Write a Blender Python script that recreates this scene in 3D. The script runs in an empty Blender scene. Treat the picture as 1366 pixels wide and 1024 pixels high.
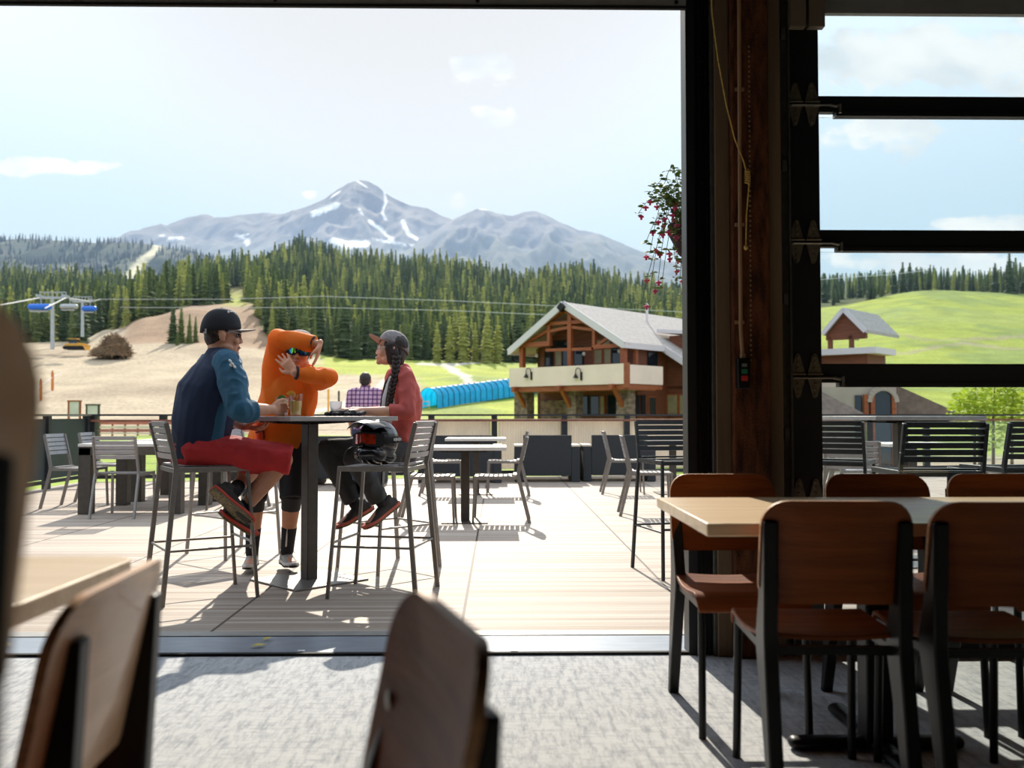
import bpy, bmesh, math, random
import numpy as np
from mathutils import Vector, Matrix, noise

random.seed(7)
rng = np.random.default_rng(11)
SC = bpy.context.scene
COL = SC.collection
PI = math.pi
V = Vector

# ------------------------------------------------------------------ camera
F = 1217.0
EYE = 1.06
cam_d = bpy.data.cameras.new('camera')
cam = bpy.data.objects.new('camera', cam_d)
COL.objects.link(cam)
cam.location = (0, 0, EYE)
cam.rotation_euler = (math.radians(90 + 1.93), 0, math.radians(-0.85))
cam_d.sensor_fit = 'HORIZONTAL'
cam_d.sensor_width = 36.0
cam_d.lens = F * 36.0 / 1366.0
cam_d.clip_start = 0.02
cam_d.clip_end = 30000
cam_d.dof.use_dof = True
cam_d.dof.focus_distance = 5.9
cam_d.dof.aperture_fstop = 2.8
SC.camera = cam
CR = cam.rotation_euler.to_matrix()
CL = V((0, 0, EYE))


def ray(px, py):
    return CR @ V(((px - 683.0) / F, -(py - 512.0) / F, -1.0))


def P(px, py, Y):
    """world point seen at pixel (px,py) whose world Y is given"""
    d = ray(px, py)
    return CL + d * (Y / d.y)


def Gz(px, py, z=0.0):
    """world point seen at pixel (px,py) at height z"""
    d = ray(px, py)
    return CL + d * ((z - EYE) / d.z)


# ------------------------------------------------------------------ materials
MATS = {}


def nt(m):
    m.use_nodes = True
    return m.node_tree.nodes, m.node_tree.links


def mat(name, col, rough=0.6, metal=0.0, var=0.0, scale=8.0, bump=0.0, bscale=60.0, stretch=(1, 1, 1), spec=0.5,
        col2=None, coat=0.0, detail=4.0, transl=0.0, contrast=(0.35, 0.65)):
    if name in MATS:
        return MATS[name]
    m = bpy.data.materials.new(name)
    N, L = nt(m)
    b = N['Principled BSDF']
    out = N['Material Output']
    b.inputs['Base Color'].default_value = (*col, 1)
    b.inputs['Roughness'].default_value = rough
    b.inputs['Metallic'].default_value = metal
    b.inputs['Specular IOR Level'].default_value = spec
    b.inputs['Coat Weight'].default_value = coat
    need = var > 0 or col2 is not None or bump > 0
    if need:
        tc = N.new('ShaderNodeTexCoord')
        mp = N.new('ShaderNodeMapping')
        mp.inputs['Scale'].default_value = stretch
        L.new(tc.outputs['Object'], mp.inputs['Vector'])
    cs = None
    if var > 0 or col2 is not None:
        n = N.new('ShaderNodeTexNoise')
        n.inputs['Scale'].default_value = scale
        n.inputs['Detail'].default_value = detail
        L.new(mp.outputs[0], n.inputs['Vector'])
        r = N.new('ShaderNodeValToRGB')
        c2 = col2 if col2 is not None else tuple(min(1, c * (1 + var)) for c in col)
        c1 = col if col2 is not None else tuple(c * (1 - var) for c in col)
        r.color_ramp.elements[0].position = contrast[0]
        r.color_ramp.elements[1].position = contrast[1]
        r.color_ramp.elements[0].color = (*c1, 1)
        r.color_ramp.elements[1].color = (*c2, 1)
        L.new(n.outputs['Fac'], r.inputs['Fac'])
        L.new(r.outputs['Color'], b.inputs['Base Color'])
        cs = r.outputs['Color']
    if bump > 0:
        n2 = N.new('ShaderNodeTexNoise')
        n2.inputs['Scale'].default_value = bscale
        n2.inputs['Detail'].default_value = 3
        L.new(mp.outputs[0], n2.inputs['Vector'])
        bp = N.new('ShaderNodeBump')
        bp.inputs['Strength'].default_value = bump
        bp.inputs['Distance'].default_value = 0.02
        L.new(n2.outputs['Fac'], bp.inputs['Height'])
        L.new(bp.outputs['Normal'], b.inputs['Normal'])
    if transl > 0:
        t = N.new('ShaderNodeBsdfTranslucent')
        t.inputs['Color'].default_value = (*col, 1)
        if cs is not None:
            L.new(cs, t.inputs['Color'])
        mx = N.new('ShaderNodeMixShader')
        mx.inputs[0].default_value = transl
        L.new(b.outputs[0], mx.inputs[1])
        L.new(t.outputs[0], mx.inputs[2])
        L.new(mx.outputs[0], out.inputs['Surface'])
    MATS[name] = m
    return m


def rgb(r, g, b):
    """display 0-255 to linear"""
    f = lambda c: (c / 12.92 if c <= 0.04045 else ((c + 0.055) / 1.055) ** 2.4)
    return tuple(f(x / 255.0) for x in (r, g, b))


def mat_wood(name, c1, c2, rough=0.4, axis='X', scale=3.0, coat=0.0, spec=0.5):
    if name in MATS:
        return MATS[name]
    st = {'X': (0.6, 9, 9), 'Y': (9, 0.6, 9), 'Z': (9, 9, 0.6)}[axis]
    m = mat(name, c1, rough, 0, 0, scale, 0.15, 14.0, st, spec, c2, coat, 6.0)
    return m


def mat_glass(name, tint, reflect=1.0):
    m = bpy.data.materials.new(name)
    N, L = nt(m)
    N.remove(N['Principled BSDF'])
    out = N['Material Output']
    t = N.new('ShaderNodeBsdfTransparent')
    t.inputs['Color'].default_value = (*tint, 1)
    g = N.new('ShaderNodeBsdfGlossy')
    g.inputs['Roughness'].default_value = 0.02
    mx = N.new('ShaderNodeMixShader')
    if reflect < 1:
        mx.inputs[0].default_value = reflect
    else:
        fr = N.new('ShaderNodeFresnel')
        fr.inputs['IOR'].default_value = 1.45
        L.new(fr.outputs[0], mx.inputs[0])
    L.new(t.outputs[0], mx.inputs[1])
    L.new(g.outputs[0], mx.inputs[2])
    L.new(mx.outputs[0], out.inputs['Surface'])
    MATS[name] = m
    return m


def mat_attr(name, rough=0.9, nscale=0.15, namp=0.35, fine=2.0, famp=0.25, transl=0.0, bump=0.0):
    """base colour from the mesh's own land-cover attribute, broken up with noise"""
    m = bpy.data.materials.new(name)
    N, L = nt(m)
    b = N['Principled BSDF']
    out = N['Material Output']
    b.inputs['Roughness'].default_value = rough
    b.inputs['Specular IOR Level'].default_value = 0.15
    a = N.new('ShaderNodeAttribute')
    a.attribute_name = 'cover'
    tc = N.new('ShaderNodeTexCoord')
    prev = a.outputs['Color']
    for sc_, am in ((nscale, namp), (fine, famp)):
        n = N.new('ShaderNodeTexNoise')
        n.inputs['Scale'].default_value = sc_
        n.inputs['Detail'].default_value = 5
        L.new(tc.outputs['Object'], n.inputs['Vector'])
        mr = N.new('ShaderNodeMapRange')
        mr.inputs['From Min'].default_value = 0.3
        mr.inputs['From Max'].default_value = 0.7
        mr.inputs['To Min'].default_value = 1 - am
        mr.inputs['To Max'].default_value = 1 + am
        L.new(n.outputs['Fac'], mr.inputs['Value'])
        vm = N.new('ShaderNodeVectorMath')
        vm.operation = 'SCALE'
        L.new(prev, vm.inputs[0])
        L.new(mr.outputs[0], vm.inputs['Scale'])
        prev = vm.outputs[0]
    L.new(prev, b.inputs['Base Color'])
    if transl > 0:
        t = N.new('ShaderNodeBsdfTranslucent')
        L.new(prev, t.inputs['Color'])
        mx = N.new('ShaderNodeMixShader')
        mx.inputs[0].default_value = transl
        L.new(b.outputs[0], mx.inputs[1])
        L.new(t.outputs[0], mx.inputs[2])
        L.new(mx.outputs[0], out.inputs['Surface'])
    MATS[name] = m
    return m


# ------------------------------------------------------------------ mesh builder
class MB:
    def __init__(self):
        self.v = []
        self.f = []

    def add(self, vs, fs):
        b = len(self.v)
        self.v.extend([tuple(p) for p in vs])
        self.f.extend([tuple(b + i for i in q) for q in fs])
        return self

    def box(self, c, s, M=None):
        x, y, z = s[0] / 2, s[1] / 2, s[2] / 2
        vs = [V((sx * x, sy * y, sz * z)) for sz in (-1, 1) for sy in (-1, 1) for sx in (-1, 1)]
        if M is not None:
            vs = [M @ p for p in vs]
        c = V(c)
        vs = [p + c for p in vs]
        return self.add(vs, [(0, 2, 3, 1), (4, 5, 7, 6), (0, 1, 5, 4), (2, 6, 7, 3), (0, 4, 6, 2), (1, 3, 7, 5)])

    def box2(self, lo, hi):
        lo, hi = V(lo), V(hi)
        return self.box((lo + hi) / 2, hi - lo)

    def bar(self, p, q, w, h, up=(0, 0, 1)):
        """rectangular beam from p to q: w across, h along up"""
        p, q = V(p), V(q)
        t = (q - p)
        ln = t.length
        t.normalize()
        u = V(up)
        if abs(u.dot(t)) > 0.98:
            u = V((0, 1, 0)) if abs(t.y) < 0.9 else V((1, 0, 0))
        s = t.cross(u).normalized()
        n = s.cross(t).normalized()
        M = Matrix((s, t, n)).transposed()
        return self.box((p + q) / 2, (w, ln, h), M)

    def tube(self, pts, r, seg=8, closed=False, cap=True):
        pts = [V(p) for p in pts]
        n = len(pts)
        rs = r if isinstance(r, (list, tuple)) else [r] * n
        rings = []
        prev = None
        for i, p in enumerate(pts):
            if closed:
                t = pts[(i + 1) % n] - pts[i - 1]
            else:
                t = pts[min(i + 1, n - 1)] - pts[max(i - 1, 0)]
            if t.length < 1e-9:
                t = V((0, 0, 1))
            t.normalize()
            if prev is None:
                a = V((0, 0, 1)) if abs(t.z) < 0.9 else V((1, 0, 0))
                s = t.cross(a).normalized()
            else:
                s = (prev - t * prev.dot(t))
                s = s.normalized() if s.length > 1e-6 else t.cross(V((0, 1, 0))).normalized()
            prev = s
            u = t.cross(s)
            rings.append([p + (s * math.cos(2 * PI * k / seg) + u * math.sin(2 * PI * k / seg)) * rs[i] for k in range(seg)])
        vs = [p for rg in rings for p in rg]
        fs = []
        m = n if closed else n - 1
        for i in range(m):
            a, b = i * seg, ((i + 1) % n) * seg
            for k in range(seg):
                k2 = (k + 1) % seg
                fs.append((a + k, a + k2, b + k2, b + k))
        if cap and not closed:
            fs.append(tuple(reversed(range(seg))))
            fs.append(tuple((n - 1) * seg + k for k in range(seg)))
        return self.add(vs, fs)

    def loft(self, secs, seg=16, round0=True, round1=True):
        """secs: (centre, half width, half depth, side vector); elliptical sections along a path"""
        cs = [V(s[0]) for s in secs]
        n = len(secs)
        allsec = []
        for i, s in enumerate(secs):
            t = cs[min(i + 1, n - 1)] - cs[max(i - 1, 0)]
            t.normalize()
            allsec.append((cs[i], s[1], s[2], V(s[3]), t))
        full = []
        if round0:
            c, w, d, sd, t = allsec[0]
            rr = min(w, d)
            for a in (80, 55, 28):
                k = math.cos(math.radians(a))
                full.append((c - t * rr * math.sin(math.radians(a)), w * k, d * k, sd, t))
        full += allsec
        if round1:
            c, w, d, sd, t = allsec[-1]
            rr = min(w, d)
            for a in (28, 55, 80):
                k = math.cos(math.radians(a))
                full.append((c + t * rr * math.sin(math.radians(a)), w * k, d * k, sd, t))
        vs = []
        for c, w, d, sd, t in full:
            s = sd - t * sd.dot(t)
            if s.length < 1e-5:
                s = t.orthogonal()
            s.normalize()
            u = t.cross(s)
            for k in range(seg):
                a = 2 * PI * k / seg
                vs.append(c + s * (math.cos(a) * w) + u * (math.sin(a) * d))
        fs = []
        m = len(full)
        for i in range(m - 1):
            a, b = i * seg, (i + 1) * seg
            for k in range(seg):
                k2 = (k + 1) % seg
                fs.append((a + k, a + k2, b + k2, b + k))
        fs.append(tuple(reversed(range(seg))))
        fs.append(tuple((m - 1) * seg + k for k in range(seg)))
        return self.add(vs, fs)

    def cone(self, p, q, r0, r1, seg=12, round0=True, round1=True):
        t = V(q) - V(p)
        return self.loft([(p, r0, r0, t.orthogonal()), (q, r1, r1, t.orthogonal())], seg, round0, round1)

    def ell(self, c, r, M=None, nu=16, nv=10):
        c = V(c)
        vs = []
        for j in range(1, nv):
            th = PI * j / nv
            for i in range(nu):
                ph = 2 * PI * i / nu
                p = V((r[0] * math.sin(th) * math.cos(ph), r[1] * math.sin(th) * math.sin(ph), r[2] * math.cos(th)))
                vs.append((M @ p if M is not None else p) + c)
        top = V((0, 0, r[2]))
        bot = V((0, 0, -r[2]))
        vs.append((M @ top if M is not None else top) + c)
        vs.append((M @ bot if M is not None else bot) + c)
        fs = []
        for j in range(nv - 2):
            for i in range(nu):
                i2 = (i + 1) % nu
                fs.append((j * nu + i, (j + 1) * nu + i, (j + 1) * nu + i2, j * nu + i2))
        T, B = (nv - 1) * nu, (nv - 1) * nu + 1
        for i in range(nu):
            i2 = (i + 1) % nu
            fs.append((T, i, i2))
            fs.append((B, (nv - 2) * nu + i2, (nv - 2) * nu + i))
        return self.add(vs, fs)

    def lathe(self, prof, c=(0, 0, 0), seg=24, M=None):
        """prof: list of (r,z)"""
        c = V(c)
        vs = []
        for r, z in prof:
            for k in range(seg):
                a = 2 * PI * k / seg
                p = V((r * math.cos(a), r * math.sin(a), z))
                vs.append((M @ p if M is not None else p) + c)
        fs = []
        for i in range(len(prof) - 1):
            for k in range(seg):
                k2 = (k + 1) % seg
                fs.append((i * seg + k, i * seg + k2, (i + 1) * seg + k2, (i + 1) * seg + k))
        fs.append(tuple(reversed(range(seg))))
        fs.append(tuple((len(prof) - 1) * seg + k for k in range(seg)))
        return self.add(vs, fs)

    def prism(self, poly, a, b, plane='YZ'):
        """poly in 2D extruded between a and b on the remaining axis"""
        def put(p, t):
            if plane == 'YZ':
                return V((t, p[0], p[1]))
            if plane == 'XZ':
                return V((p[0], t, p[1]))
            return V((p[0], p[1], t))
        n = len(poly)
        vs = [put(p, a) for p in poly] + [put(p, b) for p in poly]
        fs = [tuple(reversed(range(n))), tuple(range(n, 2 * n))]
        for i in range(n):
            j = (i + 1) % n
            fs.append((i, j, n + j, n + i))
        return self.add(vs, fs)

    def sheet(self, fn, nu, nv, th):
        """thick curved sheet; fn(u,v)->(point, normal)"""
        vs = []
        for s in (0.5, -0.5):
            for j in range(nv + 1):
                for i in range(nu + 1):
                    p, n = fn(i / nu, j / nv)
                    vs.append(V(p) + V(n) * (th * s))
        W = nu + 1
        K = W * (nv + 1)
        fs = []
        for j in range(nv):
            for i in range(nu):
                a = j * W + i
                fs.append((a, a + 1, a + W + 1, a + W))
                fs.append((K + a, K + a + W, K + a + W + 1, K + a + 1))
        for i in range(nu):
            a = i
            fs.append((a, K + a, K + a + 1, a + 1))
            a = nv * W + i
            fs.append((a, a + 1, K + a + 1, K + a))
        for j in range(nv):
            a = j * W
            fs.append((a, a + W, K + a + W, K + a))
            a = j * W + nu
            fs.append((a, K + a, K + a + W, a + W))
        return self.add(vs, fs)

    def xform(self, M):
        self.v = [tuple(M @ V(p)) for p in self.v]
        return self

    def mesh(self, name):
        me = bpy.data.meshes.new(name)
        me.from_pydata(self.v, [], self.f)
        bm = bmesh.new()
        bm.from_mesh(me)
        bmesh.ops.recalc_face_normals(bm, faces=bm.faces)
        bm.to_mesh(me)
        bm.free()
        return me

    def build(self, name, m, parent=None, smooth=False, bevel=0.0, bseg=2, loc=None):
        me = self.mesh(name)
        o = bpy.data.objects.new(name, me)
        COL.objects.link(o)
        if m is not None:
            me.materials.append(m)
        if smooth:
            for p in me.polygons:
                p.use_smooth = True
        if bevel > 0:
            md = o.modifiers.new('edge', 'BEVEL')
            md.width = bevel
            md.segments = bseg
            md.limit_method = 'ANGLE'
            md.angle_limit = math.radians(40)
            for p in me.polygons:
                p.use_smooth = True
            try:
                me.set_sharp_from_angle(angle=math.radians(40))
            except Exception:
                pass
        elif smooth:
            try:
                me.set_sharp_from_angle(angle=math.radians(50))
            except Exception:
                pass
        if parent is not None:
            o.parent = parent
        if loc is not None:
            o.location = loc
        return o


def tag(o, label=None, cat=None, group=None, kind=None):
    if label:
        o['label'] = label
    if cat:
        o['category'] = cat
    if group:
        o['group'] = group
    if kind:
        o['kind'] = kind
    return o


def thing(name, label, cat, loc=(0, 0, 0), rz=0.0, group=None):
    o = bpy.data.objects.new(name, None)
    COL.objects.link(o)
    o.empty_display_size = 0.1
    o.location = loc
    o.rotation_euler = (0, 0, rz)
    return tag(o, label, cat, group)


def struct(o, label=None, cat=None):
    return tag(o, label, cat, None, 'structure')


def dup(root, loc, rz, label=None, group=None):
    r = root.copy()
    COL.objects.link(r)
    r.location = loc
    r.rotation_euler = (0, 0, rz)
    if label:
        r['label'] = label
    if group:
        r['group'] = group

    def rec(src, dst):
        for ch in list(src.children):
            c = ch.copy()
            COL.objects.link(c)
            c.parent = dst
            rec(ch, c)
    rec(root, r)
    return r


def remesh(mb, name, m, parent, voxel=0.006, iters=4, wrinkle=0.0, wscale=18.0, wst=(1, 1, 1), seed=0.0, mats=None, matfn=None):
    """one continuous surface from overlapping volumes"""
    me = mb.mesh(name + '_src')
    o = bpy.data.objects.new(name + '_src', me)
    COL.objects.link(o)
    md = o.modifiers.new('r', 'REMESH')
    md.mode = 'VOXEL'
    md.voxel_size = voxel
    dg = bpy.context.evaluated_depsgraph_get()
    dg.update()
    ev = o.evaluated_get(dg)
    out = bpy.data.meshes.new_from_object(ev)
    bpy.data.objects.remove(o)
    bpy.data.meshes.remove(me)
    out.name = name
    n = len(out.vertices)
    co = np.empty(n * 3)
    out.vertices.foreach_get('co', co)
    co = co.reshape(n, 3)
    ed = np.empty(len(out.edges) * 2, dtype=np.int64)
    out.edges.foreach_get('vertices', ed)
    ed = ed.reshape(-1, 2)
    deg = np.bincount(ed.ravel(), minlength=n).astype(float)[:, None]
    deg[deg == 0] = 1
    for it in range(iters):
        acc = np.zeros_like(co)
        for k in range(3):
            acc[:, k] = np.bincount(ed[:, 0], co[ed[:, 1], k], n) + np.bincount(ed[:, 1], co[ed[:, 0], k], n)
        lap = acc / deg - co
        co = co + (0.55 if it % 2 == 0 else -0.40) * lap
    out.vertices.foreach_set('co', co.ravel())
    out.update()
    if wrinkle > 0:
        nr = np.empty(n * 3)
        out.vertices.foreach_get('normal', nr)
        nr = nr.reshape(n, 3)
        d = np.empty(n)
        for i in range(n):
            p = V((co[i, 0] * wst[0], co[i, 1] * wst[1], co[i, 2] * wst[2])) * wscale + V((seed, seed, seed))
            d[i] = (1 - abs(noise.noise(p)) * 2) * 0.6 + noise.noise(p * 0.4) * 0.8
        co = co + nr * (d * wrinkle)[:, None]
        out.vertices.foreach_set('co', co.ravel())
        out.update()
    out.polygons.foreach_set('use_smooth', [True] * len(out.polygons))
    out.materials.clear()
    out.materials.append(m)
    ob = bpy.data.objects.new(name, out)
    COL.objects.link(ob)
    if parent is not None:
        ob.parent = parent
        pm = Matrix.LocRotScale(parent.location, parent.rotation_euler, None)
        ob.matrix_parent_inverse = pm.inverted()
    return ob


def lerp(a, b, t):
    return a + (b - a) * t


def local(parent, o):
    """o was built in world space: hang it under parent without moving it"""
    pm = Matrix.LocRotScale(parent.location, parent.rotation_euler, None)
    o.parent = parent
    o.matrix_parent_inverse = pm.inverted()
    return o
# ------------------------------------------------------------------ materials used all over
M_ALU = mat('brushed_grey_metal', rgb(140, 134, 128), 0.38, 0.55, 0.08, 30)
M_ALU_D = mat('dark_bronze_metal', rgb(78, 72, 66), 0.42, 0.5, 0.1, 20)
M_SLAT = mat('pale_grey_slat', rgb(158, 156, 158), 0.40, 0.35, 0.06, 20)
M_DARKSLAT = mat('charcoal_metal', rgb(52, 54, 56), 0.45, 0.3, 0.1, 20)
M_BLACK = mat('black_steel', rgb(17, 17, 18), 0.42, 0.4, 0.15, 30)
M_BLACKPAINT = mat('black_paint', rgb(18, 20, 24), 0.5, 0.0, 0.1, 12)
M_WALNUT = mat_wood('walnut_ply', rgb(134, 70, 30), rgb(106, 52, 21), 0.45, 'X', 3.2, 0.0, 0.2)
M_LITPLY = mat_wood('lit_walnut_ply', rgb(226, 188, 152), rgb(208, 166, 128), 0.34, 'X', 3.2, 0.2, 0.5)  # walnut backrest colour lightened to stand in for bright reflected light
M_PLYEDGE = mat('ply_edge', rgb(190, 140, 95), 0.5, 0, 0.25, 90, 0, 60, (0.2, 0.2, 4))
M_OAK = mat_wood('light_oak_top', rgb(236, 208, 170), rgb(220, 188, 146), 0.34, 'X', 2.4, 0.25)
M_OAKEDGE = mat_wood('oak_edge', rgb(186, 128, 74), rgb(160, 104, 58), 0.4, 'X', 3)
M_STEEL = mat('zinc_steel', rgb(150, 148, 140), 0.35, 0.8, 0.15, 40)
M_RUBBER = mat('black_rubber', rgb(20, 20, 21), 0.8)
M_STONE = mat('pale_table_stone', rgb(206, 200, 192), 0.55, 0, 0.07, 14)
M_GREYTOP = mat('grey_table_top', rgb(178, 172, 168), 0.45, 0.1, 0.1, 16)


# ------------------------------------------------------------------ world and sun
def build_world():
    w = bpy.data.worlds.new('sky')
    SC.world = w
    w.use_nodes = True
    N, L = w.node_tree.nodes, w.node_tree.links
    bg = N['Background']
    tc = N.new('ShaderNodeTexCoord')
    sep = N.new('ShaderNodeSeparateXYZ')
    L.new(tc.outputs['Generated'], sep.inputs[0])

    def math_(op, a, b=None, clamp=False):
        n = N.new('ShaderNodeMath')
        n.operation = op
        n.use_clamp = clamp
        for i, x in enumerate((a, b)):
            if x is None:
                continue
            if isinstance(x, (int, float)):
                n.inputs[i].default_value = x
            else:
                L.new(x, n.inputs[i])
        return n.outputs[0]

    def smooth(x, lo, hi, t0=0.0, t1=1.0):
        n = N.new('ShaderNodeMapRange')
        n.interpolation_type = 'SMOOTHSTEP'
        n.inputs['From Min'].default_value = lo
        n.inputs['From Max'].default_value = hi
        n.inputs['To Min'].default_value = t0
        n.inputs['To Max'].default_value = t1
        L.new(x, n.inputs['Value'])
        return n.outputs[0]

    def mix(f, a, b):
        n = N.new('ShaderNodeMix')
        n.data_type = 'RGBA'
        L.new(f, n.inputs[0])
        for k, x in ((6, a), (7, b)):
            if isinstance(x, tuple):
                n.inputs[k].default_value = (*x, 1)
            else:
                L.new(x, n.inputs[k])
        return n.outputs[2]
    X, Y, Z = sep.outputs
    # angle to the sun
    dt = N.new('ShaderNodeVectorMath')
    dt.operation = 'DOT_PRODUCT'
    L.new(tc.outputs['Generated'], dt.inputs[0])
    dt.inputs[1].default_value = SUN_DIR
    glow = smooth(dt.outputs['Value'], 0.885, 0.98)
    blue = mix(smooth(Z, 0.0, 0.5), (0.30, 0.53, 0.71), (1.02, 1.16, 1.34))
    base = mix(glow, blue, (0.765, 0.775, 0.79))
    hor = smooth(Z, 0.0, 0.22, 0.75, 0.0)
    base = mix(hor, base, (0.62, 0.69, 0.74))
    # clouds: real patches in fixed directions
    front = smooth(Y, 0.0, 0.02)
    ys = math_('MAXIMUM', Y, 0.02)
    a = math_('DIVIDE', X, ys)
    b = math_('DIVIDE', Z, ys)
    cv = N.new('ShaderNodeCombineXYZ')
    L.new(a, cv.inputs[0])
    L.new(math_('MULTIPLY', b, 1.5), cv.inputs[1])
    ns = N.new('ShaderNodeTexNoise')
    ns.inputs['Scale'].default_value = 16
    ns.inputs['Detail'].default_value = 9
    ns.inputs['Roughness'].default_value = 0.58
    L.new(cv.outputs[0], ns.inputs['Vector'])
    clouds = [(640, 92, 42, 30), (648, 148, 34, 22), (72, 222, 70, 13), (1235, 70, 170, 62), (1420, 60, 160, 70),
              (1190, 168, 85, 34), (1330, 298, 110, 14), (1262, 348, 190, 18), (612, 266, 14, 13), (412, 258, 14, 8),
              (1600, 180, 160, 60), (-260, 120, 180, 50)]
    best = None
    for (cx, cy, rx, ry) in clouds:
        a0, b0 = (cx - 665) / F, (553 - cy) / F
        dx = math_('MULTIPLY', math_('SUBTRACT', a, a0), F / rx)
        dy = math_('MULTIPLY', math_('SUBTRACT', b, b0), F / ry)
        e = math_('SUBTRACT', 1.0, math_('ADD', math_('MULTIPLY', dx, dx), math_('MULTIPLY', dy, dy)))
        best = e if best is None else math_('MAXIMUM', best, e)
    best = math_('MAXIMUM', best, -1.5)
    dens = math_('ADD', math_('MULTIPLY', best, 0.42), math_('MULTIPLY', math_('SUBTRACT', ns.outputs['Fac'], 0.5), 2.6))
    cl = math_('MULTIPLY', smooth(dens, -0.05, 0.30), front)
    cl = math_('MULTIPLY', cl, 0.93)
    ns2 = N.new('ShaderNodeTexNoise')
    ns2.inputs['Scale'].default_value = 9
    ns2.inputs['Detail'].default_value = 6
    L.new(cv.outputs[0], ns2.inputs['Vector'])
    ccol = mix(smooth(ns2.outputs['Fac'], 0.35, 0.65), (0.74, 0.80, 0.84), (1.05, 1.05, 1.05))
    final = mix(cl, base, ccol)
    L.new(final, bg.inputs['Color'])
    bg.inputs['Strength'].default_value = 0.93


SUN_AZ, SUN_EL = math.radians(-5.3), math.radians(35.0)
SUN_DIR = V((math.sin(SUN_AZ) * math.cos(SUN_EL), math.cos(SUN_AZ) * math.cos(SUN_EL), math.sin(SUN_EL)))
build_world()
ld = bpy.data.lights.new('sun', 'SUN')
ld.energy = 5.6
ld.color = (1.0, 0.95, 0.86)
ld.angle = math.radians(0.55)
lo = bpy.data.objects.new('sun', ld)
COL.objects.link(lo)
lo.rotation_euler = SUN_DIR.to_track_quat('Z', 'Y').to_euler()
lo.location = SUN_DIR * 50

vs_ = SC.view_settings
vs_.view_transform = 'Standard'
vs_.look = 'None'
vs_.gamma = 1.0
vs_.exposure = 0.18
vs_.use_curve_mapping = False
SC.cycles.max_bounces = 8
SC.cycles.transparent_max_bounces = 12
SC.cycles.volume_bounces = 0
SC.cycles.caustics_reflective = False
SC.cycles.caustics_refractive = False

# ------------------------------------------------------------------ the room
XL, XR, YB, YD, ZC = -4.6, 5.2, -3.6, 4.05, 3.3


def carpet_mat():
    m = bpy.data.materials.new('grey_carpet')
    N, L = nt(m)
    b = N['Principled BSDF']
    b.inputs['Roughness'].default_value = 0.95
    b.inputs['Specular IOR Level'].default_value = 0.1
    tc = N.new('ShaderNodeTexCoord')
    prev = None
    for st, s, lo_, hi_, c1, c2 in (((6, 1.2, 1), 6.5, 0.46, 0.68, rgb(206, 207, 208), rgb(150, 154, 162)),
                                    ((1.2, 8, 1), 7, 0.5, 0.75, None, rgb(150, 154, 164))):
        mp = N.new('ShaderNodeMapping')
        mp.inputs['Scale'].default_value = st
        L.new(tc.outputs['Object'], mp.inputs['Vector'])
        n = N.new('ShaderNodeTexNoise')
        n.inputs['Scale'].default_value = s
        n.inputs['Detail'].default_value = 8
        n.inputs['Roughness'].default_value = 0.75
        L.new(mp.outputs[0], n.inputs['Vector'])
        mr = N.new('ShaderNodeMapRange')
        mr.inputs['From Min'].default_value = lo_
        mr.inputs['From Max'].default_value = hi_
        L.new(n.outputs['Fac'], mr.inputs['Value'])
        mx = N.new('ShaderNodeMix')
        mx.data_type = 'RGBA'
        L.new(mr.outputs[0], mx.inputs[0])
        if prev is None:
            mx.inputs[6].default_value = (*c1, 1)
        else:
            L.new(prev, mx.inputs[6])
        mx.inputs[7].default_value = (*c2, 1)
        prev = mx.outputs[2]
    L.new(prev, b.inputs['Base Color'])
    n = N.new('ShaderNodeTexNoise')
    n.inputs['Scale'].default_value = 260
    L.new(tc.outputs['Object'], n.inputs['Vector'])
    bp = N.new('ShaderNodeBump')
    bp.inputs['Strength'].default_value = 0.6
    bp.inputs['Distance'].default_value = 0.004
    L.new(n.outputs['Fac'], bp.inputs['Height'])
    L.new(bp.outputs[0], b.inputs['Normal'])
    return m


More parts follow.
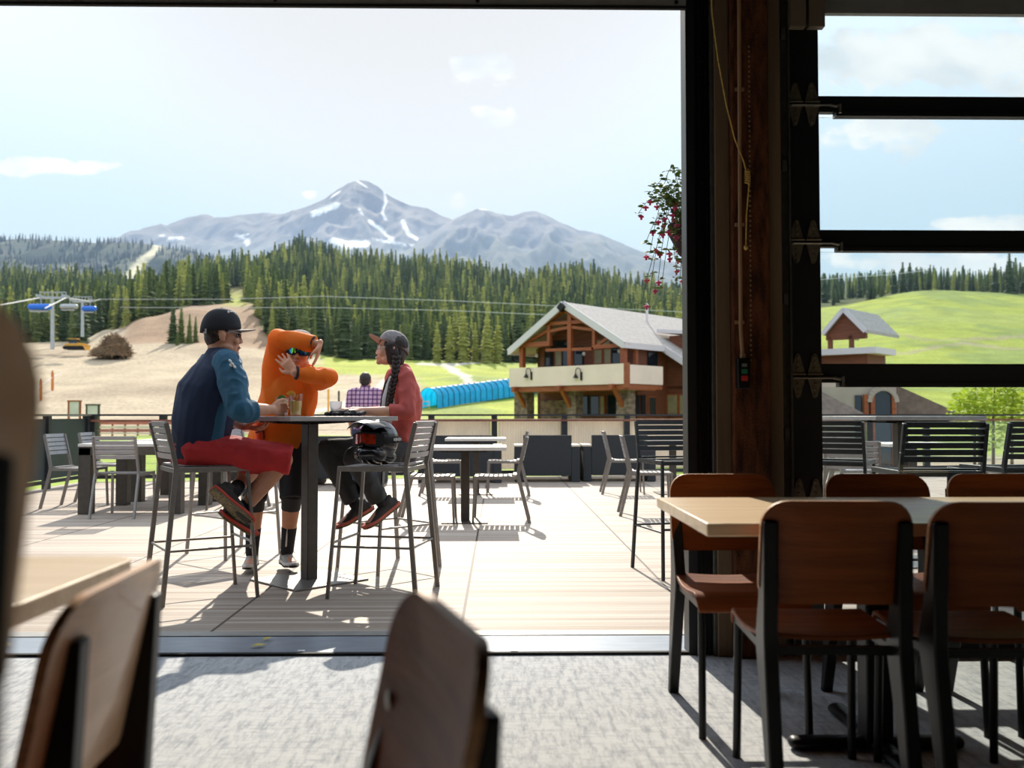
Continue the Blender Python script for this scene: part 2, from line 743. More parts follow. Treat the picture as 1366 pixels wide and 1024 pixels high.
def deck_mat():
    """composite boards that run across, narrow grooves, panel seams every 1.22 m"""
    m = bpy.data.materials.new('deck_boards')
    N, L = nt(m)
    b = N['Principled BSDF']
    b.inputs['Roughness'].default_value = 0.62
    b.inputs['Specular IOR Level'].default_value = 0.3
    tc = N.new('ShaderNodeTexCoord')
    sep = N.new('ShaderNodeSeparateXYZ')
    L.new(tc.outputs['Object'], sep.inputs[0])

    def M(op, a, c):
        n = N.new('ShaderNodeMath')
        n.operation = op
        for i, x in enumerate((a, c)):
            if isinstance(x, (int, float)):
                n.inputs[i].default_value = x
            else:
                L.new(x, n.inputs[i])
        return n.outputs[0]
    yb = M('DIVIDE', sep.outputs[1], 0.0465)
    row = M('FLOOR', yb, 0.0)
    fr = M('FRACT', yb, 0.0)
    col = M('FLOOR', M('DIVIDE', M('ADD', sep.outputs[0], 101.453), 1.22), 0.0)
    cb = N.new('ShaderNodeCombineXYZ')
    L.new(row, cb.inputs[0])
    L.new(col, cb.inputs[1])
    wn = N.new('ShaderNodeTexWhiteNoise')
    wn.noise_dimensions = '2D'
    L.new(cb.outputs[0], wn.inputs['Vector'])
    mp = N.new('ShaderNodeMapping')
    mp.inputs['Scale'].default_value = (1.2, 30, 1)
    L.new(tc.outputs['Object'], mp.inputs['Vector'])
    gn = N.new('ShaderNodeTexNoise')
    gn.inputs['Scale'].default_value = 2.5
    gn.inputs['Detail'].default_value = 7
    L.new(mp.outputs[0], gn.inputs['Vector'])
    k = M('ADD', M('MULTIPLY', wn.outputs['Value'], 0.55), M('MULTIPLY', gn.outputs['Fac'], 0.6))
    rp = N.new('ShaderNodeValToRGB')
    rp.color_ramp.elements[0].position = 0.25
    rp.color_ramp.elements[1].position = 0.85
    rp.color_ramp.elements[0].color = (*rgb(150, 131, 115), 1)
    rp.color_ramp.elements[1].color = (*rgb(188, 175, 162), 1)
    L.new(k, rp.inputs[0])
    groove = M('LESS_THAN', fr, 0.085)
    xs = M('FRACT', M('DIVIDE', M('ADD', sep.outputs[0], 101.453), 1.22), 0.0)
    seam = M('LESS_THAN', xs, 0.013)
    ys = M('FRACT', M('DIVIDE', M('ADD', sep.outputs[1], 0.6), 1.22), 0.0)
    seam2 = M('LESS_THAN', ys, 0.004)
    g = M('MAXIMUM', M('MULTIPLY', groove, 0.62), M('MAXIMUM', seam, M('MULTIPLY', seam2, 0.8)))
    mx = N.new('ShaderNodeMix')
    mx.data_type = 'RGBA'
    L.new(g, mx.inputs[0])
    L.new(rp.outputs[0], mx.inputs[6])
    mx.inputs[7].default_value = (*rgb(78, 62, 52), 1)
    L.new(mx.outputs[2], b.inputs['Base Color'])
    bp = N.new('ShaderNodeBump')
    bp.inputs['Strength'].default_value = 0.5
    bp.inputs['Distance'].default_value = 0.004
    L.new(M('SUBTRACT', 1.0, g), bp.inputs['Height'])
    L.new(bp.outputs[0], b.inputs['Normal'])
    return m


M_WALL = mat('interior_wall_paint', rgb(74, 62, 54), 0.8, 0, 0.05, 3)
M_CEIL = mat('dark_ceiling', rgb(44, 40, 38), 0.85, 0, 0.08, 3)
M_ROUGH = mat('rough_sawn_timber', rgb(120, 72, 44), 0.8, 0, 0, 5.0, 0.7, 55, (7, 7, 1.6), 0.2, rgb(66, 38, 24), 0, 8)
M_BOARD = mat('brown_grey_board', rgb(112, 94, 74), 0.7, 0, 0.10, 6, 0.1, 40, (6, 6, 0.5), 0.25)
M_TRACK = mat('galvanised_track', rgb(88, 88, 84), 0.45, 0.6, 0.12, 30)
M_HEAD = mat('grey_header_panel', rgb(150, 150, 146), 0.5, 0.3, 0.06, 10)
M_PLATE = mat('threshold_plate', rgb(150, 158, 170), 0.33, 0.25, 0.10, 5, 0.05, 30, (1, 6, 1))

fl = MB().box2((XL, YB, -0.12), (XR, 4.06, 0.0)).build('floor', carpet_mat())
struct(fl, 'mottled grey carpet inside the dining room', 'floor')
th = MB()
th.box2((XL, 4.085, -0.12), (XR, 4.40, 0.004))
struct(th.build('trim_1', M_PLATE), 'flat grey metal threshold plate of the wide opening', 'threshold')
th = MB()
th.box2((XL, 4.06, -0.12), (XR, 4.085, 0.012))
th.box2((XL, 4.40, -0.12), (XR, 4.412, 0.0))
struct(th.build('trim_2', M_RUBBER), 'black rubber strip along the edge of the carpet', 'threshold')
th = MB().box2((XL, 4.412, -0.12), (XR, 4.50, 0.006))
struct(th.build('trim_3', mat('threshold_nosing', rgb(158, 156, 152), 0.4, 0.4, 0.08, 10)), 'metal nosing between deck and threshold', 'threshold')
struct(MB().box2((XL - 0.15, YB - 0.15, 0), (XL, 4.2, ZC)).build('wall_left', M_WALL), 'plain interior side wall', 'wall')
struct(MB().box2((XR, YB - 0.15, 0), (XR + 0.15, 4.2, ZC)).build('wall_right', M_WALL), 'plain interior side wall by glass door', 'wall')
struct(MB().box2((XL, YB - 0.15, 0), (XR, YB, ZC)).build('wall_back', M_WALL), 'plain interior wall opposite the opening', 'wall')
struct(MB().box2((XL - 0.15, YB - 0.15, ZC), (XR + 0.15, 4.2, ZC + 0.15)).build('ceiling', M_CEIL), 'dark ceiling of the dining room', 'ceiling')
# header over both openings
struct(MB().box2((XL, 4.06, 2.99), (XR, 4.2, ZC)).build('wall_front', M_HEAD), 'grey header above the opening', 'header')
o = MB().box2((XL, 4.03, 2.893), (0.842, 4.05, 3.0))
hd = o.build('trim_4', M_HEAD)
struct(hd, 'grey metal strip along the top of the opening', 'trim')
lip = MB().box2((XL, 4.026, 2.882), (0.842, 4.045, 2.893)).build('seal', M_RUBBER)
local(hd, lip)
for px in (100, 367, 637, 902):
    p = P(px, 7, 4.03)
    s = MB().lathe([(0.004, 0), (0.009, 0.001), (0.009, 0.006), (0.005, 0.009)], (p.x, 4.03, 2.91), 10, Matrix.Rotation(PI / 2, 3, 'X')).build('screw', M_BLACK)
    local(hd, s)
struct(MB().box2((1.30, 4.03, 2.868), (XR, 4.06, 3.0)).build('trim_5', M_HEAD), 'grey metal strip above the closed glass door', 'trim')
# pillar between the two openings
pil = MB().box2((0.90, 4.07, 0), (1.31, 4.2, 3.0)).build('pillar', M_BLACKPAINT)
struct(pil, 'timber and metal pillar between the open doorway and the glass door', 'pillar')


def on(par, mb, name, m, **k):
    return local(par, mb.build(name, m, **k))


on(pil, MB().box2((0.842, 4.05, 0), (0.884, 4.16, 3.0)), 'jamb', M_BLACKPAINT, bevel=0.003)
tr = MB()
tr.box2((0.884, 4.06, 0), (0.948, 4.10, 3.0))
tr.box2((0.900, 4.045, 0), (0.906, 4.06, 3.0))
tr.box2((0.930, 4.045, 0), (0.936, 4.06, 3.0))
for z in (0.3, 0.85, 1.45, 2.1, 2.65):
    tr.box2((0.912, 4.052, z), (0.924, 4.062, z + 0.012))
on(pil, tr, 'door_track', M_BLACK)
on(pil, MB().box2((0.948, 4.03, 0), (0.964, 4.09, 3.0)), 'edge_strip', M_TRACK, bevel=0.003)
on(pil, MB().box2((0.964, 4.02, 0), (1.030, 4.08, 3.0)), 'casing_board', M_BOARD, bevel=0.004)
on(pil, MB().box2((1.030, 3.985, 0), (1.198, 4.08, 3.0)), 'rough_post', M_ROUGH, bevel=0.008)
on(pil, MB().box2((1.198, 4.02, 0), (1.262, 4.08, 3.0)), 'casing_board', M_BOARD, bevel=0.004)
tr = MB()
tr.box2((1.262, 4.05, 0), (1.308, 4.09, 3.0))
tr.box2((1.298, 4.025, 0), (1.306, 4.05, 3.0))
for z in (0.35, 0.95, 1.55, 2.15, 2.75):
    tr.box2((1.270, 4.03, z), (1.292, 4.05, z + 0.05))
on(pil, tr, 'door_track', M_TRACK)
br = MB().box2((1.30, 3.99, 2.79), (1.37, 4.03, 2.95)).box2((1.385, 3.99, 2.79), (1.455, 4.03, 2.95))
on(pil, br, 'track_bracket', mat('tan_bracket', rgb(120, 108, 92), 0.5, 0.2))

# closed glass door
M_GLASS = mat_glass('door_glass', (0.94, 0.97, 0.97))
door = MB().box2((1.310, 4.085, 0.0), (1.456, 4.13, 3.0)).build('door_1', M_BLACKPAINT)
struct(door, 'closed sectional glass door with black rails', 'door')
DXR = 4.6
on(door, MB().box2((DXR - 0.14, 4.085, 0.0), (DXR, 4.13, 3.0)), 'stile', M_BLACKPAINT)
on(door, MB().box2((2.9, 4.088, 0.0), (2.96, 4.128, 3.0)), 'mullion', M_BLACKPAINT)
zz_ = lambda py: P(1240, py, 4.083).z
rails = [(zz_(b_), zz_(a_)) for a_, b_ in ((128, 155), (306.5, 335), (485, 516), (664, 694))]
for z0, z1 in rails:
    r = MB().box2((1.456, 4.09, z0 + 0.02), (DXR - 0.14, 4.128, z1))
    r.box2((1.536, 4.083, z0), (DXR - 0.14, 4.13, z0 + 0.02))
    on(door, r, 'rail', M_BLACKPAINT)
on(door, MB().box2((1.456, 4.088, 0.0), (DXR - 0.14, 4.13, 0.11)), 'rail', M_BLACKPAINT)
on(door, MB().box2((1.456, 4.088, 2.925), (DXR - 0.14, 4.13, 3.0)), 'rail', M_BLACKPAINT)
edges = [0.11] + [z for r in reversed(rails) for z in r] + [2.925]
for i in range(0, len(edges), 2):
    for x0, x1 in ((1.456, 2.9), (2.96, DXR - 0.14)):
        on(door, MB().box2((x0, 4.105, edges[i]), (x1, 4.112, edges[i + 1])), 'glass_pane', M_GLASS)
M_HINGE = mat('dull_brass_hinge', rgb(120, 112, 96), 0.45, 0.6, 0.2, 60)
for zc in [P(1080, q_, 4.07).z for q_ in (138, 322, 501, 668)]:
    for xc in (1.345, 1.422):
        h = MB()
        for sg in (1, -1):
            poly = [(xc - 0.034, zc + sg * 0.006), (xc + 0.034, zc + sg * 0.006), (xc + 0.010, zc + sg * 0.094), (xc, zc + sg * 0.100), (xc - 0.010, zc + sg * 0.094)]
            h.prism(poly, 4.074, 4.085, 'XZ')
            for k in (0.035, 0.062, 0.085):
                h.lathe([(0.006, 0), (0.005, 0.006), (0.001, 0.007)], (xc, 4.074, zc + sg * k), 8, Matrix.Rotation(PI / 2, 3, 'X'))
        h.tube([(xc - 0.034, 4.07, zc + 0.008), (xc + 0.034, 4.07, zc + 0.008)], 0.006)
        h.tube([(xc - 0.034, 4.07, zc - 0.010), (xc + 0.034, 4.07, zc - 0.010)], 0.006)
        on(door, h, 'hinge', M_HINGE)
    rr = MB().tube([(1.325, 4.06, zc - 0.010), (1.50, 4.06, zc - 0.010)], 0.005)
    rr.tube([(1.50, 4.06, zc - 0.010), (1.53, 4.06, zc - 0.016), (1.545, 4.062, zc - 0.005), (1.545, 4.062, zc - 0.045)], 0.007)
    on(door, rr, 'roller_shaft', M_STEEL)

# things on the pillar
Yp = 3.985
bx = thing('door_control', 'small black push button box at the end of a tan conduit on the pillar', 'door control')
c = P(991, 498, Yp - 0.02)
on(bx, MB().box((c.x, Yp - 0.022, c.z), (0.054, 0.044, 0.132)), 'housing', M_BLACK, bevel=0.004)
on(bx, MB().box((c.x, Yp - 0.046, c.z + 0.035), (0.022, 0.006, 0.014)), 'button', mat('grey_button', rgb(110, 118, 116), 0.5))
on(bx, MB().box((c.x, Yp - 0.046, c.z + 0.008), (0.024, 0.008, 0.020)), 'button', mat('green_button', rgb(40, 120, 90), 0.4))
on(bx, MB().box((c.x, Yp - 0.046, c.z - 0.022), (0.026, 0.010, 0.022)), 'button', mat('red_button', rgb(190, 50, 50), 0.4))
pts = [V((P(986, 0, Yp).x - 0.004, Yp - 0.014, 2.92)), V((P(986, 300, Yp).x, Yp - 0.014, P(986, 300, Yp).z)), V((P(987, 440, Yp).x, Yp - 0.015, P(987, 440, Yp).z)), V((c.x, Yp - 0.02, c.z + 0.065))]
cd = MB().tube(pts, 0.0085, 10)
for py in (300, 120, 430):
    q = P(986, py, Yp)
    cd.box((q.x, Yp - 0.006, q.z), (0.040, 0.010, 0.014))
cd.tube([(c.x, Yp - 0.02, c.z + 0.062), (c.x, Yp - 0.02, c.z + 0.085)], 0.013, 10)
on(bx, cd, 'conduit', mat('tan_conduit', rgb(158, 122, 88), 0.5, 0.0, 0.05), smooth=True)
# yellow pull rope
M_ROPE = mat('yellow_rope', rgb(196, 160, 84), 0.9, 0, 0.25, 120)
rp = thing('pull_rope', 'thin yellow pull rope hanging slanted in front of the pillar', 'rope')
pts = [P(948, -20, 3.93), P(950, 20, 3.93), P(958, 80, 3.93), P(969, 140, 3.93), P(980, 185, 3.93), P(992, 215, 3.93), P(998, 238, 3.93)]
mb = MB().tube(pts, 0.0032, 8)
mb.tube([P(998, 225, 3.93), P(999, 250, 3.93), P(996, 285, 3.93), P(995, 330, 3.93)], 0.003, 8)
for py in range(228, 246, 3):
    mb.tube([P(993.5, py, 3.925), P(1000.5, py + 2, 3.925)], 0.004, 6)
on(rp, mb, 'cord', M_ROPE, smooth=True)
for q_, r_ in ((P(998, 236, 3.93), (0.011, 0.009, 0.020)), (P(995, 330, 3.93), (0.009, 0.008, 0.012))):
    on(rp, MB().ell(q_, r_), 'knot', M_ROPE, smooth=True)
# bead chain
ch = MB()
for i in range(64):
    t = i / 63
    ch.ell(P(999 + 3 * t, 62 + 418 * t, Yp - 0.012), (0.0042, 0.0042, 0.0055), None, 8, 6)
tag(ch.build('hanging_bead_chain', mat('brass_chain', rgb(150, 130, 100), 0.35, 0.7), smooth=True), 'fine bead chain running down the rough timber of the pillar', 'chain')
# dry leaves lying on the threshold
for i, (px, py, a, s, lab) in enumerate([(345, 862, 0.5, 1.0, 'lone larger yellow leaf on the dark threshold plate'), (357, 853, 1.0, 0.8, 'small yellow leaf beside the larger one on the threshold plate'), (8, 861, 0.2, 0.6, 'tiny yellow leaf at the far end of the threshold behind the blurred chair')]):
    p = Gz(px, py, 0.008)
    Mx = Matrix.Rotation(a, 3, 'Z')
    lf = MB().sheet(lambda u, v: (p + Mx @ V(((u - .5) * .075 * s, (v - .5) * 2 * .016 * s * math.sin(PI * min(max(u, .03), .97)), .004 + .006 * math.sin(PI * u))), V((0, 0, 1))), 8, 4, 0.001)
    tag(lf.build('leaf', mat('yellow_leaf', rgb(205, 185, 70), 0.6, 0, 0.2, 60), smooth=True), lab, 'leaf')
for i, (px, py, lab) in enumerate([(686, 873, 'small white clip on the carpet edge below the bare deck'), (401, 873, 'small white clip on the carpet edge below the bar table')]):
    p = Gz(px, py, 0.0)
    k = MB().box((p.x, p.y, 0.006), (0.035, 0.018, 0.012)).box((p.x, p.y + 0.012, 0.014), (0.03, 0.02, 0.004))
    tag(k.build('edge_clip', mat('white_plastic', rgb(235, 235, 235), 0.5), bevel=0.002), lab, 'clip')

# deck
dk = MB()
dk.v = [(-6.6, 4.5, 0), (14, 4.5, 0), (14, 18.0, 0), (-6.6, 14.5, 0), (-6.6, 4.5, -0.25), (14, 4.5, -0.25), (14, 18.0, -0.25), (-6.6, 14.5, -0.25)]
dk.f = [(0, 1, 2, 3), (7, 6, 5, 4), (0, 4, 5, 1), (1, 5, 6, 2), (2, 6, 7, 3), (3, 7, 4, 0)]
struct(dk.build('deck_floor', deck_mat()), 'sunlit terrace deck of narrow pale boards', 'deck')
# ------------------------------------------------------------------ indoor wooden chairs (plywood on folded steel)
def wood_chair(name, label, cat, seat_h=0.46, group=None, ply=None, inset=0.0, low=0.0):
    """local: faces +Y, origin on the floor under the seat"""
    t = thing(name, label, cat, group=group)
    ply = ply or M_WALNUT
    s = seat_h
    W = 0.20
    # seat: ply sheet, rolled front edge, dished

    def seat(u, v):
        x = (u - .5) * 2 * (W - 0.012 * abs(2 * v - 1) ** 2)
        y = -0.20 + 0.42 * v
        roll = max(0, (v - .80) / .20)
        z = s - 0.012 * math.sin(PI * min(v / .8, 1)) - 0.045 * roll ** 2
        y -= 0.025 * roll ** 2
        z += 0.012 * (2 * u - 1) ** 2 * (1 - v)
        r = 0.05
        return V((x, y, z)), V((0, 0.35 * roll, 1)).normalized()
    st = MB().sheet(seat, 12, 16, 0.014)
    st.build('seat', M_WALNUT, t, bevel=0.004)
    # backrest: curved ply, rounded corners
    H = 0.28
    zc = s + 0.235
    lean = 0.20
    hw = 0.198
    rc = 0.07
    nb = 14
    ring = []
    outline = []
    for (cx, cz, a0) in ((hw - rc, H / 2 - rc, 0), (-hw + rc, H / 2 - rc, 90), (-hw + rc * .8, -H / 2 + rc * .8, 180), (hw - rc * .8, -H / 2 + rc * .8, 270)):
        rr = rc if a0 < 180 else rc * .8
        for k in range(7):
            a = math.radians(a0 + 90 * k / 6)
            outline.append((cx + rr * math.cos(a), cz + rr * math.sin(a)))

    def bp(x, z, off):
        y = -0.255 - lean * z + 0.55 * x * x + off
        return V((x, y, zc + z))
    bk = MB()
    N_ = len(outline)
    scl = (1.0, 0.82, 0.6, 0.35, 0.12)
    vs = []
    for off in (0.007, -0.007):
        for sc in scl:
            for (x, z) in outline:
                vs.append(bp(x * sc, z * sc, off))
        vs.append(bp(0, 0, off))
    K = N_ * len(scl) + 1
    fs = []
    for side in (0, 1):
        b0 = side * K
        for r in range(len(scl) - 1):
            for k in range(N_):
                k2 = (k + 1) % N_
                q = (b0 + r * N_ + k, b0 + r * N_ + k2, b0 + (r + 1) * N_ + k2, b0 + (r + 1) * N_ + k)
                fs.append(q)
        for k in range(N_):
            fs.append((b0 + (len(scl) - 1) * N_ + k, b0 + (len(scl) - 1) * N_ + (k + 1) % N_, b0 + K - 1))
    bk.add(vs, fs)
    bo = bk.build('backrest', ply, t, smooth=True)
    ed = MB()
    vs = [bp(x * 1.0, z * 1.0, off) for off in (0.0072, -0.0072) for (x, z) in outline]
    ed.add(vs, [(k, (k + 1) % N_, N_ + (k + 1) % N_, N_ + k) for k in range(N_)])
    ed.build('ply_edge', M_PLYEDGE, bo, smooth=True)
    for sx in (-1, 1):
        for zz in (0.0,):
            p = bp(sx * 0.155, zz, 0.006)
            bt = MB()
            bt.lathe([(0.013, 0), (0.012, 0.003), (0.006, 0.005)], p, 12, Matrix.Rotation(-PI / 2, 3, 'X'))
            bt.build('bolt', M_STEEL, bo, smooth=True)
    # rear legs: folded sheet steel, widest at the seat
    for sx in (-1, 1):
        x0, x1 = sx * (0.175 - inset) - 0.019, sx * (0.175 - inset) + 0.019
        yb = -0.255
        poly = [(-0.335, 0.0), (-0.305, 0.0), (-0.165, s - 0.03), (-0.165, s + 0.01), (yb - lean * 0.02 + .012, s + 0.235 + 0.03 - low),
                (yb - lean * 0.06 + 0.010, s + 0.235 + 0.085 - low), (yb - lean * 0.06 - 0.010, s + 0.235 + 0.085 - low), (-0.262, s + 0.02), (-0.268, s - 0.04)]
        lg = MB().prism(poly, x0, x1, 'YZ')
        lg.build('leg', M_BLACK, t, bevel=0.005)
    # front legs + frame
    for sx in (-1, 1):
        MB().tube([(sx * 0.172, 0.165, s - 0.02), (sx * 0.176, 0.185, 0)], 0.0125, 10).build('leg', M_BLACK, t, smooth=True)
    fr = MB()
    fr.bar((-0.172, 0.165, s - 0.03), (0.172, 0.165, s - 0.03), 0.022, 0.022)
    for sx in (-1, 1):
        fr.bar((sx * 0.172, 0.165, s - 0.03), (sx * 0.172, -0.2, s - 0.03), 0.022, 0.022)
    fr.bar((-0.17, -0.205, s - 0.03), (0.17, -0.205, s - 0.03), 0.022, 0.022)
    if seat_h > 0.6:
        fr.bar((-0.175, 0.18, 0.25), (0.175, 0.18, 0.25), 0.02, 0.02)
    fr.build('frame', M_BLACK, t)
    return t


G_IN = 'wooden dining chairs around the oak table'
wc = wood_chair('dining_chair', 'walnut ply dining chair with its back to us, by the sunlit table end', 'chair', group=G_IN)
wc.location = (0.905, 2.66, 0)
wc.rotation_euler = (0, 0, math.radians(-3))
dup(wc, (1.33, 2.62, 0), math.radians(-2), 'walnut ply dining chair with its back to us, second along from the lit table end', G_IN)
dup(wc, (0.845, 3.20, 0), math.radians(180), 'walnut ply dining chair across the oak table in front of the timber pillar', G_IN)
dup(wc, (1.435, 3.20, 0), math.radians(180), 'walnut ply dining chair facing us across the oak table beneath the glass door stile', G_IN)
dup(wc, (1.90, 3.20, 0), math.radians(180), 'walnut ply dining chair facing us across the oak table, farthest from the pillar', G_IN)
G_FG = 'wooden chairs close to the camera'
wa = wood_chair('dining_chair', 'blurred pale ply chair seen edge-on, drawn up to the sunlit small oak table', 'chair', 0.46, G_FG, M_LITPLY, 0.03)
wa.location = (-0.80, 1.29, 0)
wa.rotation_euler = (0, 0, math.radians(93))
dup(wc, (-0.317, 0.963, 0), math.radians(107.5), 'brown ply chair alone on the sunlit carpet, its tilted backrest with one bolt showing', G_FG)
bc = wood_chair('bar_chair', 'very close tall pale ply bar chair, out of focus at the picture edge', 'chair', 0.76, None, M_LITPLY, 0.02, 0.037)
bc.location = (-0.594, 0.531, -0.004)
bc.rotation_euler = (0, 0, math.radians(55))

# indoor oak table
t = thing('dining_table', 'long light oak dining table on a black pedestal base beside the glass door', 'table', (1.5, 2.92, 0))
MB().box((0.0, 0, 0.742), (1.85, 0.80, 0.036)).build('table_top', M_OAK, t, bevel=0.004)
for x in (-0.30, 0.48):
    MB().box((x, 0, 0.37), (0.085, 0.085, 0.71)).build('column', M_BLACK, t, bevel=0.008)
    ft = MB()
    ft.loft([((x, -0.33, 0.022), 0.034, 0.02, (1, 0, 0)), ((x, 0.33, 0.022), 0.034, 0.02, (1, 0, 0))], 12)
    ft.loft([((x - 0.26, 0, 0.022), 0.034, 0.02, (0, 1, 0)), ((x + 0.26, 0, 0.022), 0.034, 0.02, (0, 1, 0))], 12)
    ft.build('foot', M_BLACK, t, smooth=True)
    MB().box((x, 0, 0.715), (0.4, 0.4, 0.014)).build('top_plate', M_BLACK, t)
# small table by the side chair
t = thing('side_table', 'light oak table with a rounded corner, strongly sunlit beside the blurred ply chair', 'table', (-1.28, 1.52, 0))
poly = []
hx, hy, r = 0.52, 0.44, 0.06
for (cx, cy, a0) in ((hx - r, hy - r, 0), (-hx + r, hy - r, 90), (-hx + r, -hy + r, 180), (hx - r, -hy + r, 270)):
    for k in range(7):
        a = math.radians(a0 + 15 * k)
        poly.append((cx + r * math.cos(a), cy + r * math.sin(a)))
MB().prism(poly, 0.725, 0.76, 'XY').build('table_top', M_OAK, t, bevel=0.003)
MB().box((-0.1, 0, 0.36), (0.085, 0.085, 0.72)).build('column', M_BLACK, t, bevel=0.006)
MB().lathe([(0.26, 0), (0.26, 0.012), (0.05, 0.03)], (-0.1, 0, 0), 32).build('base', M_BLACK, t)


# ------------------------------------------------------------------ terrace furniture: slatted metal
def slat_seat(h, w0, w1, y0, y1, n=8):
    """cross slats, dipping in the middle and curving up at the back"""
    mb = MB()
    for i in range(n):
        v = (i + 0.5) / n
        y = lerp(y0, y1, v)
        hw = lerp(w1, w0, v)
        dz = -0.012 * math.sin(PI * v) + 0.018 * max(0, (0.2 - v) / 0.2) - 0.02 * max(0, (v - 0.88) / 0.12)
        sl = (y1 - y0) / n * 0.72
        mb.box((0, y, h + dz), (2 * hw, sl, 0.010))
    return mb


def stool(name, label, group, m=M_ALU, ms=M_SLAT):
    t = thing(name, label, 'bar stool', group=group)
    h = 0.76
    slat_seat(h, 0.205, 0.205, -0.20, 0.20, 8).build('seat', ms, t)
    fr = MB()
    for sx in (-1, 1):
        fr.bar((sx * 0.215, -0.21, h - 0.012), (sx * 0.215, 0.205, h - 0.012), 0.018, 0.030)
    fr.bar((-0.21, 0.2, h - 0.016), (0.21, 0.2, h - 0.016), 0.018, 0.026)
    fr.bar((-0.21, -0.2, h - 0.016), (0.21, -0.2, h - 0.016), 0.018, 0.026)
    fr.build('seat_frame', m, t, bevel=0.003)
    for sx in (-1, 1):
        MB().bar((sx * 0.212, 0.195, h), (sx * 0.236, 0.255, 0), 0.020, 0.020, (0, 1, 0)).build('leg', m, t, bevel=0.003)
        # rear leg and back stile are one bent bar
        lg = MB()
        pts = [V((sx * 0.238, -0.275, 0)), V((sx * 0.216, -0.205, h)), V((sx * 0.214, -0.225, h + 0.10)), V((sx * 0.212, -0.262, 1.015))]
        for a, b in zip(pts[:-1], pts[1:]):
            lg.bar(a, b, 0.020, 0.027, (0, 1, 0))
        lg.build('leg', m, t, bevel=0.003)
    bk = MB()
    for i in range(6):
        z = h + 0.065 + i * 0.0365
        f = (z - h - 0.1) / 0.155
        y = -0.225 - 0.037 * max(f, 0) + 0.004
        N_ = 6

        def sl(u, v, z=z, y=y):
            x = (u - .5) * 0.415
            return V((x, y - 0.018 * (1 - (2 * u - 1) ** 2) - (v - .5) * 0.029 * 0.23, z + (v - .5) * 0.029)), V((0, 1, 0.23)).normalized()
        bk.sheet(sl, N_, 1, 0.007)
    bk.build('backrest', ms, t)
    ft = MB()
    k = 0.30 / h
    yf, yr = lerp(0.255, 0.195, k), lerp(-0.275, -0.205, k)
    xf, xr = lerp(0.236, 0.212, k), lerp(0.238, 0.216, k)
    for sx in (-1, 1):
        ft.tube([(sx * xf, yf, 0.30), (sx * xr, yr, 0.30)], 0.007, 8)
    ft.tube([(-xf, yf, 0.32), (xf, yf, 0.32)], 0.008, 8)
    ft.tube([(-xr, yr, 0.30), (xr, yr, 0.30)], 0.007, 8)
    ft.build('footrest', m, t, smooth=True)
    return t


def patio_chair(name, label, group, m=M_ALU, ms=M_SLAT):
    t = thing(name, label, 'chair', group=group)
    h = 0.455
    slat_seat(h, 0.215, 0.20, -0.21, 0.22, 9).build('seat', ms, t)
    fr = MB()
    for sx in (-1, 1):
        fr.bar((sx * 0.222, -0.215, h - 0.014), (sx * 0.222, 0.22, h - 0.014), 0.016, 0.030)
    fr.bar((-0.22, 0.21, h - 0.018), (0.22, 0.21, h - 0.018), 0.016, 0.026)
    fr.build('seat_frame', m, t)
    for sx in (-1, 1):
        MB().bar((sx * 0.220, 0.205, h), (sx * 0.228, 0.225, 0), 0.022, 0.022, (0, 1, 0)).build('leg', m, t)
        lg = MB()
        pts = [V((sx * 0.225, -0.330, 0)), V((sx * 0.222, -0.215, h)), V((sx * 0.218, -0.240, h + 0.12)), V((sx * 0.213, -0.300, 0.835))]
        for a, b in zip(pts[:-1], pts[1:]):
            lg.bar(a, b, 0.020, 0.032, (0, 1, 0))
        lg.build('leg', m, t)
    bk = MB()
    for i in range(5):
        z = 0.625 + i * 0.049
        y = -0.243 - 0.060 * (z - 0.575) / 0.26

        def sl(u, v, z=z, y=y):
            x = (u - .5) * 0.42
            return V((x, y - 0.020 * (1 - (2 * u - 1) ** 2) - (v - .5) * 0.038 * 0.23, z + (v - .5) * 0.038)), V((0, 1, 0.23)).normalized()
        bk.sheet(sl, 6, 1, 0.007)
    bk.build('backrest', ms, t)
    return t


def face(dx, dy):
    """rotation that turns local +Y to (dx,dy)"""
    return math.atan2(-dx, dy)


G_ST = 'slatted bar stools on the terrace'
s0 = stool('bar_stool', 'grey slatted bar stool that the man in red shorts sits on', G_ST)
s0.location = (-1.742, 5.44, 0)
s0.rotation_euler = (0, 0, face(.855, .52))
dup(s0, (-0.690, 5.49, 0), face(-.98, .19), 'grey slatted bar stool that carries the black helmet bag', G_ST)
dup(s0, (-0.775, 6.42, 0), face(-.72, -.69), 'grey slatted bar stool that the woman in the rust jacket sits on', G_ST)
dup(s0, (-2.02, 7.05, 0), face(.75, -.66), 'empty slatted bar stool behind the man in red shorts, only its legs in view', G_ST)
G_SD = 'dark slatted bar stools near the glass door'
s1 = stool('bar_stool', 'charcoal slatted bar stool beside the door jamb, facing the carpet', G_SD, M_DARKSLAT, M_DARKSLAT)
s1.location = (1.225, 6.15, 0)
s1.rotation_euler = (0, 0, face(.225, -.974))
dup(s1, (2.24, 6.05, 0), face(.5, .86), 'charcoal slatted bar stool seen through the glass just beside the door stile', G_SD)
dup(s1, (2.36, 5.02, 0), face(0.05, 1), 'charcoal slatted bar stool close behind the glass door with its wide back to us', G_SD)
dup(s1, (3.05, 5.35, 0), face(-0.1, 1), 'charcoal slatted bar stool behind the glass, cut by the picture edge', G_SD)

# bar-height tables


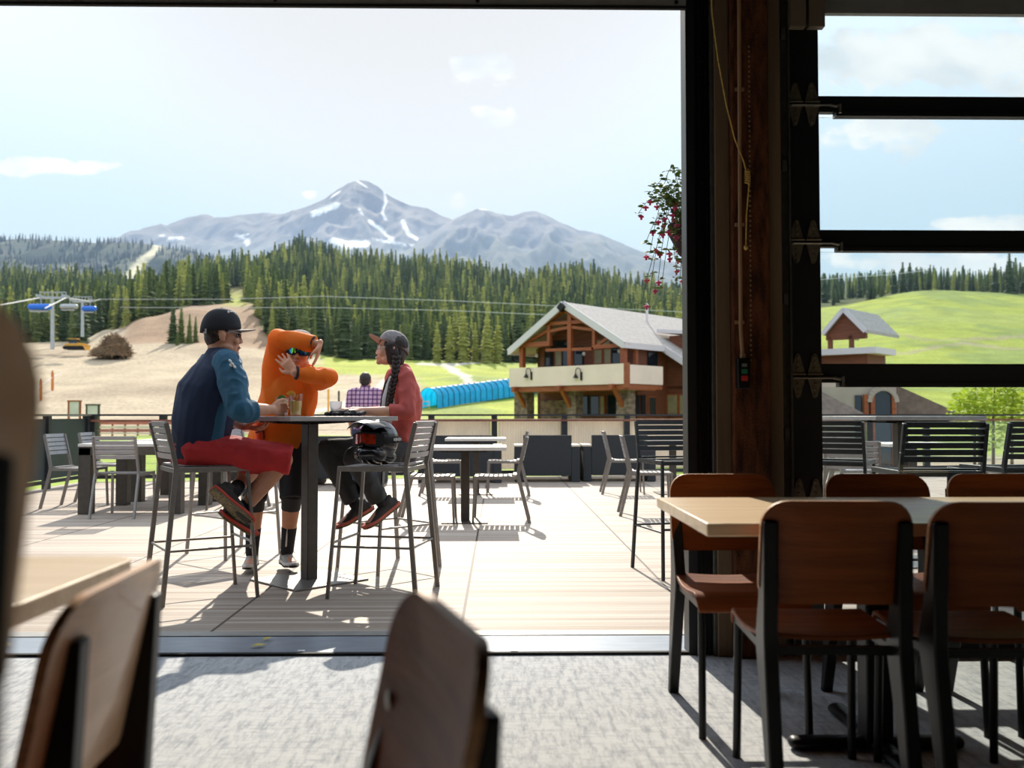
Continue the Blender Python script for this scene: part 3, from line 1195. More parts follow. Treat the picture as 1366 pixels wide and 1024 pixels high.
def bar_table(label, loc, rz, half=0.40, h=1.05, group=None):
    t = thing('bar_table', label, 'table', loc, rz, group)
    MB().box((0, 0, h - 0.014), (2 * half, 2 * half, 0.028)).build('table_top', M_GREYTOP, t, bevel=0.003)
    sp = MB().box((0, 0, h - 0.034), (0.46, 0.46, 0.012))
    for sx in (-1, 1):
        sp.bar((0, 0, h - 0.045), (sx * 0.26, 0.0, h - 0.036), 0.04, 0.016)
        sp.bar((0, 0, h - 0.045), (0, sx * 0.26, h - 0.036), 0.04, 0.016)
    sp.build('support_plate', M_BLACK, t)
    MB().box((0, 0, h / 2 - 0.015), (0.078, 0.078, h - 0.04)).build('column', M_ALU_D, t, bevel=0.004)
    MB().box((0, 0, 0.006), (0.54, 0.54, 0.012)).build('base_plate', M_ALU, t, bevel=0.003)
    return t


bar_table('tall grey bar table between the seated man and the woman', (-1.213, 5.90, 0), math.radians(45))
bar_table('tall bar table behind the glass door among charcoal stools', (2.9, 6.55, 0), 0.1)

G_PC = 'slatted dining chairs out on the terrace'
pc = patio_chair('patio_chair', 'slatted patio chair with its back to us in front of the thick-legged table', G_PC)
pc.location = (-3.93, 9.70, 0)
pc.rotation_euler = (0, 0, 0)
chairs = [
    (-4.83, 10.62, (1, -.05), 'slatted patio chair beside the dark railing panel, at the near corner of the thick-legged table'),
    (-4.83, 11.45, (1, .05), 'slatted patio chair beside the dark railing panel, second along the thick-legged table'),
    (-4.35, 12.55, (0, -1), 'slatted patio chair across the thick-legged tables, nearer the railing corner'),
    (-3.80, 12.60, (0.05, -1), 'slatted patio chair across the thick-legged tables, nearer the seated man'),
    (-3.00, 10.45, (-1, 0.1), 'slatted patio chair hidden behind the seated man, only its legs showing'),
    (-2.95, 11.40, (-1, 0), 'slatted patio chair farther behind the seated man, only its legs showing'),
    (-0.02, 9.18, (-1, .02), 'slatted patio chair turned side on at the pale pedestal table with striped shadow beneath'),
    (-0.66, 9.18, (1, 0), 'slatted patio chair tucked under the pale pedestal table by the bar stools'),
    (0.08, 12.15, (-1, .03), 'slatted patio chair at the farther pale table, next to the dark lounge chair'),
    (-0.70, 12.15, (1, 0), 'slatted patio chair at the farther pale table, on the bar stool side'),
    (1.72, 12.35, (1, -.05), 'slatted patio chair facing away in front of the second dark lounge chair'),
    (1.62, 9.75, (1, -.08), 'slatted patio chair partly hidden behind the charcoal bar stool at the jamb'),
    (2.52, 9.15, (-.9, .3), 'slatted patio chair half covered by the pillar behind the charcoal stool'),
    (3.95, 10.1, (1, 0), 'pale slatted patio chair seen through the glass beside the small white table'),
    (4.25, 10.9, (.9, -.4), 'pale slatted patio chair seen through the glass behind the small white table'),
    (3.05, 7.9, (.3, 1), 'slatted patio chair seen low through the glass near the stile'),
    (5.6, 9.8, (-1, 0), 'slatted patio chair seen through the glass behind the widest charcoal stool'),
]
for x, y, d, lab in chairs:
    dup(pc, (x, y, 0), face(*d), lab, G_PC)

# thick-legged tables
for (y, lab) in ((10.35, 'thick-legged grey terrace table with a white sunlit top'), (11.75, 'second thick-legged terrace table in line behind the first')):
    t = thing('terrace_table', lab, 'table', (-3.93, y, 0), 0, 'thick-legged terrace tables')
    MB().box((0, 0, 0.735), (1.10, 1.10, 0.03)).build('table_top', M_STONE, t, bevel=0.003)
    fr = MB()
    for sx in (-1, 1):
        fr.box((0, sx * 0.52, 0.675), (1.08, 0.05, 0.09))
        fr.box((sx * 0.52, 0, 0.675), (0.05, 1.0, 0.09))
    fr.build('apron', M_ALU_D, t)
    for sx in (-1, 1):
        for sy in (-1, 1):
            MB().box((sx * 0.48, sy * 0.48, 0.355), (0.13, 0.13, 0.71)).build('leg', M_ALU_D, t, bevel=0.004)
# pale pedestal tables
for (x, y, w, lab) in ((-0.33, 9.12, 0.82, 'pale square pedestal table with slatted chairs side on'), (-0.30, 12.3, 0.80, 'pale square pedestal table farther back by the lounge chairs'),
                       (2.35, 12.3, 0.8, 'pale pedestal table beside the second lounge chair'), (2.42, 9.85, 0.8, 'pale pedestal table half hidden by the door jamb'), (4.55, 10.0, 0.8, 'small white topped table seen through the glass')):
    t = thing('pedestal_table', lab, 'table', (x, y, 0), 0, 'pale pedestal tables')
    MB().box((0, 0, 0.733), (w, 0.72, 0.034)).build('table_top', M_STONE, t, bevel=0.003)
    MB().box((0, 0, 0.36), (0.085, 0.085, 0.70)).build('column', M_ALU_D, t, bevel=0.004)
    pl = MB().box((0, 0, 0.705), (0.45, 0.45, 0.014))
    for sx in (-1, 1):
        pl.bar((0, 0, 0.70), (sx * 0.28, 0, 0.705), 0.035, 0.014)
    pl.build('support_plate', M_BLACK, t)
    MB().box((0, 0, 0.006), (0.45, 0.45, 0.012)).build('base_plate', M_ALU_D, t)

# dark lounge chairs seen from behind
M_LOUNGE = mat('charcoal_weave', rgb(46, 48, 50), 0.75, 0, 0.12, 60, 0.2, 200)


def lounge(label, x, y, w, rz=0.0):
    t = thing('lounge_chair', label, 'lounge chair', (x, y, 0), rz, 'dark lounge chairs by the railing')
    b = MB()

    def back(u, v):
        return V(((u - .5) * (w - 0.26), -0.36 - 0.03 * v, 0.10 + 0.64 * v)), V((0, -1, 0))
    b.sheet(back, 4, 6, 0.05)
    b.build('backrest', M_LOUNGE, t, bevel=0.008)
    for sx in (-1, 1):
        am = MB().box((sx * (w / 2 - 0.065), 0.0, 0.28), (0.13, 0.78, 0.55)).build('arm', M_LOUNGE, t, bevel=0.008)
        MB().box((sx * (w / 2 - 0.065), 0.0, 0.572), (0.15, 0.80, 0.03)).build('arm_cap', mat('pale_arm_cap', rgb(200, 188, 170), 0.55, 0, 0.08, 8), t, bevel=0.004)
    MB().box((0, 0.02, 0.30), (w - 0.26, 0.72, 0.14)).build('seat', M_LOUNGE, t, bevel=0.01)
    MB().box((0, 0.08, 0.42), (w - 0.28, 0.60, 0.12)).build('cushion', mat('lounge_cushion', rgb(110, 108, 104), 0.9), t, bevel=0.03, bseg=3)
    return t


lounge('dark lounge chair seen from behind next to the pale pedestal tables', 0.77, 14.75, 1.02)
lounge('dark lounge chair seen from behind beside the walkway gap, near the charcoal stool', 1.92, 14.85, 1.15)
lounge('dark lounge chair seen from behind, mostly covered by the pedestal tables', -0.60, 14.6, 1.30)
lounge('dark lounge chair seen from behind under the bar table, past the woman', -2.3, 14.15, 1.1)

# ------------------------------------------------------------------ railings
M_RAIL = mat('dark_railing_metal', rgb(50, 50, 52), 0.5, 0.3, 0.08, 20)
M_WIND = mat('dark_screen_panel', rgb(52, 60, 62), 0.5, 0.1, 0.12, 3)
M_RIB = mat('ribbed_white_panel', rgb(226, 216, 204), 0.6, 0, 0.06, 2.0, transl=0.45)
M_REDWOOD = mat_wood('red_wood_rail', rgb(150, 92, 70), rgb(120, 70, 52), 0.6, 'X', 4)


def ry(x):
    return 14.5 + 0.171 * (x + 6.45)


r = thing('deck_railing', 'long dark railing along the far edge of the terrace with white ribbed panels', 'railing')
xs = [-6.4, -5.36, -4.3, -3.25, -2.2, -1.13, -0.07, 1.14, 2.25, 3.4, 4.55, 5.7, 6.85, 8.0, 9.15, 10.3, 11.4]
for x in xs:
    MB().box((x, ry(x), 0.52), (0.10, 0.10, 1.04)).build('post', M_RAIL, r)
MB().bar((-6.45, ry(-6.45), 1.055), (11.5, ry(11.5), 1.055), 0.12, 0.03).build('top_rail', M_RAIL, r)
MB().bar((-6.45, ry(-6.45) - .06, 0.965), (11.5, ry(11.5) - .06, 0.965), 0.03, 0.035).build('lower_rail', M_REDWOOD, r)
MB().bar((-6.45, ry(-6.45), 0.08), (11.5, ry(11.5), 0.08), 0.06, 0.06).build('bottom_rail', M_RAIL, r)
for i in range(5):
    cb = MB()
    for k in range(7):
        z = 0.18 + k * 0.105
        cb.tube([(xs[i] + .05, ry(xs[i]), z), (xs[i + 1] - .05, ry(xs[i + 1]), z)], 0.003, 6)
    cb.build('cable', M_STEEL, r)
for i in range(5, len(xs) - 1):
    x0, x1 = xs[i] + 0.06, xs[i + 1] - 0.06

    def rib(u, v, x0=x0, x1=x1):
        x = lerp(x0, x1, u)
        return V((x, ry(x) + 0.03 + 0.010 * (1 if int(u * 48) % 2 else 0), 0.13 + 0.86 * v)), V((0, 1, 0))
    if xs[i] < 2.3:
        MB().sheet(rib, 48, 1, 0.006).build('ribbed_panel', M_RIB, r)
    else:
        MB().bar((x0, ry(x0), 0.54), (x1, ry(x1), 0.54), 0.008, 0.80).build('glass_panel', MATS['door_glass'], r)
# side railing with dark screens
r = thing('side_railing', 'dark screened railing along the near side of the terrace, past the blurred chair', 'railing')
ys = [14.4, 13.15, 11.9, 10.65, 9.4, 8.15, 6.9, 5.65]
XS = -6.45
for y in ys:
    MB().box((XS, y, 0.52), (0.09, 0.09, 1.04)).build('post', M_RAIL, r)
MB().bar((XS, 14.45, 1.055), (XS, 5.6, 1.055), 0.12, 0.03).build('top_rail', M_ALU, r)
MB().bar((XS, 14.45, 0.10), (XS, 5.6, 0.10), 0.05, 0.05).build('bottom_rail', M_RAIL, r)
for a, b in zip(ys[:-1], ys[1:]):
    MB().box((XS, (a + b) / 2, 0.57), (0.012, a - b - 0.10, 0.86)).build('screen_panel', M_WIND, r)

# hanging flower basket outside the jamb
hb = thing('hanging_basket', 'hanging basket of pink fuchsia peeping out from behind the door jamb', 'hanging basket')
bc_ = V((1.10, 5.05, 2.07))
MB().lathe([(0.02, -0.16), (0.09, -0.12), (0.15, 0.0), (0.155, 0.05), (0.14, 0.05)], bc_, 20).build('basket', mat('dark_basket', rgb(50, 36, 34), 0.9, 0, 0.3, 40), hb, smooth=True)
cm = MB()
for k in range(3):
    a = k * 2 * PI / 3
    cm.tube([bc_ + V((0.15 * math.cos(a), 0.15 * math.sin(a), 0.05)), bc_ + V((0, 0, 0.5))], 0.003, 6)
cm.tube([bc_ + V((0, 0, 0.5)), V((1.10, 5.05, 2.98))], 0.004, 6)
cm.tube([V((1.10, 5.05, 2.98)), V((1.10, 4.2, 3.0))], 0.012, 8)
cm.build('chain', M_BLACK, hb)
fol, flo = MB(), MB()
rr = random.Random(5)
stems = MB()


def leaf_at(p, s, mb):
    Mx = Matrix.Rotation(rr.uniform(0, 6.28), 3, 'Z') @ Matrix.Rotation(rr.uniform(-1, 1), 3, 'X')
    mb.sheet(lambda u, v: (p + Mx @ V(((u - .5) * 2.2 * s, (v - .5) * 1.1 * s * math.sin(PI * min(max(u, .04), .96)), .2 * s * math.sin(PI * u))), Mx @ V((0, 0, 1))), 3, 2, 0.0008)


for i in range(84):
    a = rr.uniform(0, 2 * PI)
    rad = rr.uniform(0.05, 0.14)
    p0 = bc_ + V((rad * math.cos(a), rad * math.sin(a), 0.05))
    out = rr.uniform(0.08, 0.20)
    up = rr.uniform(0.02, 0.24)
    drop = rr.uniform(-0.10, 0.55) if i % 2 else -0.2
    pts = []
    for k in range(7):
        tt = k / 6
        pts.append(p0 + V((math.cos(a) * out * tt, math.sin(a) * out * tt, up * math.sin(PI * min(tt * 1.0, 1)) - drop * tt * tt * .9)))
    stems.tube(pts, 0.0018, 5)
    for k in range(2, 7):
        for _ in range(3):
            leaf_at(pts[k] + V((rr.uniform(-.02, .02), rr.uniform(-.02, .02), rr.uniform(-.015, .015))), rr.uniform(.012, .022), fol)
    if i % 2:
        for k in (4, 5, 6):
            if rr.random() < .62:
                q = pts[k] + V((rr.uniform(-.02, .02), rr.uniform(-.02, .02), -0.012))
                for pt in range(4):
                    an = pt * PI / 2 + rr.uniform(0, 1)
                    dv = V((math.cos(an), math.sin(an), -0.4)) * 0.020
                    flo.ell(q + dv * .5, (0.010, 0.010, 0.006), None, 6, 4)
                flo.tube([q + V((0, 0, .008)), q - V((0, 0, .022))], [0.004, 0.007], 6)
fol.build('foliage', mat('basket_leaves', rgb(120, 140, 70), 0.6, 0, 0.35, 40, transl=0.35), hb)
stems.build('stem', mat('basket_stem', rgb(90, 110, 60), 0.7), hb)
flo.build('blossoms', mat('fuchsia_pink', rgb(232, 84, 130), 0.6, 0, 0.3, 40, transl=0.3), hb, smooth=True)
# ------------------------------------------------------------------ the land
YS = [17, 30, 60, 100, 130, 160, 200, 240, 280, 330, 450, 700]
ZG = -1.3
pg = lambda Y: 553 + (EYE - ZG) * F / Y
LAND = {
    -600: [pg(17), pg(30), 598, 578, 550, 515, 482, 468, 460, 455, 435, 388],
    0: [pg(17), pg(30), 598, 578, 550, 515, 482, 468, 460, 455, 435, 388],
    100: [pg(17), pg(30), 598, 578, 550, 515, 482, 466, 458, 452, 430, 390],
    150: [pg(17), pg(30), 598, 578, 550, 515, 480, 460, 441, 438, 430, 392],
    200: [pg(17), pg(30), 598, 578, 550, 515, 482, 456, 425, 422, 418, 394],
    260: [pg(17), pg(30), 598, 578, 550, 518, 486, 456, 413, 408, 404, 378],
    330: [pg(17), pg(30), 598, 578, 552, 520, 490, 462, 422, 404, 400, 368],
    400: [pg(17), pg(30), 598, 578, 552, 522, 496, 480, 462, 440, 418, 346],
    470: [pg(17), pg(30), 598, 578, 552, 522, 497, 482, 476, 466, 435, 358],
    590: [pg(17), pg(30), 600, 574, 545, 520, 500, 487, 480, 468, 440, 366],
    690: [pg(17), pg(30), 600, 574, 545, 522, 503, 488, 482, 470, 440, 388],
    760: [pg(17), pg(30), 600, 574, 545, 524, 506, 490, 483, 470, 440, 380],
    860: [pg(17), pg(30), 602, 576, 550, 530, 512, 495, 484, 470, 445, 398],
    915: [pg(17), pg(30), 603, 578, 552, 530, 512, 495, 484, 470, 445, 408],
    1100: [pg(17), pg(30), 604, 580, 555, 530, 508, 490, 470, 445, 408, 388],
    1250: [pg(17), pg(30), 604, 580, 555, 530, 508, 485, 460, 430, 386, 384],
    1366: [pg(17), pg(30), 604, 580, 555, 530, 508, 487, 464, 432, 390, 386],
    2000: [pg(17), pg(30), 604, 580, 555, 530, 508, 487, 464, 432, 390, 386],
}
LPX = np.array(sorted(LAND))
LTAB = np.array([LAND[k] for k in sorted(LAND)], dtype=float)
LZ = EYE + (553 - LTAB) * np.array(YS)[None, :] / F
LYS = np.log(np.array(YS, dtype=float))


def smooth01(t):
    return t * t * (3 - 2 * t)


def land_z(X, Y):
    """ground height of the valley floor and the slopes"""
    X = np.asarray(X, float)
    Y = np.asarray(Y, float)
    px = np.clip(665 + F * X / Y, LPX[0], LPX[-1] - 1e-6)
    ly = np.clip(np.log(Y), LYS[0], LYS[-1] - 1e-9)
    i = np.clip(np.searchsorted(LPX, px, side='right') - 1, 0, len(LPX) - 2)
    j = np.clip(np.searchsorted(LYS, ly, side='right') - 1, 0, len(LYS) - 2)
    u = smooth01((px - LPX[i]) / (LPX[i + 1] - LPX[i]))
    Yc = np.exp(ly)
    ya, yb = np.exp(LYS[j]), np.exp(LYS[j + 1])
    v = (Yc - ya) / (yb - ya)
    z = (LZ[i, j] * (1 - u) + LZ[i + 1, j] * u) * (1 - v) + (LZ[i, j + 1] * (1 - u) + LZ[i + 1, j + 1] * u) * v
    over = np.maximum(Y - 700, 0)
    return z - over * 0.10


def treeline(px):
    xs = [-600, 0, 130, 200, 265, 332, 347, 400, 470, 590, 690, 915, 1000, 1060, 1110, 1250, 1366, 2000]
    ys = [285, 285, 282, 290, 335, 342, 262, 256, 250, 262, 262, 250, 260, 420, 445, 455, 440, 440]
    return np.interp(px, xs, ys)


C_TAN = np.array(rgb(180, 163, 138))
C_TAN2 = np.array(rgb(164, 147, 124))
C_BRN = np.array(rgb(150, 124, 100))
C_LAWN = np.array(rgb(142, 160, 72))
C_LIME = np.array(rgb(158, 166, 72))
C_LIMED = np.array(rgb(138, 150, 78))
C_ROAD = np.array(rgb(196, 188, 176))
C_FOR = np.array(rgb(78, 84, 44))


def segd(px, py, pts):
    best = np.full(px.shape, 1e9)
    for (x0, y0), (x1, y1) in zip(pts[:-1], pts[1:]):
        dx, dy = x1 - x0, y1 - y0
        t = np.clip(((px - x0) * dx + (py - y0) * dy) / (dx * dx + dy * dy), 0, 1)
        best = np.minimum(best, np.hypot(px - x0 - t * dx, (py - y0 - t * dy) * 2.2))
    return best


def grid_mesh(name, X, Y, Z, colr=None):
    nr, nc = X.shape
    vs = np.stack([X, Y, Z], -1).reshape(-1, 3)
    idx = np.arange(nr * nc).reshape(nr, nc)
    fs = np.stack([idx[:-1, :-1], idx[:-1, 1:], idx[1:, 1:], idx[1:, :-1]], -1).reshape(-1, 4)
    return np_mesh(name, vs, fs, colr)


def np_mesh(name, vs, fs, colr=None, smooth=True):
    me = bpy.data.meshes.new(name)
    nf, k = fs.shape
    me.vertices.add(len(vs))
    me.vertices.foreach_set('co', np.ascontiguousarray(vs, dtype=np.float32).ravel())
    me.loops.add(nf * k)
    me.loops.foreach_set('vertex_index', np.ascontiguousarray(fs, dtype=np.int32).ravel())
    me.polygons.add(nf)
    me.polygons.foreach_set('loop_start', np.arange(0, nf * k, k, dtype=np.int32))
    me.polygons.foreach_set('loop_total', np.full(nf, k, dtype=np.int32))
    me.polygons.foreach_set('use_smooth', np.full(nf, smooth))
    me.update(calc_edges=True)
    if colr is not None:
        a = me.color_attributes.new('cover', 'FLOAT_COLOR', 'POINT')
        c4 = np.ones((len(vs), 4), dtype=np.float32)
        c4[:, :3] = colr
        a.data.foreach_set('color', c4.ravel())
    return me


def add_mesh(name, me, m, parent=None):
    o = bpy.data.objects.new(name, me)
    COL.objects.link(o)
    me.materials.append(m)
    if parent is not None:
        o.parent = parent
    return o


pxs = np.concatenate([np.arange(-600, -20, 20), np.arange(-20, 1400, 4), np.arange(1400, 2000, 20)]).astype(float)
Yr = np.concatenate([np.geomspace(15, 60, 40), np.geomspace(61, 480, 170), np.geomspace(485, 1150, 40)])
PXg, YG = np.meshgrid(pxs, Yr)
XG = (PXg - 665) * YG / F
ZGd = land_z(XG, YG)
PYg = 553 - (ZGd - EYE) * F / YG
nz = np.array([noise.noise(V((x * .03, y * .03, 0))) for x, y in zip(XG.ravel(), YG.ravel())]).reshape(XG.shape)
nz2 = np.array([noise.noise(V((x * .11, y * .11, 5))) for x, y in zip(XG.ravel(), YG.ravel())]).reshape(XG.shape)
ZGd = ZGd + nz2 * 0.25 * np.clip((YG - 40) / 60, 0, 1) + nz * 0.5 * np.clip((YG - 60) / 60, 0, 1)


def w(x, a, b):
    return smooth01(np.clip((x - a) / (b - a), 0, 1))[..., None]


cov = np.ones(XG.shape + (3,)) * C_TAN
cov = cov * (1 - w(nz, .05, .3)) + C_TAN2 * w(nz, .05, .3)
# lawn near the terrace
k = w(-YG + 4 * nz2, -98, -94) * w(-PXg, -1200, -1100)
cov = cov * (1 - k) + C_LAWN * k
# brown graded hill
k = w(PXg + 18 * nz, 150, 175) * w(-(PXg + 10 * nz), -400, -375) * w(YG + 8 * nz, 232, 240)
cov = cov * (1 - k) + C_BRN * k
# grass patches around the bar table's far side
k = w(nz + .3 * nz2, -.05, .12) * w(PXg, 360, 420) * w(-PXg, -610, -560) * w(YG, 120, 140) * 0.85
cov = cov * (1 - k) + C_LIMED * k
k = w(PXg + 14 * nz2, 415, 440) * w(-PXg, -610, -560) * w(YG + 10 * nz2, 188, 200)
cov = cov * (1 - k) + C_LIME * k
# bright meadow
k = w(PXg + 16 * nz, 545, 575) * w(YG, 50, 60)
mead = C_LIME * (1 - w(nz + nz2 * .6, -.1, .35)) + C_LIMED * w(nz + nz2 * .6, -.1, .35)
cov = cov * (1 - k) + mead * k
# grass clearing on the wooded slope
k = (np.exp(-(((PXg - 316) / 16) ** 2 + ((PYg - 400) / 16) ** 2)))[..., None] * w(YG, 300, 330)
cov = cov * (1 - k) + C_LIME * k
# gravel tracks
for pts, wd in (([(560, 486), (600, 487), (640, 484)], 3.2), ([(598, 488), (606, 494), (622, 503), (626, 512), (604, 522)], 10), ([(380, 560), (440, 545), (500, 520), (520, 505)], 9)):
    k = w(-segd(PXg + 3 * nz2, PYg, pts), -wd, -wd * .55) * w(YG, 90, 110)
    cov = cov * (1 - k) + C_ROAD * k
# faint tracks over the green hill and dry bands
for pts, wd in (([(1100, 466), (1200, 470), (1290, 458), (1420, 470)], 3), ([(1130, 443), (1180, 440), (1240, 452), (1400, 448)], 3)):
    k = w(-segd(PXg + 5 * nz, PYg + 2 * nz2, pts), -wd * 1.6, -wd * .4) * w(PXg, 1080, 1100) * .7
    cov = cov * (1 - k) + C_TAN2 * k
k = w(PXg, 1080, 1100) * w(-np.abs(PYg - 420 + 14 * nz), -14, -2) * .45 * w(YG, 260, 300)
cov = cov * (1 - k) + np.array(rgb(150, 158, 92)) * k
# forest floor
k = w(YG - treeline(PXg) + 6 * nz2, 2, 14)
k = k * (1 - (np.exp(-(((PXg - 316) / 16) ** 2 + ((PYg - 400) / 16) ** 2)))[..., None])
cov = cov * (1 - k) + C_FOR * k
land = add_mesh('terrain', grid_mesh('terrain', XG, YG, ZGd, cov.reshape(-1, 3)), mat_attr('land', 0.95, 0.12, 0.16, 1.6, 0.22))
struct(land, 'valley floor and slopes of dry earth, meadow and forest ground', 'terrain')


# ------------------------------------------------------------------ spruce trees
def spruce_arrays(H, R, nwh, nb, seed, core=True):
    """trunk and drooping branch fans; returns foliage verts/faces (quads)"""
    r = np.random.default_rng(seed)
    vs, fs = [], []

    def quad(a, b, c, d):
        n = len(vs)
        vs.extend([a, b, c, d])
        fs.append((n, n + 1, n + 2, n + 3))
    for i in range(nwh):
        t = i / nwh
        h = H * (0.05 + 0.93 * t)
        rad = R * (1 - t) ** 0.80 * r.uniform(.72, 1.20) + 0.014
        dh = H / nwh
        off = r.uniform(0, 6.28)
        for k in range(nb):
            a = off + 2 * PI * k / nb + r.uniform(-.25, .25)
            L_ = rad * r.uniform(.75, 1.15)
            wd = L_ * r.uniform(.34, .50)
            dr = L_ * r.uniform(.30, .60)
            ca, sa = math.cos(a), math.sin(a)
            z0 = h + dh * .55
            base = (ca * .04, sa * .04, z0)
            mid = .58
            lf = (ca * L_ * mid - sa * wd, sa * L_ * mid + ca * wd, z0 - dr * .75)
            rt = (ca * L_ * mid + sa * wd, sa * L_ * mid - ca * wd, z0 - dr * .75)
            tip = (ca * L_, sa * L_, z0 - dr)
            quad(base, lf, tip, rt)
    if core:
        for i in range(5):
            t0, t1 = i / 5, (i + 1) / 5
            r0, r1 = R * .50 * (1 - t0) ** .8, R * .50 * (1 - t1) ** .8 + .02
            for k in range(6):
                a0, a1 = k * PI / 3, (k + 1) * PI / 3
                quad((r0 * math.cos(a0), r0 * math.sin(a0), H * (.05 + .93 * t0)), (r0 * math.cos(a1), r0 * math.sin(a1), H * (.05 + .93 * t0)),
                     (r1 * math.cos(a1), r1 * math.sin(a1), H * (.05 + .93 * t1)), (r1 * math.cos(a0), r1 * math.sin(a0), H * (.05 + .93 * t1)))
    return np.array(vs), np.array(fs)


G_DK, G_MD, G_LT = rgb(82, 98, 60), rgb(118, 130, 72), rgb(168, 170, 92)
M_TRUNK = mat('spruce_bark', rgb(92, 72, 54), 0.9, 0, 0.2, 10)
greens = [mat('spruce_needles_dark', G_DK, 0.8, 0, 0.3, 1.2, transl=0.30), mat('spruce_needles_mid', G_MD, 0.8, 0, 0.3, 1.2, transl=0.32), mat('spruce_needles_light', G_LT, 0.8, 0, 0.25, 1.2, transl=0.35)]
protos = []
for i in range(9):
    H = 1.0
    R = [0.125, 0.15, 0.18][i % 3]
    v_, f_ = spruce_arrays(H, R, 17, 8, 100 + i)
    nf = len(f_)
    mb = MB()
    mb.tube([(0, 0, -0.03), (0, 0, 0.5)], [0.014, 0.007], 6)
    tv, tf = np.array(mb.v), mb.f
    me = bpy.data.meshes.new('spruce_tree')
    me.from_pydata(v_.tolist() + tv.tolist(), [], [tuple(q) for q in f_] + [tuple(x + len(v_) for x in q) for q in tf])
    me.materials.append(greens[(i // 3)])
    me.materials.append(M_TRUNK)
    for p in me.polygons[nf:]:
        p.material_index = 1
    protos.append(me)

# positions
tpx, tY = [], []
cand = 0
r_ = np.random.default_rng(3)
cells = {}
while len(tpx) < 5200 and cand < 60000:
    cand += 1
    p = r_.uniform(-40, 1060)
    y = 240 + (720 - 240) * r_.random() ** 0.80
    if y < treeline(p) + 3:
        continue
    x = (p - 665) * y / F
    z = float(land_z(x, y))
    py = 553 - (z - EYE) * F / y
    if abs(p - 316) < 13 and 384 < py < 415:
        continue
    if 168 < p < 192 and y > 560:
        continue
    key = (int(x / 2.6), int(y / 2.6))
    if key in cells:
        continue
    cells[key] = 1
    tpx.append(p)
    tY.append(y)
tpx, tY = np.array(tpx), np.array(tY)
hx = (r_.uniform(11, 17, len(tpx)) + 7 * r_.random(len(tpx)) ** 4) * (0.85 + 0.15 * np.clip((tY - 250) / 200, 0, 1.5))
# small groves that stand out in front of the forest
special = [(232, 236, 12, 'tall dark spruce of the small clump on the bare brown hill'), (243, 237, 10.5, 'second spruce of the small clump on the bare brown hill'),
           (254, 236, 8, 'shorter spruce of the small clump on the bare brown hill'), (238, 231, 4.5, 'smallest spruce at the foot of the clump on the brown hill'),
           (262, 240, 7, 'small spruce just beside the black cap of the seated man'),
           (583, 256, 12, 'pale sunlit young spruce at the meadow edge, beside the gravel track'), (600, 256, 13.5, 'pale sunlit spruce at the meadow edge between the grey cap and the lodge'),
           (618, 255, 17, 'tall pale spruce at the meadow edge above the blue tunnel'), (634, 258, 12, 'mid-sized pale spruce at the meadow edge above the blue tunnel'),
           (650, 254, 16, 'broad pale spruce at the meadow edge near the lodge eave'), (664, 256, 14, 'pale spruce standing closest to the lodge eave'),
           (112, 262, 19, 'tall dark spruce right beside the blue chairlift chair'), (170, 282, 12, 'young yellow-green spruce at the top of the bare brown slope')]
order = np.argsort(tY)
N_IND = 240
ind = order[:N_IND]
rest = order[N_IND:]
G_TR = 'spruces along the front of the forest'
lab0 = 'dark green spruce in the front ranks of the dense forest'


def put_tree(p, y, H, me, label, group, mult=1.0):
    x = (p - 665) * y / F
    o = bpy.data.objects.new('spruce_tree', me)
    COL.objects.link(o)
    o.location = (x, y, float(land_z(x, y)) - 0.2)
    o.scale = (H * mult, H * mult, H)
    o.rotation_euler = (0, 0, r_.uniform(0, 6.28))
    tag(o, label, 'tree', group)
    return o


for i in ind:
    kk = r_.choice([0, 0, 0, 1, 1, 2])
    put_tree(tpx[i], tY[i], hx[i], protos[kk * 3 + r_.integers(0, 3)], lab0, G_TR, r_.uniform(.9, 1.15))
for (p, y, H, lab) in special:
    kk = 2 if 'pale' in lab or 'yellow' in lab else (0 if 'dark' in lab else 1)
    put_tree(p, y, H, protos[kk * 3 + 1], lab, 'spruces that stand apart from the forest', 1.0)
# crest of the green hill, seen through the glass door
for i in range(46):
    p = r_.uniform(1100, 1390)
    y = float(treeline(p)) + r_.uniform(6, 90)
    if 1215 < p < 1300 and r_.random() < .5:
        continue
    put_tree(p, y, r_.uniform(6, 17) * (1.25 if p > 1300 else 1), protos[r_.choice([0, 0, 3]) + r_.integers(0, 3)], 'dark spruce on the crest of the green hill behind the glass door', 'spruces on the hill crest', 1.15)

# the rest of the forest: far too many to count
far = [spruce_arrays(1.0, [.13, .15, .175][i % 3], 11, 6, 50 + i) for i in range(6)]
vsA, fsA, csA = [], [], []
base = 0
allp = [(tpx[i], tY[i], hx[i]) for i in rest]
for i in range(420):
    p = r_.uniform(1090, 1400)
    allp.append((p, float(treeline(p)) + r_.uniform(70, 260), r_.uniform(9, 16)))
for (p, y, H) in allp:
    v_, f_ = far[r_.integers(0, 6)]
    a = r_.uniform(0, 6.28)
    ca, sa = math.cos(a), math.sin(a)
    x = (p - 665) * y / F
    q = np.empty_like(v_)
    ww = H * r_.uniform(.9, 1.2)
    q[:, 0] = (v_[:, 0] * ca - v_[:, 1] * sa) * ww + x
    q[:, 1] = (v_[:, 0] * sa + v_[:, 1] * ca) * ww + y
    q[:, 2] = v_[:, 2] * H + float(land_z(x, y)) - .2
    vsA.append(q)
    fsA.append(f_ + base)
    base += len(v_)
    c = np.array([G_DK, G_DK, G_MD, G_MD, G_LT][r_.integers(0, 5)]) * r_.uniform(.85, 1.15)
    csA.append(np.tile(c, (len(v_), 1)))
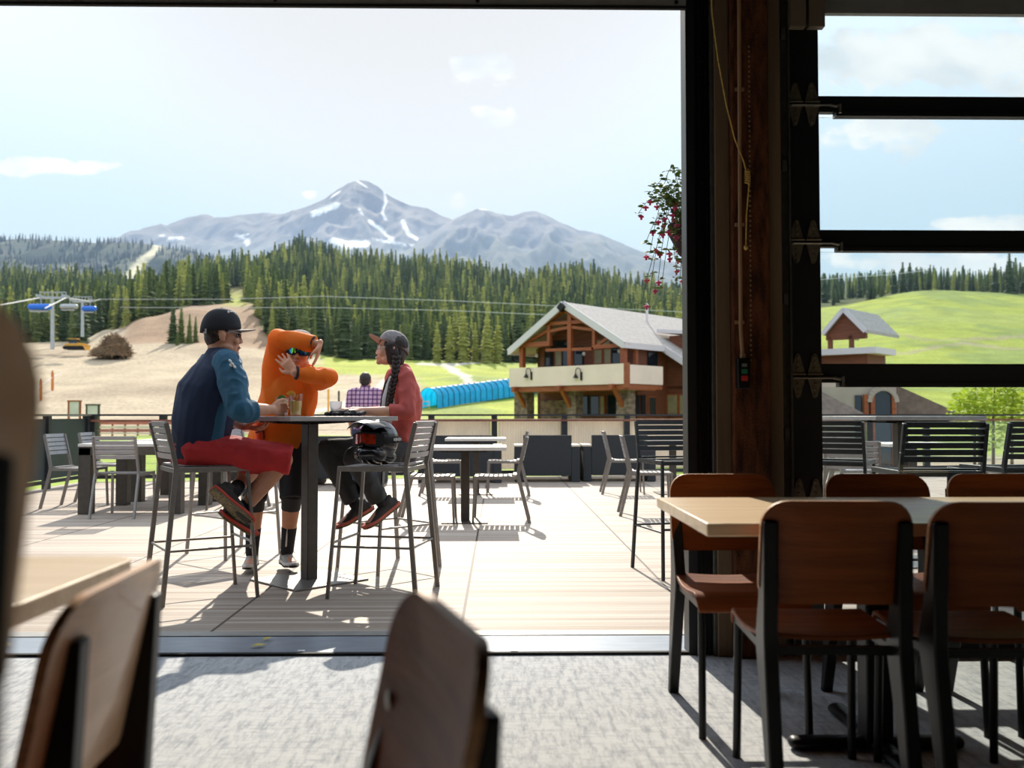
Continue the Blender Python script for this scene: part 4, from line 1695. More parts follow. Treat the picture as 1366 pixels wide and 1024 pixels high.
fo = add_mesh('spruce_forest', np_mesh('spruce_forest', np.concatenate(vsA), np.concatenate(fsA), np.concatenate(csA), False), mat_attr('forest_needles', 0.85, 0.4, 0.25, 2.0, 0.2, 0.30))
tag(fo, 'dense spruce forest covering the whole slope below the mountains', 'forest', None, 'stuff')


# ------------------------------------------------------------------ mountains
def ridge_mesh(name, prof, Y0, near, far_, px0, px1, step, rows, base_py, col_fn, rough_amp, seed):
    xs_ = np.arange(px0, px1 + 1, step, dtype=float)
    pp = np.array(prof, float)
    crest = np.interp(xs_, pp[:, 0], pp[:, 1])
    jit = np.array([noise.fractal(V((x * .045 + seed, seed, 0)), 1.0, 2.0, 5) for x in xs_])
    crest = crest + jit * rough_amp
    tt = np.linspace(0, 1, rows)
    Yv = np.where(tt < .8, near + (Y0 - near) * (tt / .8), Y0 + (far_ - Y0) * (tt - .8) / .2)
    PX, YY = np.meshgrid(xs_, Yv)
    CRm = np.tile(crest, (rows, 1))
    # crest X positions are fixed at Y0
    XX = (PX - 665) * Y0 / F
    top = EYE + (553 - CRm) * Y0 / F
    bot = EYE + (553 - base_py) * near / F
    s = np.where(YY <= Y0, (YY - near) / (Y0 - near), 1 - .6 * (YY - Y0) / (far_ - Y0))
    prof_ = s ** 1.15
    rg = np.empty(XX.shape)
    sc_ = 1.0 / (Y0 * .09)
    for a_ in range(rows):
        for b_ in range(len(xs_)):
            p = V((XX[a_, b_] * sc_ * 1.6, YY[a_, b_] * sc_ * .45, seed))
            rg[a_, b_] = (1 - abs(noise.fractal(p, 1.0, 2.1, 5))) - .62
    env = np.sin(PI * np.clip(s, 0, 1)) ** .8
    ZZ = bot + (top - bot) * prof_ + rg * env * (top - bot) * .22
    # keep slopes under the sight line to the crest
    lim = EYE + (553 - CRm - 2.0) * YY / F * np.where(YY < Y0, 1, 9) 
    ZZ = np.where(YY < Y0, np.minimum(ZZ, np.maximum(lim, bot)), ZZ)
    PXs = 665 + F * XX / YY
    PYs = 553 - (ZZ - EYE) * F / YY
    c = col_fn(PXs, PYs, XX, YY, ZZ, rg)
    return grid_mesh(name, XX, YY, ZZ, c.reshape(-1, 3)), XX, YY, ZZ


ROCK = np.array(rgb(70, 74, 86))
ROCK2 = np.array(rgb(92, 91, 96))
SCREE = np.array(rgb(160, 156, 152))
SNOW = np.array(rgb(236, 240, 246))
PINE = np.array(rgb(52, 66, 52))


def snow_at(PX, PY, streaks, n):
    k = np.zeros(PX.shape)
    for pts, wd in streaks:
        best = np.full(PX.shape, 1e9)
        for (x0, y0), (x1, y1) in zip(pts[:-1], pts[1:]):
            dx, dy = x1 - x0, y1 - y0
            t = np.clip(((PX - x0) * dx + (PY - y0) * dy) / (dx * dx + dy * dy), 0, 1)
            best = np.minimum(best, np.hypot(PX - x0 - t * dx, PY - y0 - t * dy))
        k = np.maximum(k, np.clip((wd * (1 + n * 1.2) - best) / 1.2, 0, 1))
    return k[..., None]


def main_col(PX, PY, X, Y, Z, rg):
    c = np.ones(PX.shape + (3,)) * ROCK
    k = np.clip(rg * 2.5 + .3, 0, 1)[..., None]
    c = c * (1 - k) + ROCK2 * k
    k = np.clip((PY - 318) / 16, 0, 1)[..., None] * .45
    c = c * (1 - k) + PINE * 1.6 * k
    st = [([(418, 284), (436, 277), (448, 272)], 3.2), ([(440, 262), (452, 254)], 1.3), ([(476, 240), (488, 248)], 1.2), ([(512, 254), (514, 268), (509, 282), (514, 292)], 1.6),
          ([(493, 294), (508, 306), (522, 318)], 2.6), ([(536, 294), (544, 310), (556, 318)], 2.4), ([(444, 322), (462, 326), (488, 324)], 4.5), ([(316, 314), (326, 318), (330, 324)], 3.2),
          ([(312, 316), (330, 312)], 1.6), ([(225, 318), (243, 317)], 1.8), ([(214, 314), (220, 314)], 1), ([(548, 326), (562, 330)], 1.8), ([(462, 340), (470, 348)], 2), ([(478, 276), (482, 284)], 1.3), ([(498, 318), (520, 322), (540, 326)], 1.6)]
    k = snow_at(PX, PY, st, rg)
    return c * (1 - k) + SNOW * k


def second_col(PX, PY, X, Y, Z, rg):
    c = np.ones(PX.shape + (3,)) * ROCK2
    k = np.clip(rg * 2.2 + .25, 0, 1)[..., None]
    c = c * k + ROCK * .92 * (1 - k)
    k = np.clip((PY - 312 + rg * 40) / 24, 0, 1)[..., None] * .6
    c = c * (1 - k) + PINE * 1.5 * k
    st = [([(640, 276), (668, 280), (684, 283)], 1.4), ([(772, 303), (778, 305)], 1)]
    k = snow_at(PX, PY, st, rg)
    return c * (1 - k) + SNOW * k


def pine_col(PX, PY, X, Y, Z, rg):
    c = np.ones(PX.shape + (3,)) * PINE
    k = np.clip(rg * 2, 0, 1)[..., None] * .5
    c = c * (1 - k) + np.array(rgb(84, 92, 62)) * k
    run = snow_at(PX, PY, [([(215, 320), (205, 336), (185, 352), (170, 372)], 5), ([(190, 352), (176, 366)], 7), ([(92, 358), (104, 366)], 5)], rg * .3)
    return c * (1 - run) + np.array(rgb(196, 190, 160)) * run


MROCK = mat_attr('mountain_rock', 0.95, 0.006, 0.22, 0.05, 0.25)
prof1 = [(-200, 330), (0, 326), (120, 326), (180, 320), (205, 310), (240, 295), (262, 287), (276, 284), (290, 289), (310, 287), (350, 281), (372, 283), (390, 282), (412, 272), (432, 262), (455, 247), (468, 240), (480, 236), (492, 239), (503, 244),
         (520, 258), (545, 270), (570, 274), (588, 284), (604, 290), (640, 305), (720, 330), (900, 345), (1100, 350)]
me, *_ = ridge_mesh('mountain', prof1, 7600, 4800, 9000, 60, 760, 2.0, 110, 362, main_col, 1.6, 3.3)
struct(add_mesh('mountain', me, MROCK), 'high blue-grey peak with a pointed summit and snow patches', 'mountain')
prof2 = [(480, 372), (540, 336), (570, 312), (594, 296), (606, 289), (622, 281), (636, 274), (648, 276), (664, 281), (684, 284), (700, 279), (714, 277), (728, 283), (748, 293), (772, 303), (790, 306), (815, 316), (840, 328), (870, 341), (915, 352), (960, 358), (1020, 366), (1100, 380), (1300, 395)]
me, *_ = ridge_mesh('mountain', prof2, 5200, 3300, 6400, 470, 1240, 2.5, 90, 384, second_col, 1.3, 8.1)
struct(add_mesh('mountain', me, MROCK), 'rounded double-topped mountain beside the pointed peak', 'mountain')
prof3 = [(-300, 322), (0, 320), (40, 317), (80, 320), (130, 322), (180, 322), (210, 326), (250, 332), (300, 345), (360, 360), (420, 378)]
me, RX, RY, RZ = ridge_mesh('mountain', prof3, 2300, 1500, 2900, -220, 420, 2.5, 60, 384, pine_col, 1.2, 1.7)
rid = struct(add_mesh('mountain', me, mat_attr('pine_ridge', 0.95, 0.01, 0.12, 0.06, 0.2)), 'low dark wooded ridge at the foot of the high peak', 'mountain')
# trees on that ridge
far2 = [spruce_arrays(1.0, .16, 5, 5, 90 + i) for i in range(4)]
vsA, fsA, csA = [], [], []
base = 0
for n_ in range(2600):
    a_, b_ = r_.integers(4, 47), r_.integers(0, RX.shape[1])
    pxx = 665 + F * RX[a_, b_] / RY[a_, b_]
    pyy = 553 - (RZ[a_, b_] - EYE) * F / RY[a_, b_]
    if 165 < pxx < 232 and abs(pxx - np.interp(pyy, [318, 336, 352, 372], [217, 206, 186, 172])) < 8:
        continue
    v_, f_ = far2[n_ % 4]
    H = r_.uniform(11, 19)
    q = v_ * H
    q[:, :2] *= 1.1
    q = q + np.array([RX[a_, b_] + r_.uniform(-3, 3), RY[a_, b_], RZ[a_, b_] - 1])
    vsA.append(q)
    fsA.append(f_ + base)
    base += len(v_)
    csA.append(np.tile(PINE * r_.uniform(.8, 1.3), (len(v_), 1)))
fo = add_mesh('ridge_forest', np_mesh('ridge_forest', np.concatenate(vsA), np.concatenate(fsA), np.concatenate(csA), False), mat_attr('ridge_needles', 0.9, 0.1, 0.2, 1.0, 0.1, 0.2))
tag(fo, 'blue-green forest on the distant low ridge under the peak', 'forest', None, 'stuff')
# haze in the valley
hz = bpy.data.materials.new('valley_haze')
N, L = nt(hz)
N.remove(N['Principled BSDF'])
vsn = N.new('ShaderNodeVolumeScatter')
vsn.inputs['Color'].default_value = (0.48, 0.66, 1.0, 1)
vsn.inputs['Density'].default_value = 1.0 / 8000
vsn.inputs['Anisotropy'].default_value = 0.1
L.new(vsn.outputs[0], N['Material Output'].inputs['Volume'])
hb_ = MB().box2((-9000, 182, -60), (9000, 9000, 1000)).build('haze', hz)
tag(hb_, 'thin blue haze hanging in the valley before the mountains', 'haze', None, 'stuff')
# ------------------------------------------------------------------ the timber lodge
M_SIDING = mat_wood('brown_cedar_siding', rgb(128, 72, 44), rgb(100, 54, 34), 0.7, 'X', 2.0)
M_TIMBER = mat_wood('orange_brown_timber', rgb(164, 88, 46), rgb(136, 68, 34), 0.6, 'X', 2.0)
M_SHINGLE = mat('grey_shingles', rgb(176, 168, 160), 0.85, 0, 0.12, 5.0, 0.3, 12)
M_FASCIA = mat('pale_grey_fascia', rgb(216, 206, 208), 0.6)
M_PARAPET = mat('cream_parapet', rgb(238, 212, 196), 0.7, 0, 0.04, 1.2)
M_LSTONE = mat('lodge_stone', rgb(150, 126, 106), 0.9, 0, 0, 3.2, 0.6, 4, (1, 1, 1.6), 0.2, rgb(96, 82, 74), 0, 3)
M_WIN = mat('dark_window_glass', rgb(30, 38, 46), 0.08, 0, 0, spec=0.8)
M_WINLIT = mat('curtained_window', rgb(150, 140, 104), 0.35, 0, 0.12, 2)
M_IRON = mat('black_lamp_iron', rgb(28, 24, 22), 0.5, 0.3)
LA = V((3.43, 48.0, 0))
LRZ = math.atan2(-0.689, 0.725)
Lu, Lv = V((0.725, -0.689, 0)), V((0.689, 0.725, 0))


def LP(px, py, yl):
    """lodge-local (x,z) of the pixel on the plane local y = yl"""
    d = ray(px, py)
    p0 = LA + Lv * yl
    t = (p0 - CL).dot(Lv) / d.dot(Lv)
    q = CL + d * t
    return (q - LA).dot(Lu), q.z


def LX(px, py, xl):
    """lodge-local (y,z) of the pixel on the plane local x = xl"""
    d = ray(px, py)
    p0 = LA + Lu * xl
    t = (p0 - CL).dot(Lu) / d.dot(Lu)
    q = CL + d * t
    return (q - LA).dot(Lv), q.z


GZ = -1.4
lg = thing('lodge', 'brown timber lodge with cream balcony and grey gable roof', 'building', LA, LRZ)
zr, ze, hw = 7.02, 4.68, 3.87
sl_ = (zr - ze) / hw
xw = 8.4


def slab(poly_xz, y0, y1):
    return MB().prism(poly_xz, y0, y1, 'XZ')


TH = 0.20
rf = MB()
rf.prism([(-hw, ze), (0, zr), (0, zr - TH), (-hw, ze - TH)], 0, 19.5, 'XZ')
rf.prism([(0, zr), (hw, ze), (hw, ze - TH), (0, zr - TH)], 0, 19.5, 'XZ')
rf.prism([(hw, ze), (xw, zr - sl_ * xw), (xw, zr - sl_ * xw - TH), (hw, ze - TH)], 3.7, 19.5, 'XZ')
rf.build('roof', M_SHINGLE, lg)
fs_ = MB()
fs_.bar((-hw - .05, -0.04, ze - .14), (0, -0.04, zr - .12), 0.10, 0.36, (0, 0, 1))
fs_.bar((hw + .05, -0.04, ze - .14), (0, -0.04, zr - .12), 0.10, 0.36, (0, 0, 1))
fs_.bar((hw + .04, -0.1, ze - .14), (hw + .04, 3.7, ze - .14), 0.08, 0.30)
fs_.bar((hw, 3.66, ze - .16), (xw, 3.66, zr - sl_ * xw - .16), 0.10, 0.34)
fs_.bar((-hw - .04, -0.1, ze - .14), (-hw - .04, 19.5, ze - .14), 0.08, 0.30)
fs_.build('fascia', M_FASCIA, lg)
MB().box((0, -0.12, zr - 0.30), (0.34, 0.34, 0.34), Matrix.Rotation(PI / 4, 3, 'Y')).build('ridge_end', M_IRON, lg)
# walls
yw = 1.7
wl = MB()
wl.prism([(-3.3, GZ), (3.45, GZ), (3.45, ze + .1), (0, zr - .25), (-3.3, ze + .1)], yw, yw + 0.2, 'XZ')
wl.box2((3.3, yw, GZ), (3.5, 4.6, ze + .2))
wl.box2((3.3, 4.5, GZ), (8.0, 4.7, 2.6))
wl.prism([(3.3, 2.5), (8.0, 2.2), (8.0, zr - sl_ * 8.0 - .2), (3.3, zr - sl_ * 3.3 - .2)], 4.5, 4.7, 'XZ')
wl.box2((-3.3, yw, GZ), (-3.1, 19, ze))
wl.box2((7.8, 4.6, GZ), (8.0, 19, 2.0))
wl.build('wall', M_SIDING, lg)
# truss and posts in front of the gable
tb = MB()
yt = 0.35


def beam(p, q, wd=0.20, yy=yt):
    a, b = LP(*p, yy), LP(*q, yy)
    tb.bar((a[0], yy, a[1]), (b[0], yy, b[1]), wd, wd)


beam((697, 490), (697, 462), .26)
beam((683, 465), (752, 413), .22)
beam((752, 413), (838, 461), .22)
beam((761, 414), (761, 488), .24)
beam((735, 432), (784, 428), .18)
beam((695, 461), (735, 458), .26)
beam((733, 433), (733, 460), .20)
beam((698, 460), (733, 440), .16)
beam((733, 442), (761, 436), .15)
beam((761, 436), (795, 440), .15)
beam((793, 434), (793, 463), .18)
beam((793, 463), (830, 460), .20)
beam((795, 462), (812, 450), .14)
beam((832, 458), (832, 522), .26)
beam((729, 467), (790, 465), .16)
beam((848, 462), (848, 486), .18, yt + 1.0)
tb.build('timber_truss', M_TIMBER, lg)
# upper windows


def pane(p0, p1, m, yy=yw - 0.03, frame=True, name='window'):
    a, b = LP(*p0, yy), LP(*p1, yy)
    x0, x1, z0, z1 = min(a[0], b[0]), max(a[0], b[0]), min(a[1], b[1]), max(a[1], b[1])
    fr = MB()
    t_ = 0.06
    for (lo_, hi_) in (((x0 - t_, z0 - t_), (x1 + t_, z0)), ((x0 - t_, z1), (x1 + t_, z1 + t_)), ((x0 - t_, z0), (x0, z1)), ((x1, z0), (x1 + t_, z1))):
        fr.box2((lo_[0], yy - .05, lo_[1]), (hi_[0], yy + .04, hi_[1]))
    f = fr.build(name, M_IRON if m is M_WIN else M_TIMBER, lg)
    MB().box2((x0, yy - .02, z0), (x1, yy + .02, z1)).build('pane', m, f)


pane((728, 469), (739, 487), M_WIN)
pane((741, 468), (749, 487), M_WINLIT)
pane((751, 467), (760, 487), M_WIN)
pane((766, 464), (777, 486), M_WIN)
pane((736, 456), (760, 464), M_WIN)
pane((793, 467), (803, 484), M_WINLIT)
pane((806, 466), (815, 484), M_WINLIT)
pane((817, 466), (831, 484), M_WIN)
pane((794, 454), (802, 461), M_WINLIT)
pane((804, 453), (814, 461), M_WINLIT)
# lower storey
pane((771, 529), (784, 552), M_WIN)
pane((788, 529), (799, 552), M_WIN)
pane((801, 529), (806, 552), M_WINLIT)
pane((812, 528), (824, 552), M_WIN)
sw = MB()
a, b = LP(722, 534, yw - .12), LP(762, 553, yw - .12)
sw.box2((a[0], yw - .2, GZ), (b[0], yw - .02, a[1]))
sw.build('stone_wall', M_LSTONE, lg)
# balcony
yb_ = -0.95
a, b = LP(680, 493, yb_), LP(832.5, 483, yb_)
zt = (a[1] + b[1]) / 2
c_, d_ = LP(680, 515, yb_), LP(832.5, 513, yb_)
zb = (c_[1] + d_[1]) / 2
bx0, bx1 = a[0], b[0]
bl = MB().box2((bx0, yb_ - .05, zb), (bx1, yb_ + .05, zt))
yend = LX(884, 500, bx1 + .08)[0]
bl.box2((bx1 - .02, yb_ + .30, zb + .02), (bx1 + .10, yend, zt - .04))
bl.box2((bx0, yb_, zb), (bx0 + .1, yw, zt))
bl.build('balcony_parapet', M_PARAPET, lg)
fb = MB()
fb.box2((bx0 + .05, yb_ + .05, zb - .28), (bx1 + .05, yw, zb - .02))
fb.box2((bx1 - .1, yb_ + .1, zb - .22), (bx1 + .06, yend, zb))
fb.box2((bx1 - .08, yb_ - .02, zb - .2), (bx1 + .16, yb_ + .26, zt + .05))
fb.build('balcony_floor', M_TIMBER, lg)
zf = zb - .28
for px in (688, 748, 818):
    x = LP(px, 520, yb_)[0]
    br = MB()
    br.bar((x, yb_ - .25, zf + .16), (x, yw, zf + .16), 0.20, 0.24)
    br.bar((x + .05, yb_ + .0, zf + .10), (x + .05, yb_ + 1.1, zf - 1.25), 0.18, 0.20)
    br.build('bracket', M_TIMBER, lg)
for (p0, p1) in ((690, 707), (760, 772), (826, 842)):
    yy = yb_ + 0.9
    x0, x1 = LP(p0, 540, yy)[0], LP(p1, 540, yy)[0]
    cm_ = MB().box2((x0, yy - .25, GZ), (x1, yy + .35, zf))
    cm_.build('stone_column', M_LSTONE, lg)
    MB().box2((x0 - .06, yy - .31, zf - .02), (x1 + .06, yy + .41, zf + .06)).build('column_cap', mat('stone_cap', rgb(176, 168, 156), .8), lg)
# right flank window and ground floor
for (p0, p1, m_) in (((864, 470), (876, 492), M_WIN), ((845, 528), (852, 552), M_WIN), ((855, 528), (860, 552), M_WIN), ((866, 530), (874, 552), M_WIN)):
    a, b = LX(*p0, 3.5), LX(*p1, 3.5)
    f = MB().box2((3.49, min(a[0], b[0]) - .06, min(a[1], b[1]) - .06), (3.53, max(a[0], b[0]) + .06, max(a[1], b[1]) + .06)).build('window', M_TIMBER if p0[0] == 866 else M_IRON, lg)
    MB().box2((3.50, min(a[0], b[0]), min(a[1], b[1])), (3.55, max(a[0], b[0]), max(a[1], b[1]))).build('pane', m_, f)
pane((891, 527), (904, 552), M_WINLIT, 4.46)
pane((907, 527), (918, 552), M_WINLIT, 4.46)
# balcony wall lamps (gooseneck)
for px in (704, 770):
    x, z = LP(px, 494, yb_ - .05)
    lm = MB()
    lm.box((x + .28, yb_ - .08, z - .30), (.10, .06, .42))
    pts = [V((x + .28, yb_ - .12, z - .22))] + [V((x + .12 + .16 * math.cos(t_), yb_ - .14, z - .04 + .16 * math.sin(t_))) for t_ in np.linspace(0, PI, 9)] + [V((x - .04, yb_ - .14, z - .2))]
    lm.tube(pts, 0.022, 8)
    lm.lathe([(0.14, -0.36), (0.10, -0.28), (0.035, -0.16), (0.03, -0.14)], (x - .04, yb_ - .14, z - .02), 14)
    lm.build('wall_lamp', M_IRON, lg, smooth=True)
M_BULB = mat('lamp_globe', rgb(240, 236, 226), 0.3)
for (px, py) in ((716, 474), (779, 472), (826, 468)):
    x, z = LP(px, py, 1.2)
    b_ = MB().ell((x, 1.2, z), (.09, .09, .11)).build('globe_lamp', M_BULB, lg, smooth=True)
    MB().tube([(x, 1.2, z + .1), (x, 1.2, z + .35), (x, yw, z + .35)], .02, 6).build('lamp_arm', M_IRON, b_)
# dormer and vent
yd0, yd1 = 5.2, 9.0
dm = MB()
dm.box2((3.2, yd0, 4.2), (5.6, yd1, 5.35))
dm.build('dormer', M_SIDING, lg)
MB().prism([(2.6, 5.55), (5.9, 5.25), (5.9, 5.42), (2.6, 5.75)], yd0 - .35, yd1, 'XZ').build('dormer_roof', M_FASCIA, lg)
ya, za = LX(890, 423, 1.2)
MB().tube([(1.2, 6.0, zr - 1.0), (1.2, 6.0, zr + .35)], .07, 10).build('vent_pipe', M_FASCIA, lg)

# porch gable farther along the lodge, seen through the glass
pg_ = thing('porch_building', 'brown gabled porch with white bargeboards seen through the glass door', 'building', P(1125, 410, 60) * 1.0, LRZ)
pz = pg_.location.z
pg_.location.z = 0
pg_.location = V((pg_.location.x, pg_.location.y, 0))
rfp = MB()
h_ = 1.55
hwp = 1.45
rfp.prism([(-hwp, pz - h_), (0, pz), (0, pz - .22), (-hwp, pz - h_ - .22)], 0, 6, 'XZ')
rfp.prism([(0, pz), (hwp, pz - h_), (hwp, pz - h_ - .22), (0, pz - .22)], 0, 6, 'XZ')
rfp.build('roof', M_SHINGLE, pg_)
bb = MB()
bb.bar((-hwp, -.05, pz - h_ - .12), (0, -.05, pz - .12), .08, .28)
bb.bar((hwp, -.05, pz - h_ - .12), (0, -.05, pz - .12), .08, .28)
bb.build('bargeboard', M_FASCIA, pg_)
MB().prism([(-hwp + .1, pz - h_ - .55), (hwp - .1, pz - h_ - .55), (hwp - .1, pz - h_ - .2), (0, pz - .3), (-hwp + .1, pz - h_ - .2)], .3, .6, 'XZ').build('gable_wall', M_SIDING, pg_)
for x in (-1.1, 0.35):
    MB().box2((x - .13, .3, GZ), (x + .13, .56, pz - h_ - .3)).build('post', M_SIDING, pg_)
lo_ = MB().box2((-3.5, -.6, pz - 3.15), (2.3, 3, pz - 2.75))
lo_.build('lower_roof', M_FASCIA, pg_)
MB().box2((-3.5, -.1, GZ), (1.6, 3, pz - 3.1)).build('wall', M_SIDING, pg_)

# low stucco house with an arched window
st = thing('stucco_house', 'low stucco house with arched window and brown shingle roof, seen through the glass', 'building', (0, 0, 0))
M_STUC = mat('grey_beige_stucco', rgb(176, 160, 146), 0.85, 0, 0.06, 2)
M_BSH = mat('brown_shingles', rgb(122, 104, 92), 0.9, 0, 0.18, 5, 0.3, 14)
Yh = 32.0
x0 = P(1080, 540, Yh).x
x1 = P(1196, 540, Yh).x
on(st, MB().box2((x0, Yh, -1.5), (x1, Yh + 5, P(1100, 506, Yh).z)), 'wall', M_STUC)
a = P(1197, 514, Yh + .3)
e = P(1300, 560, Yh + .3)
q = MB()
zt_ = P(1150, 498, Yh + 2.5).z
q.v = [tuple(a), tuple(e), (e.x + .3, Yh + 6, e.z), (a.x, Yh + 2.8, zt_), (x0, Yh + 2.8, zt_), (x0, Yh + 6, e.z), (a.x, a.y, e.z - .3), (x0, a.y, e.z - .3)]
q.f = [(0, 1, 2, 3), (3, 2, 5, 4), (0, 3, 4, 7, 6), (1, 0, 6)]
on(st, q, 'roof', M_BSH)
# side lean-to roof in front of the wall
q = MB()
pa, pb, pc_, pd = P(1076, 512, Yh - .1), P(1152, 551, Yh - 1.2), P(1076, 556, Yh - 1.6), P(1095, 518, Yh - .1)
q.add([pa, pb, pc_, pa - V((0, 0, .2)), pb - V((0, 0, .2)), pc_ - V((0, 0, .2))], [(0, 1, 2), (5, 4, 3), (0, 3, 4, 1), (1, 4, 5, 2), (2, 5, 3, 0)])
on(st, q, 'lean_to_roof', M_BSH)
cx = P(1180, 540, Yh - .3)
wr = 0.40
ar = []
for k in range(13):
    t_ = PI * k / 12
    ar.append((cx.x + wr * math.cos(t_), cx.z + .10 + wr * math.sin(t_)))
on(st, MB().prism(ar + [(cx.x - wr, -1.2), (cx.x + wr, -1.2)], Yh - .12, Yh - .04, 'XZ'), 'arched_window', M_WIN)
hood = MB()
for k in range(12):
    t0, t1 = PI * k / 12, PI * (k + 1) / 12
    hood.bar((cx.x + (wr + .08) * math.cos(t0), Yh - .15, cx.z + .10 + (wr + .08) * math.sin(t0)), (cx.x + (wr + .08) * math.cos(t1), Yh - .15, cx.z + .10 + (wr + .08) * math.sin(t1)), .16, .16, (0, 1, 0))
on(st, hood, 'arch_hood', M_STUC)
tw = MB()
for px in (1154, 1163, 1191):
    b_ = P(px, 530, Yh - .1)
    tw.box2((b_.x - .07, Yh - .2, -1.3), (b_.x + .07, Yh - .06, P(px, 526, Yh).z))
on(st, tw, 'timber_trim', M_TIMBER)
b_ = P(1146, 530, Yh - .1)
on(st, MB().box2((b_.x - .12, Yh - .06, -.3), (b_.x + .12, Yh - .02, P(1146, 527, Yh).z)), 'window', M_WIN)

# bright shrub beside it
sb = thing('shrub', 'bright yellow-green leafy shrub behind the railing, seen through the glass', 'shrub', (0, 0, 0))
rr = random.Random(9)
lf = MB()
for n_ in range(2600):
    cl = rr.choice([(1292, 545, 23.5, .7), (1320, 538, 24, 1.0), (1345, 532, 24.2, 1.1), (1375, 530, 24, 1.2), (1330, 560, 23.6, 1.1)])
    c = P(cl[0], cl[1], cl[2])
    while True:
        d = V((rr.uniform(-1, 1), rr.uniform(-1, 1), rr.uniform(-1, 1)))
        if .25 < d.length < 1:
            break
    c = c + d * cl[3] * .75
    s = rr.uniform(.05, .10)
    M3 = Matrix.Rotation(rr.uniform(0, 6.3), 3, 'Z') @ Matrix.Rotation(rr.uniform(-1.2, 1.2), 3, 'X')
    lf.add([c + M3 @ V(p) for p in ((-s, 0, 0), (0, -s * .55, .01), (s, 0, 0), (0, s * .55, .01))], [(0, 1, 2, 3)])
lf.build('foliage', mat('shrub_leaves', rgb(176, 192, 62), 0.6, 0, 0.25, 3, transl=0.4), sb)
tk = MB()
for px in (1300, 1325, 1350, 1375):
    a = P(px, 545, 24)
    tk.tube([(a.x * .985 + .15, 24, -1.4), (a.x, 24, a.z - .2), (a.x + .1, 24.1, a.z + .6)], [.05, .035, .012], 7)
tk.build('trunk', M_TRUNK, sb)

# covered conveyor: blue tunnel
tn = thing('conveyor_tunnel', 'long bright blue arched conveyor tunnel climbing the meadow', 'tunnel')
ax = [P(571, 545, 130), P(630, 536, 141), P(690, 527, 153), P(765, 514, 172)]
path = []
for i in range(3):
    for k in range(8):
        path.append(lerp(ax[i], ax[i + 1], k / 8))
path.append(ax[-1])
R_ = 1.5


def arc(p, r, k, n, hh=1.45):
    t_ = PI * k / n
    d = (ax[-1] - ax[0]).normalized()
    s = V((d.y, -d.x, 0)).normalized()
    return p + s * (-math.cos(t_) * r) + V((0, 0, hh + r * math.sin(t_))) if 0 < k < n else p + s * (-math.cos(t_) * r)


def strip(k0, k1):
    mb = MB()
    n = 14
    vs = []
    for p in path:
        for k in range(k0, k1 + 1):
            vs.append(arc(p, R_, k, n))
    wd = k1 - k0 + 1
    fs = []
    for i in range(len(path) - 1):
        for k in range(wd - 1):
            fs.append((i * wd + k, i * wd + k + 1, (i + 1) * wd + k + 1, (i + 1) * wd + k))
    return mb.add(vs, fs)


M_BLUE = mat('blue_polycarbonate', rgb(30, 190, 240), 0.25, 0, 0.12, 0.8, transl=0.55)
on(tn, strip(0, 6), 'cover', M_BLUE)
on(tn, strip(8, 14), 'cover', M_BLUE)
on(tn, strip(6, 8), 'roof_strip', mat('white_roof_strip', rgb(236, 240, 244), .5))
hp = MB()
for i in range(0, len(path)):
    hp.tube([arc(path[i], R_ + .05, k, 14) for k in range(15)], .045, 6)
for k in (0, 14):
    hp.tube([arc(p, R_ + .05, k, 14) for p in path], .07, 6)
on(tn, hp, 'ribs', mat('tunnel_rib', rgb(20, 70, 84), .5))
ft = MB()
for i in range(0, len(path), 3):
    z_ = float(land_z(path[i].x, path[i].y))
    ft.box2((path[i].x - .15, path[i].y - .8, min(z_, path[i].z) - .6), (path[i].x + .15, path[i].y + .8, path[i].z + .02))
on(tn, ft, 'support_frame', mat('yellow_support', rgb(206, 170, 60), .6))
gt = MB()
g0 = path[0] + V((-.6, -1.6, 0))
for dx in (-.9, .9):
    gt.tube([g0 + V((dx, 0, -.8)), g0 + V((dx, 0, 1.0))], .06, 6)
gt.tube([g0 + V((-.9, 0, 1.0)), g0 + V((.9, 0, 1.0))], .06, 6)
gt.tube([g0 + V((-.9, 0, .4)), g0 + V((.9, 0, .4))], .05, 6)
on(tn, gt, 'barrier', mat('orange_barrier', rgb(226, 150, 50), .6))

# chairlift towers
M_TOWER = mat('grey_lift_steel', rgb(178, 182, 182), 0.5, 0.3, 0.06, 2)
for (px, pb, pt, Y, x0, x1, lab) in ((70, 463, 397, 200, 53, 88, 'grey chairlift tower beside the bulldozer, the taller of the pair'), (110, 446, 402, 236, 97, 122, 'grey chairlift tower farther back beside the blue chair')):
    t = thing('lift_tower', lab, 'lift tower', (0, 0, 0))
    b_, tp = P(px, pb + 3, Y), P(px, pt, Y)
    on(t, MB().tube([b_, tp], [.42, .34], 12), 'mast', M_TOWER, smooth=True)
    l_, r_2 = P(x0, pt, Y), P(x1, pt, Y)
    am = MB().bar(l_, r_2, .5, .5)
    am.bar(l_ + V((0, 0, 1.2)), r_2 + V((0, 0, 1.2)), .18, .18)
    for k in range(7):
        q_ = lerp(l_, r_2, k / 6)
        am.bar(q_, q_ + V((0, 0, 1.2)), .12, .12)
    on(t, am, 'crossarm', M_TOWER)
    for e_ in (l_, r_2):
        sh = MB()
        for k in range(5):
            sh.lathe([(.28, -.08), (.28, .08)], e_ + V((0, -1.4 + .7 * k, .35)), 12, Matrix.Rotation(PI / 2, 3, 'Y'))
        sh.bar(e_ + V((0, -1.7, .1)), e_ + V((0, 1.7, .1)), .14, .2)
        on(t, sh, 'wheel_assembly', M_TOWER)
M_LIFTBLUE = mat('blue_lift_bubble', rgb(30, 110, 214), 0.3, 0, 0.05, 2)
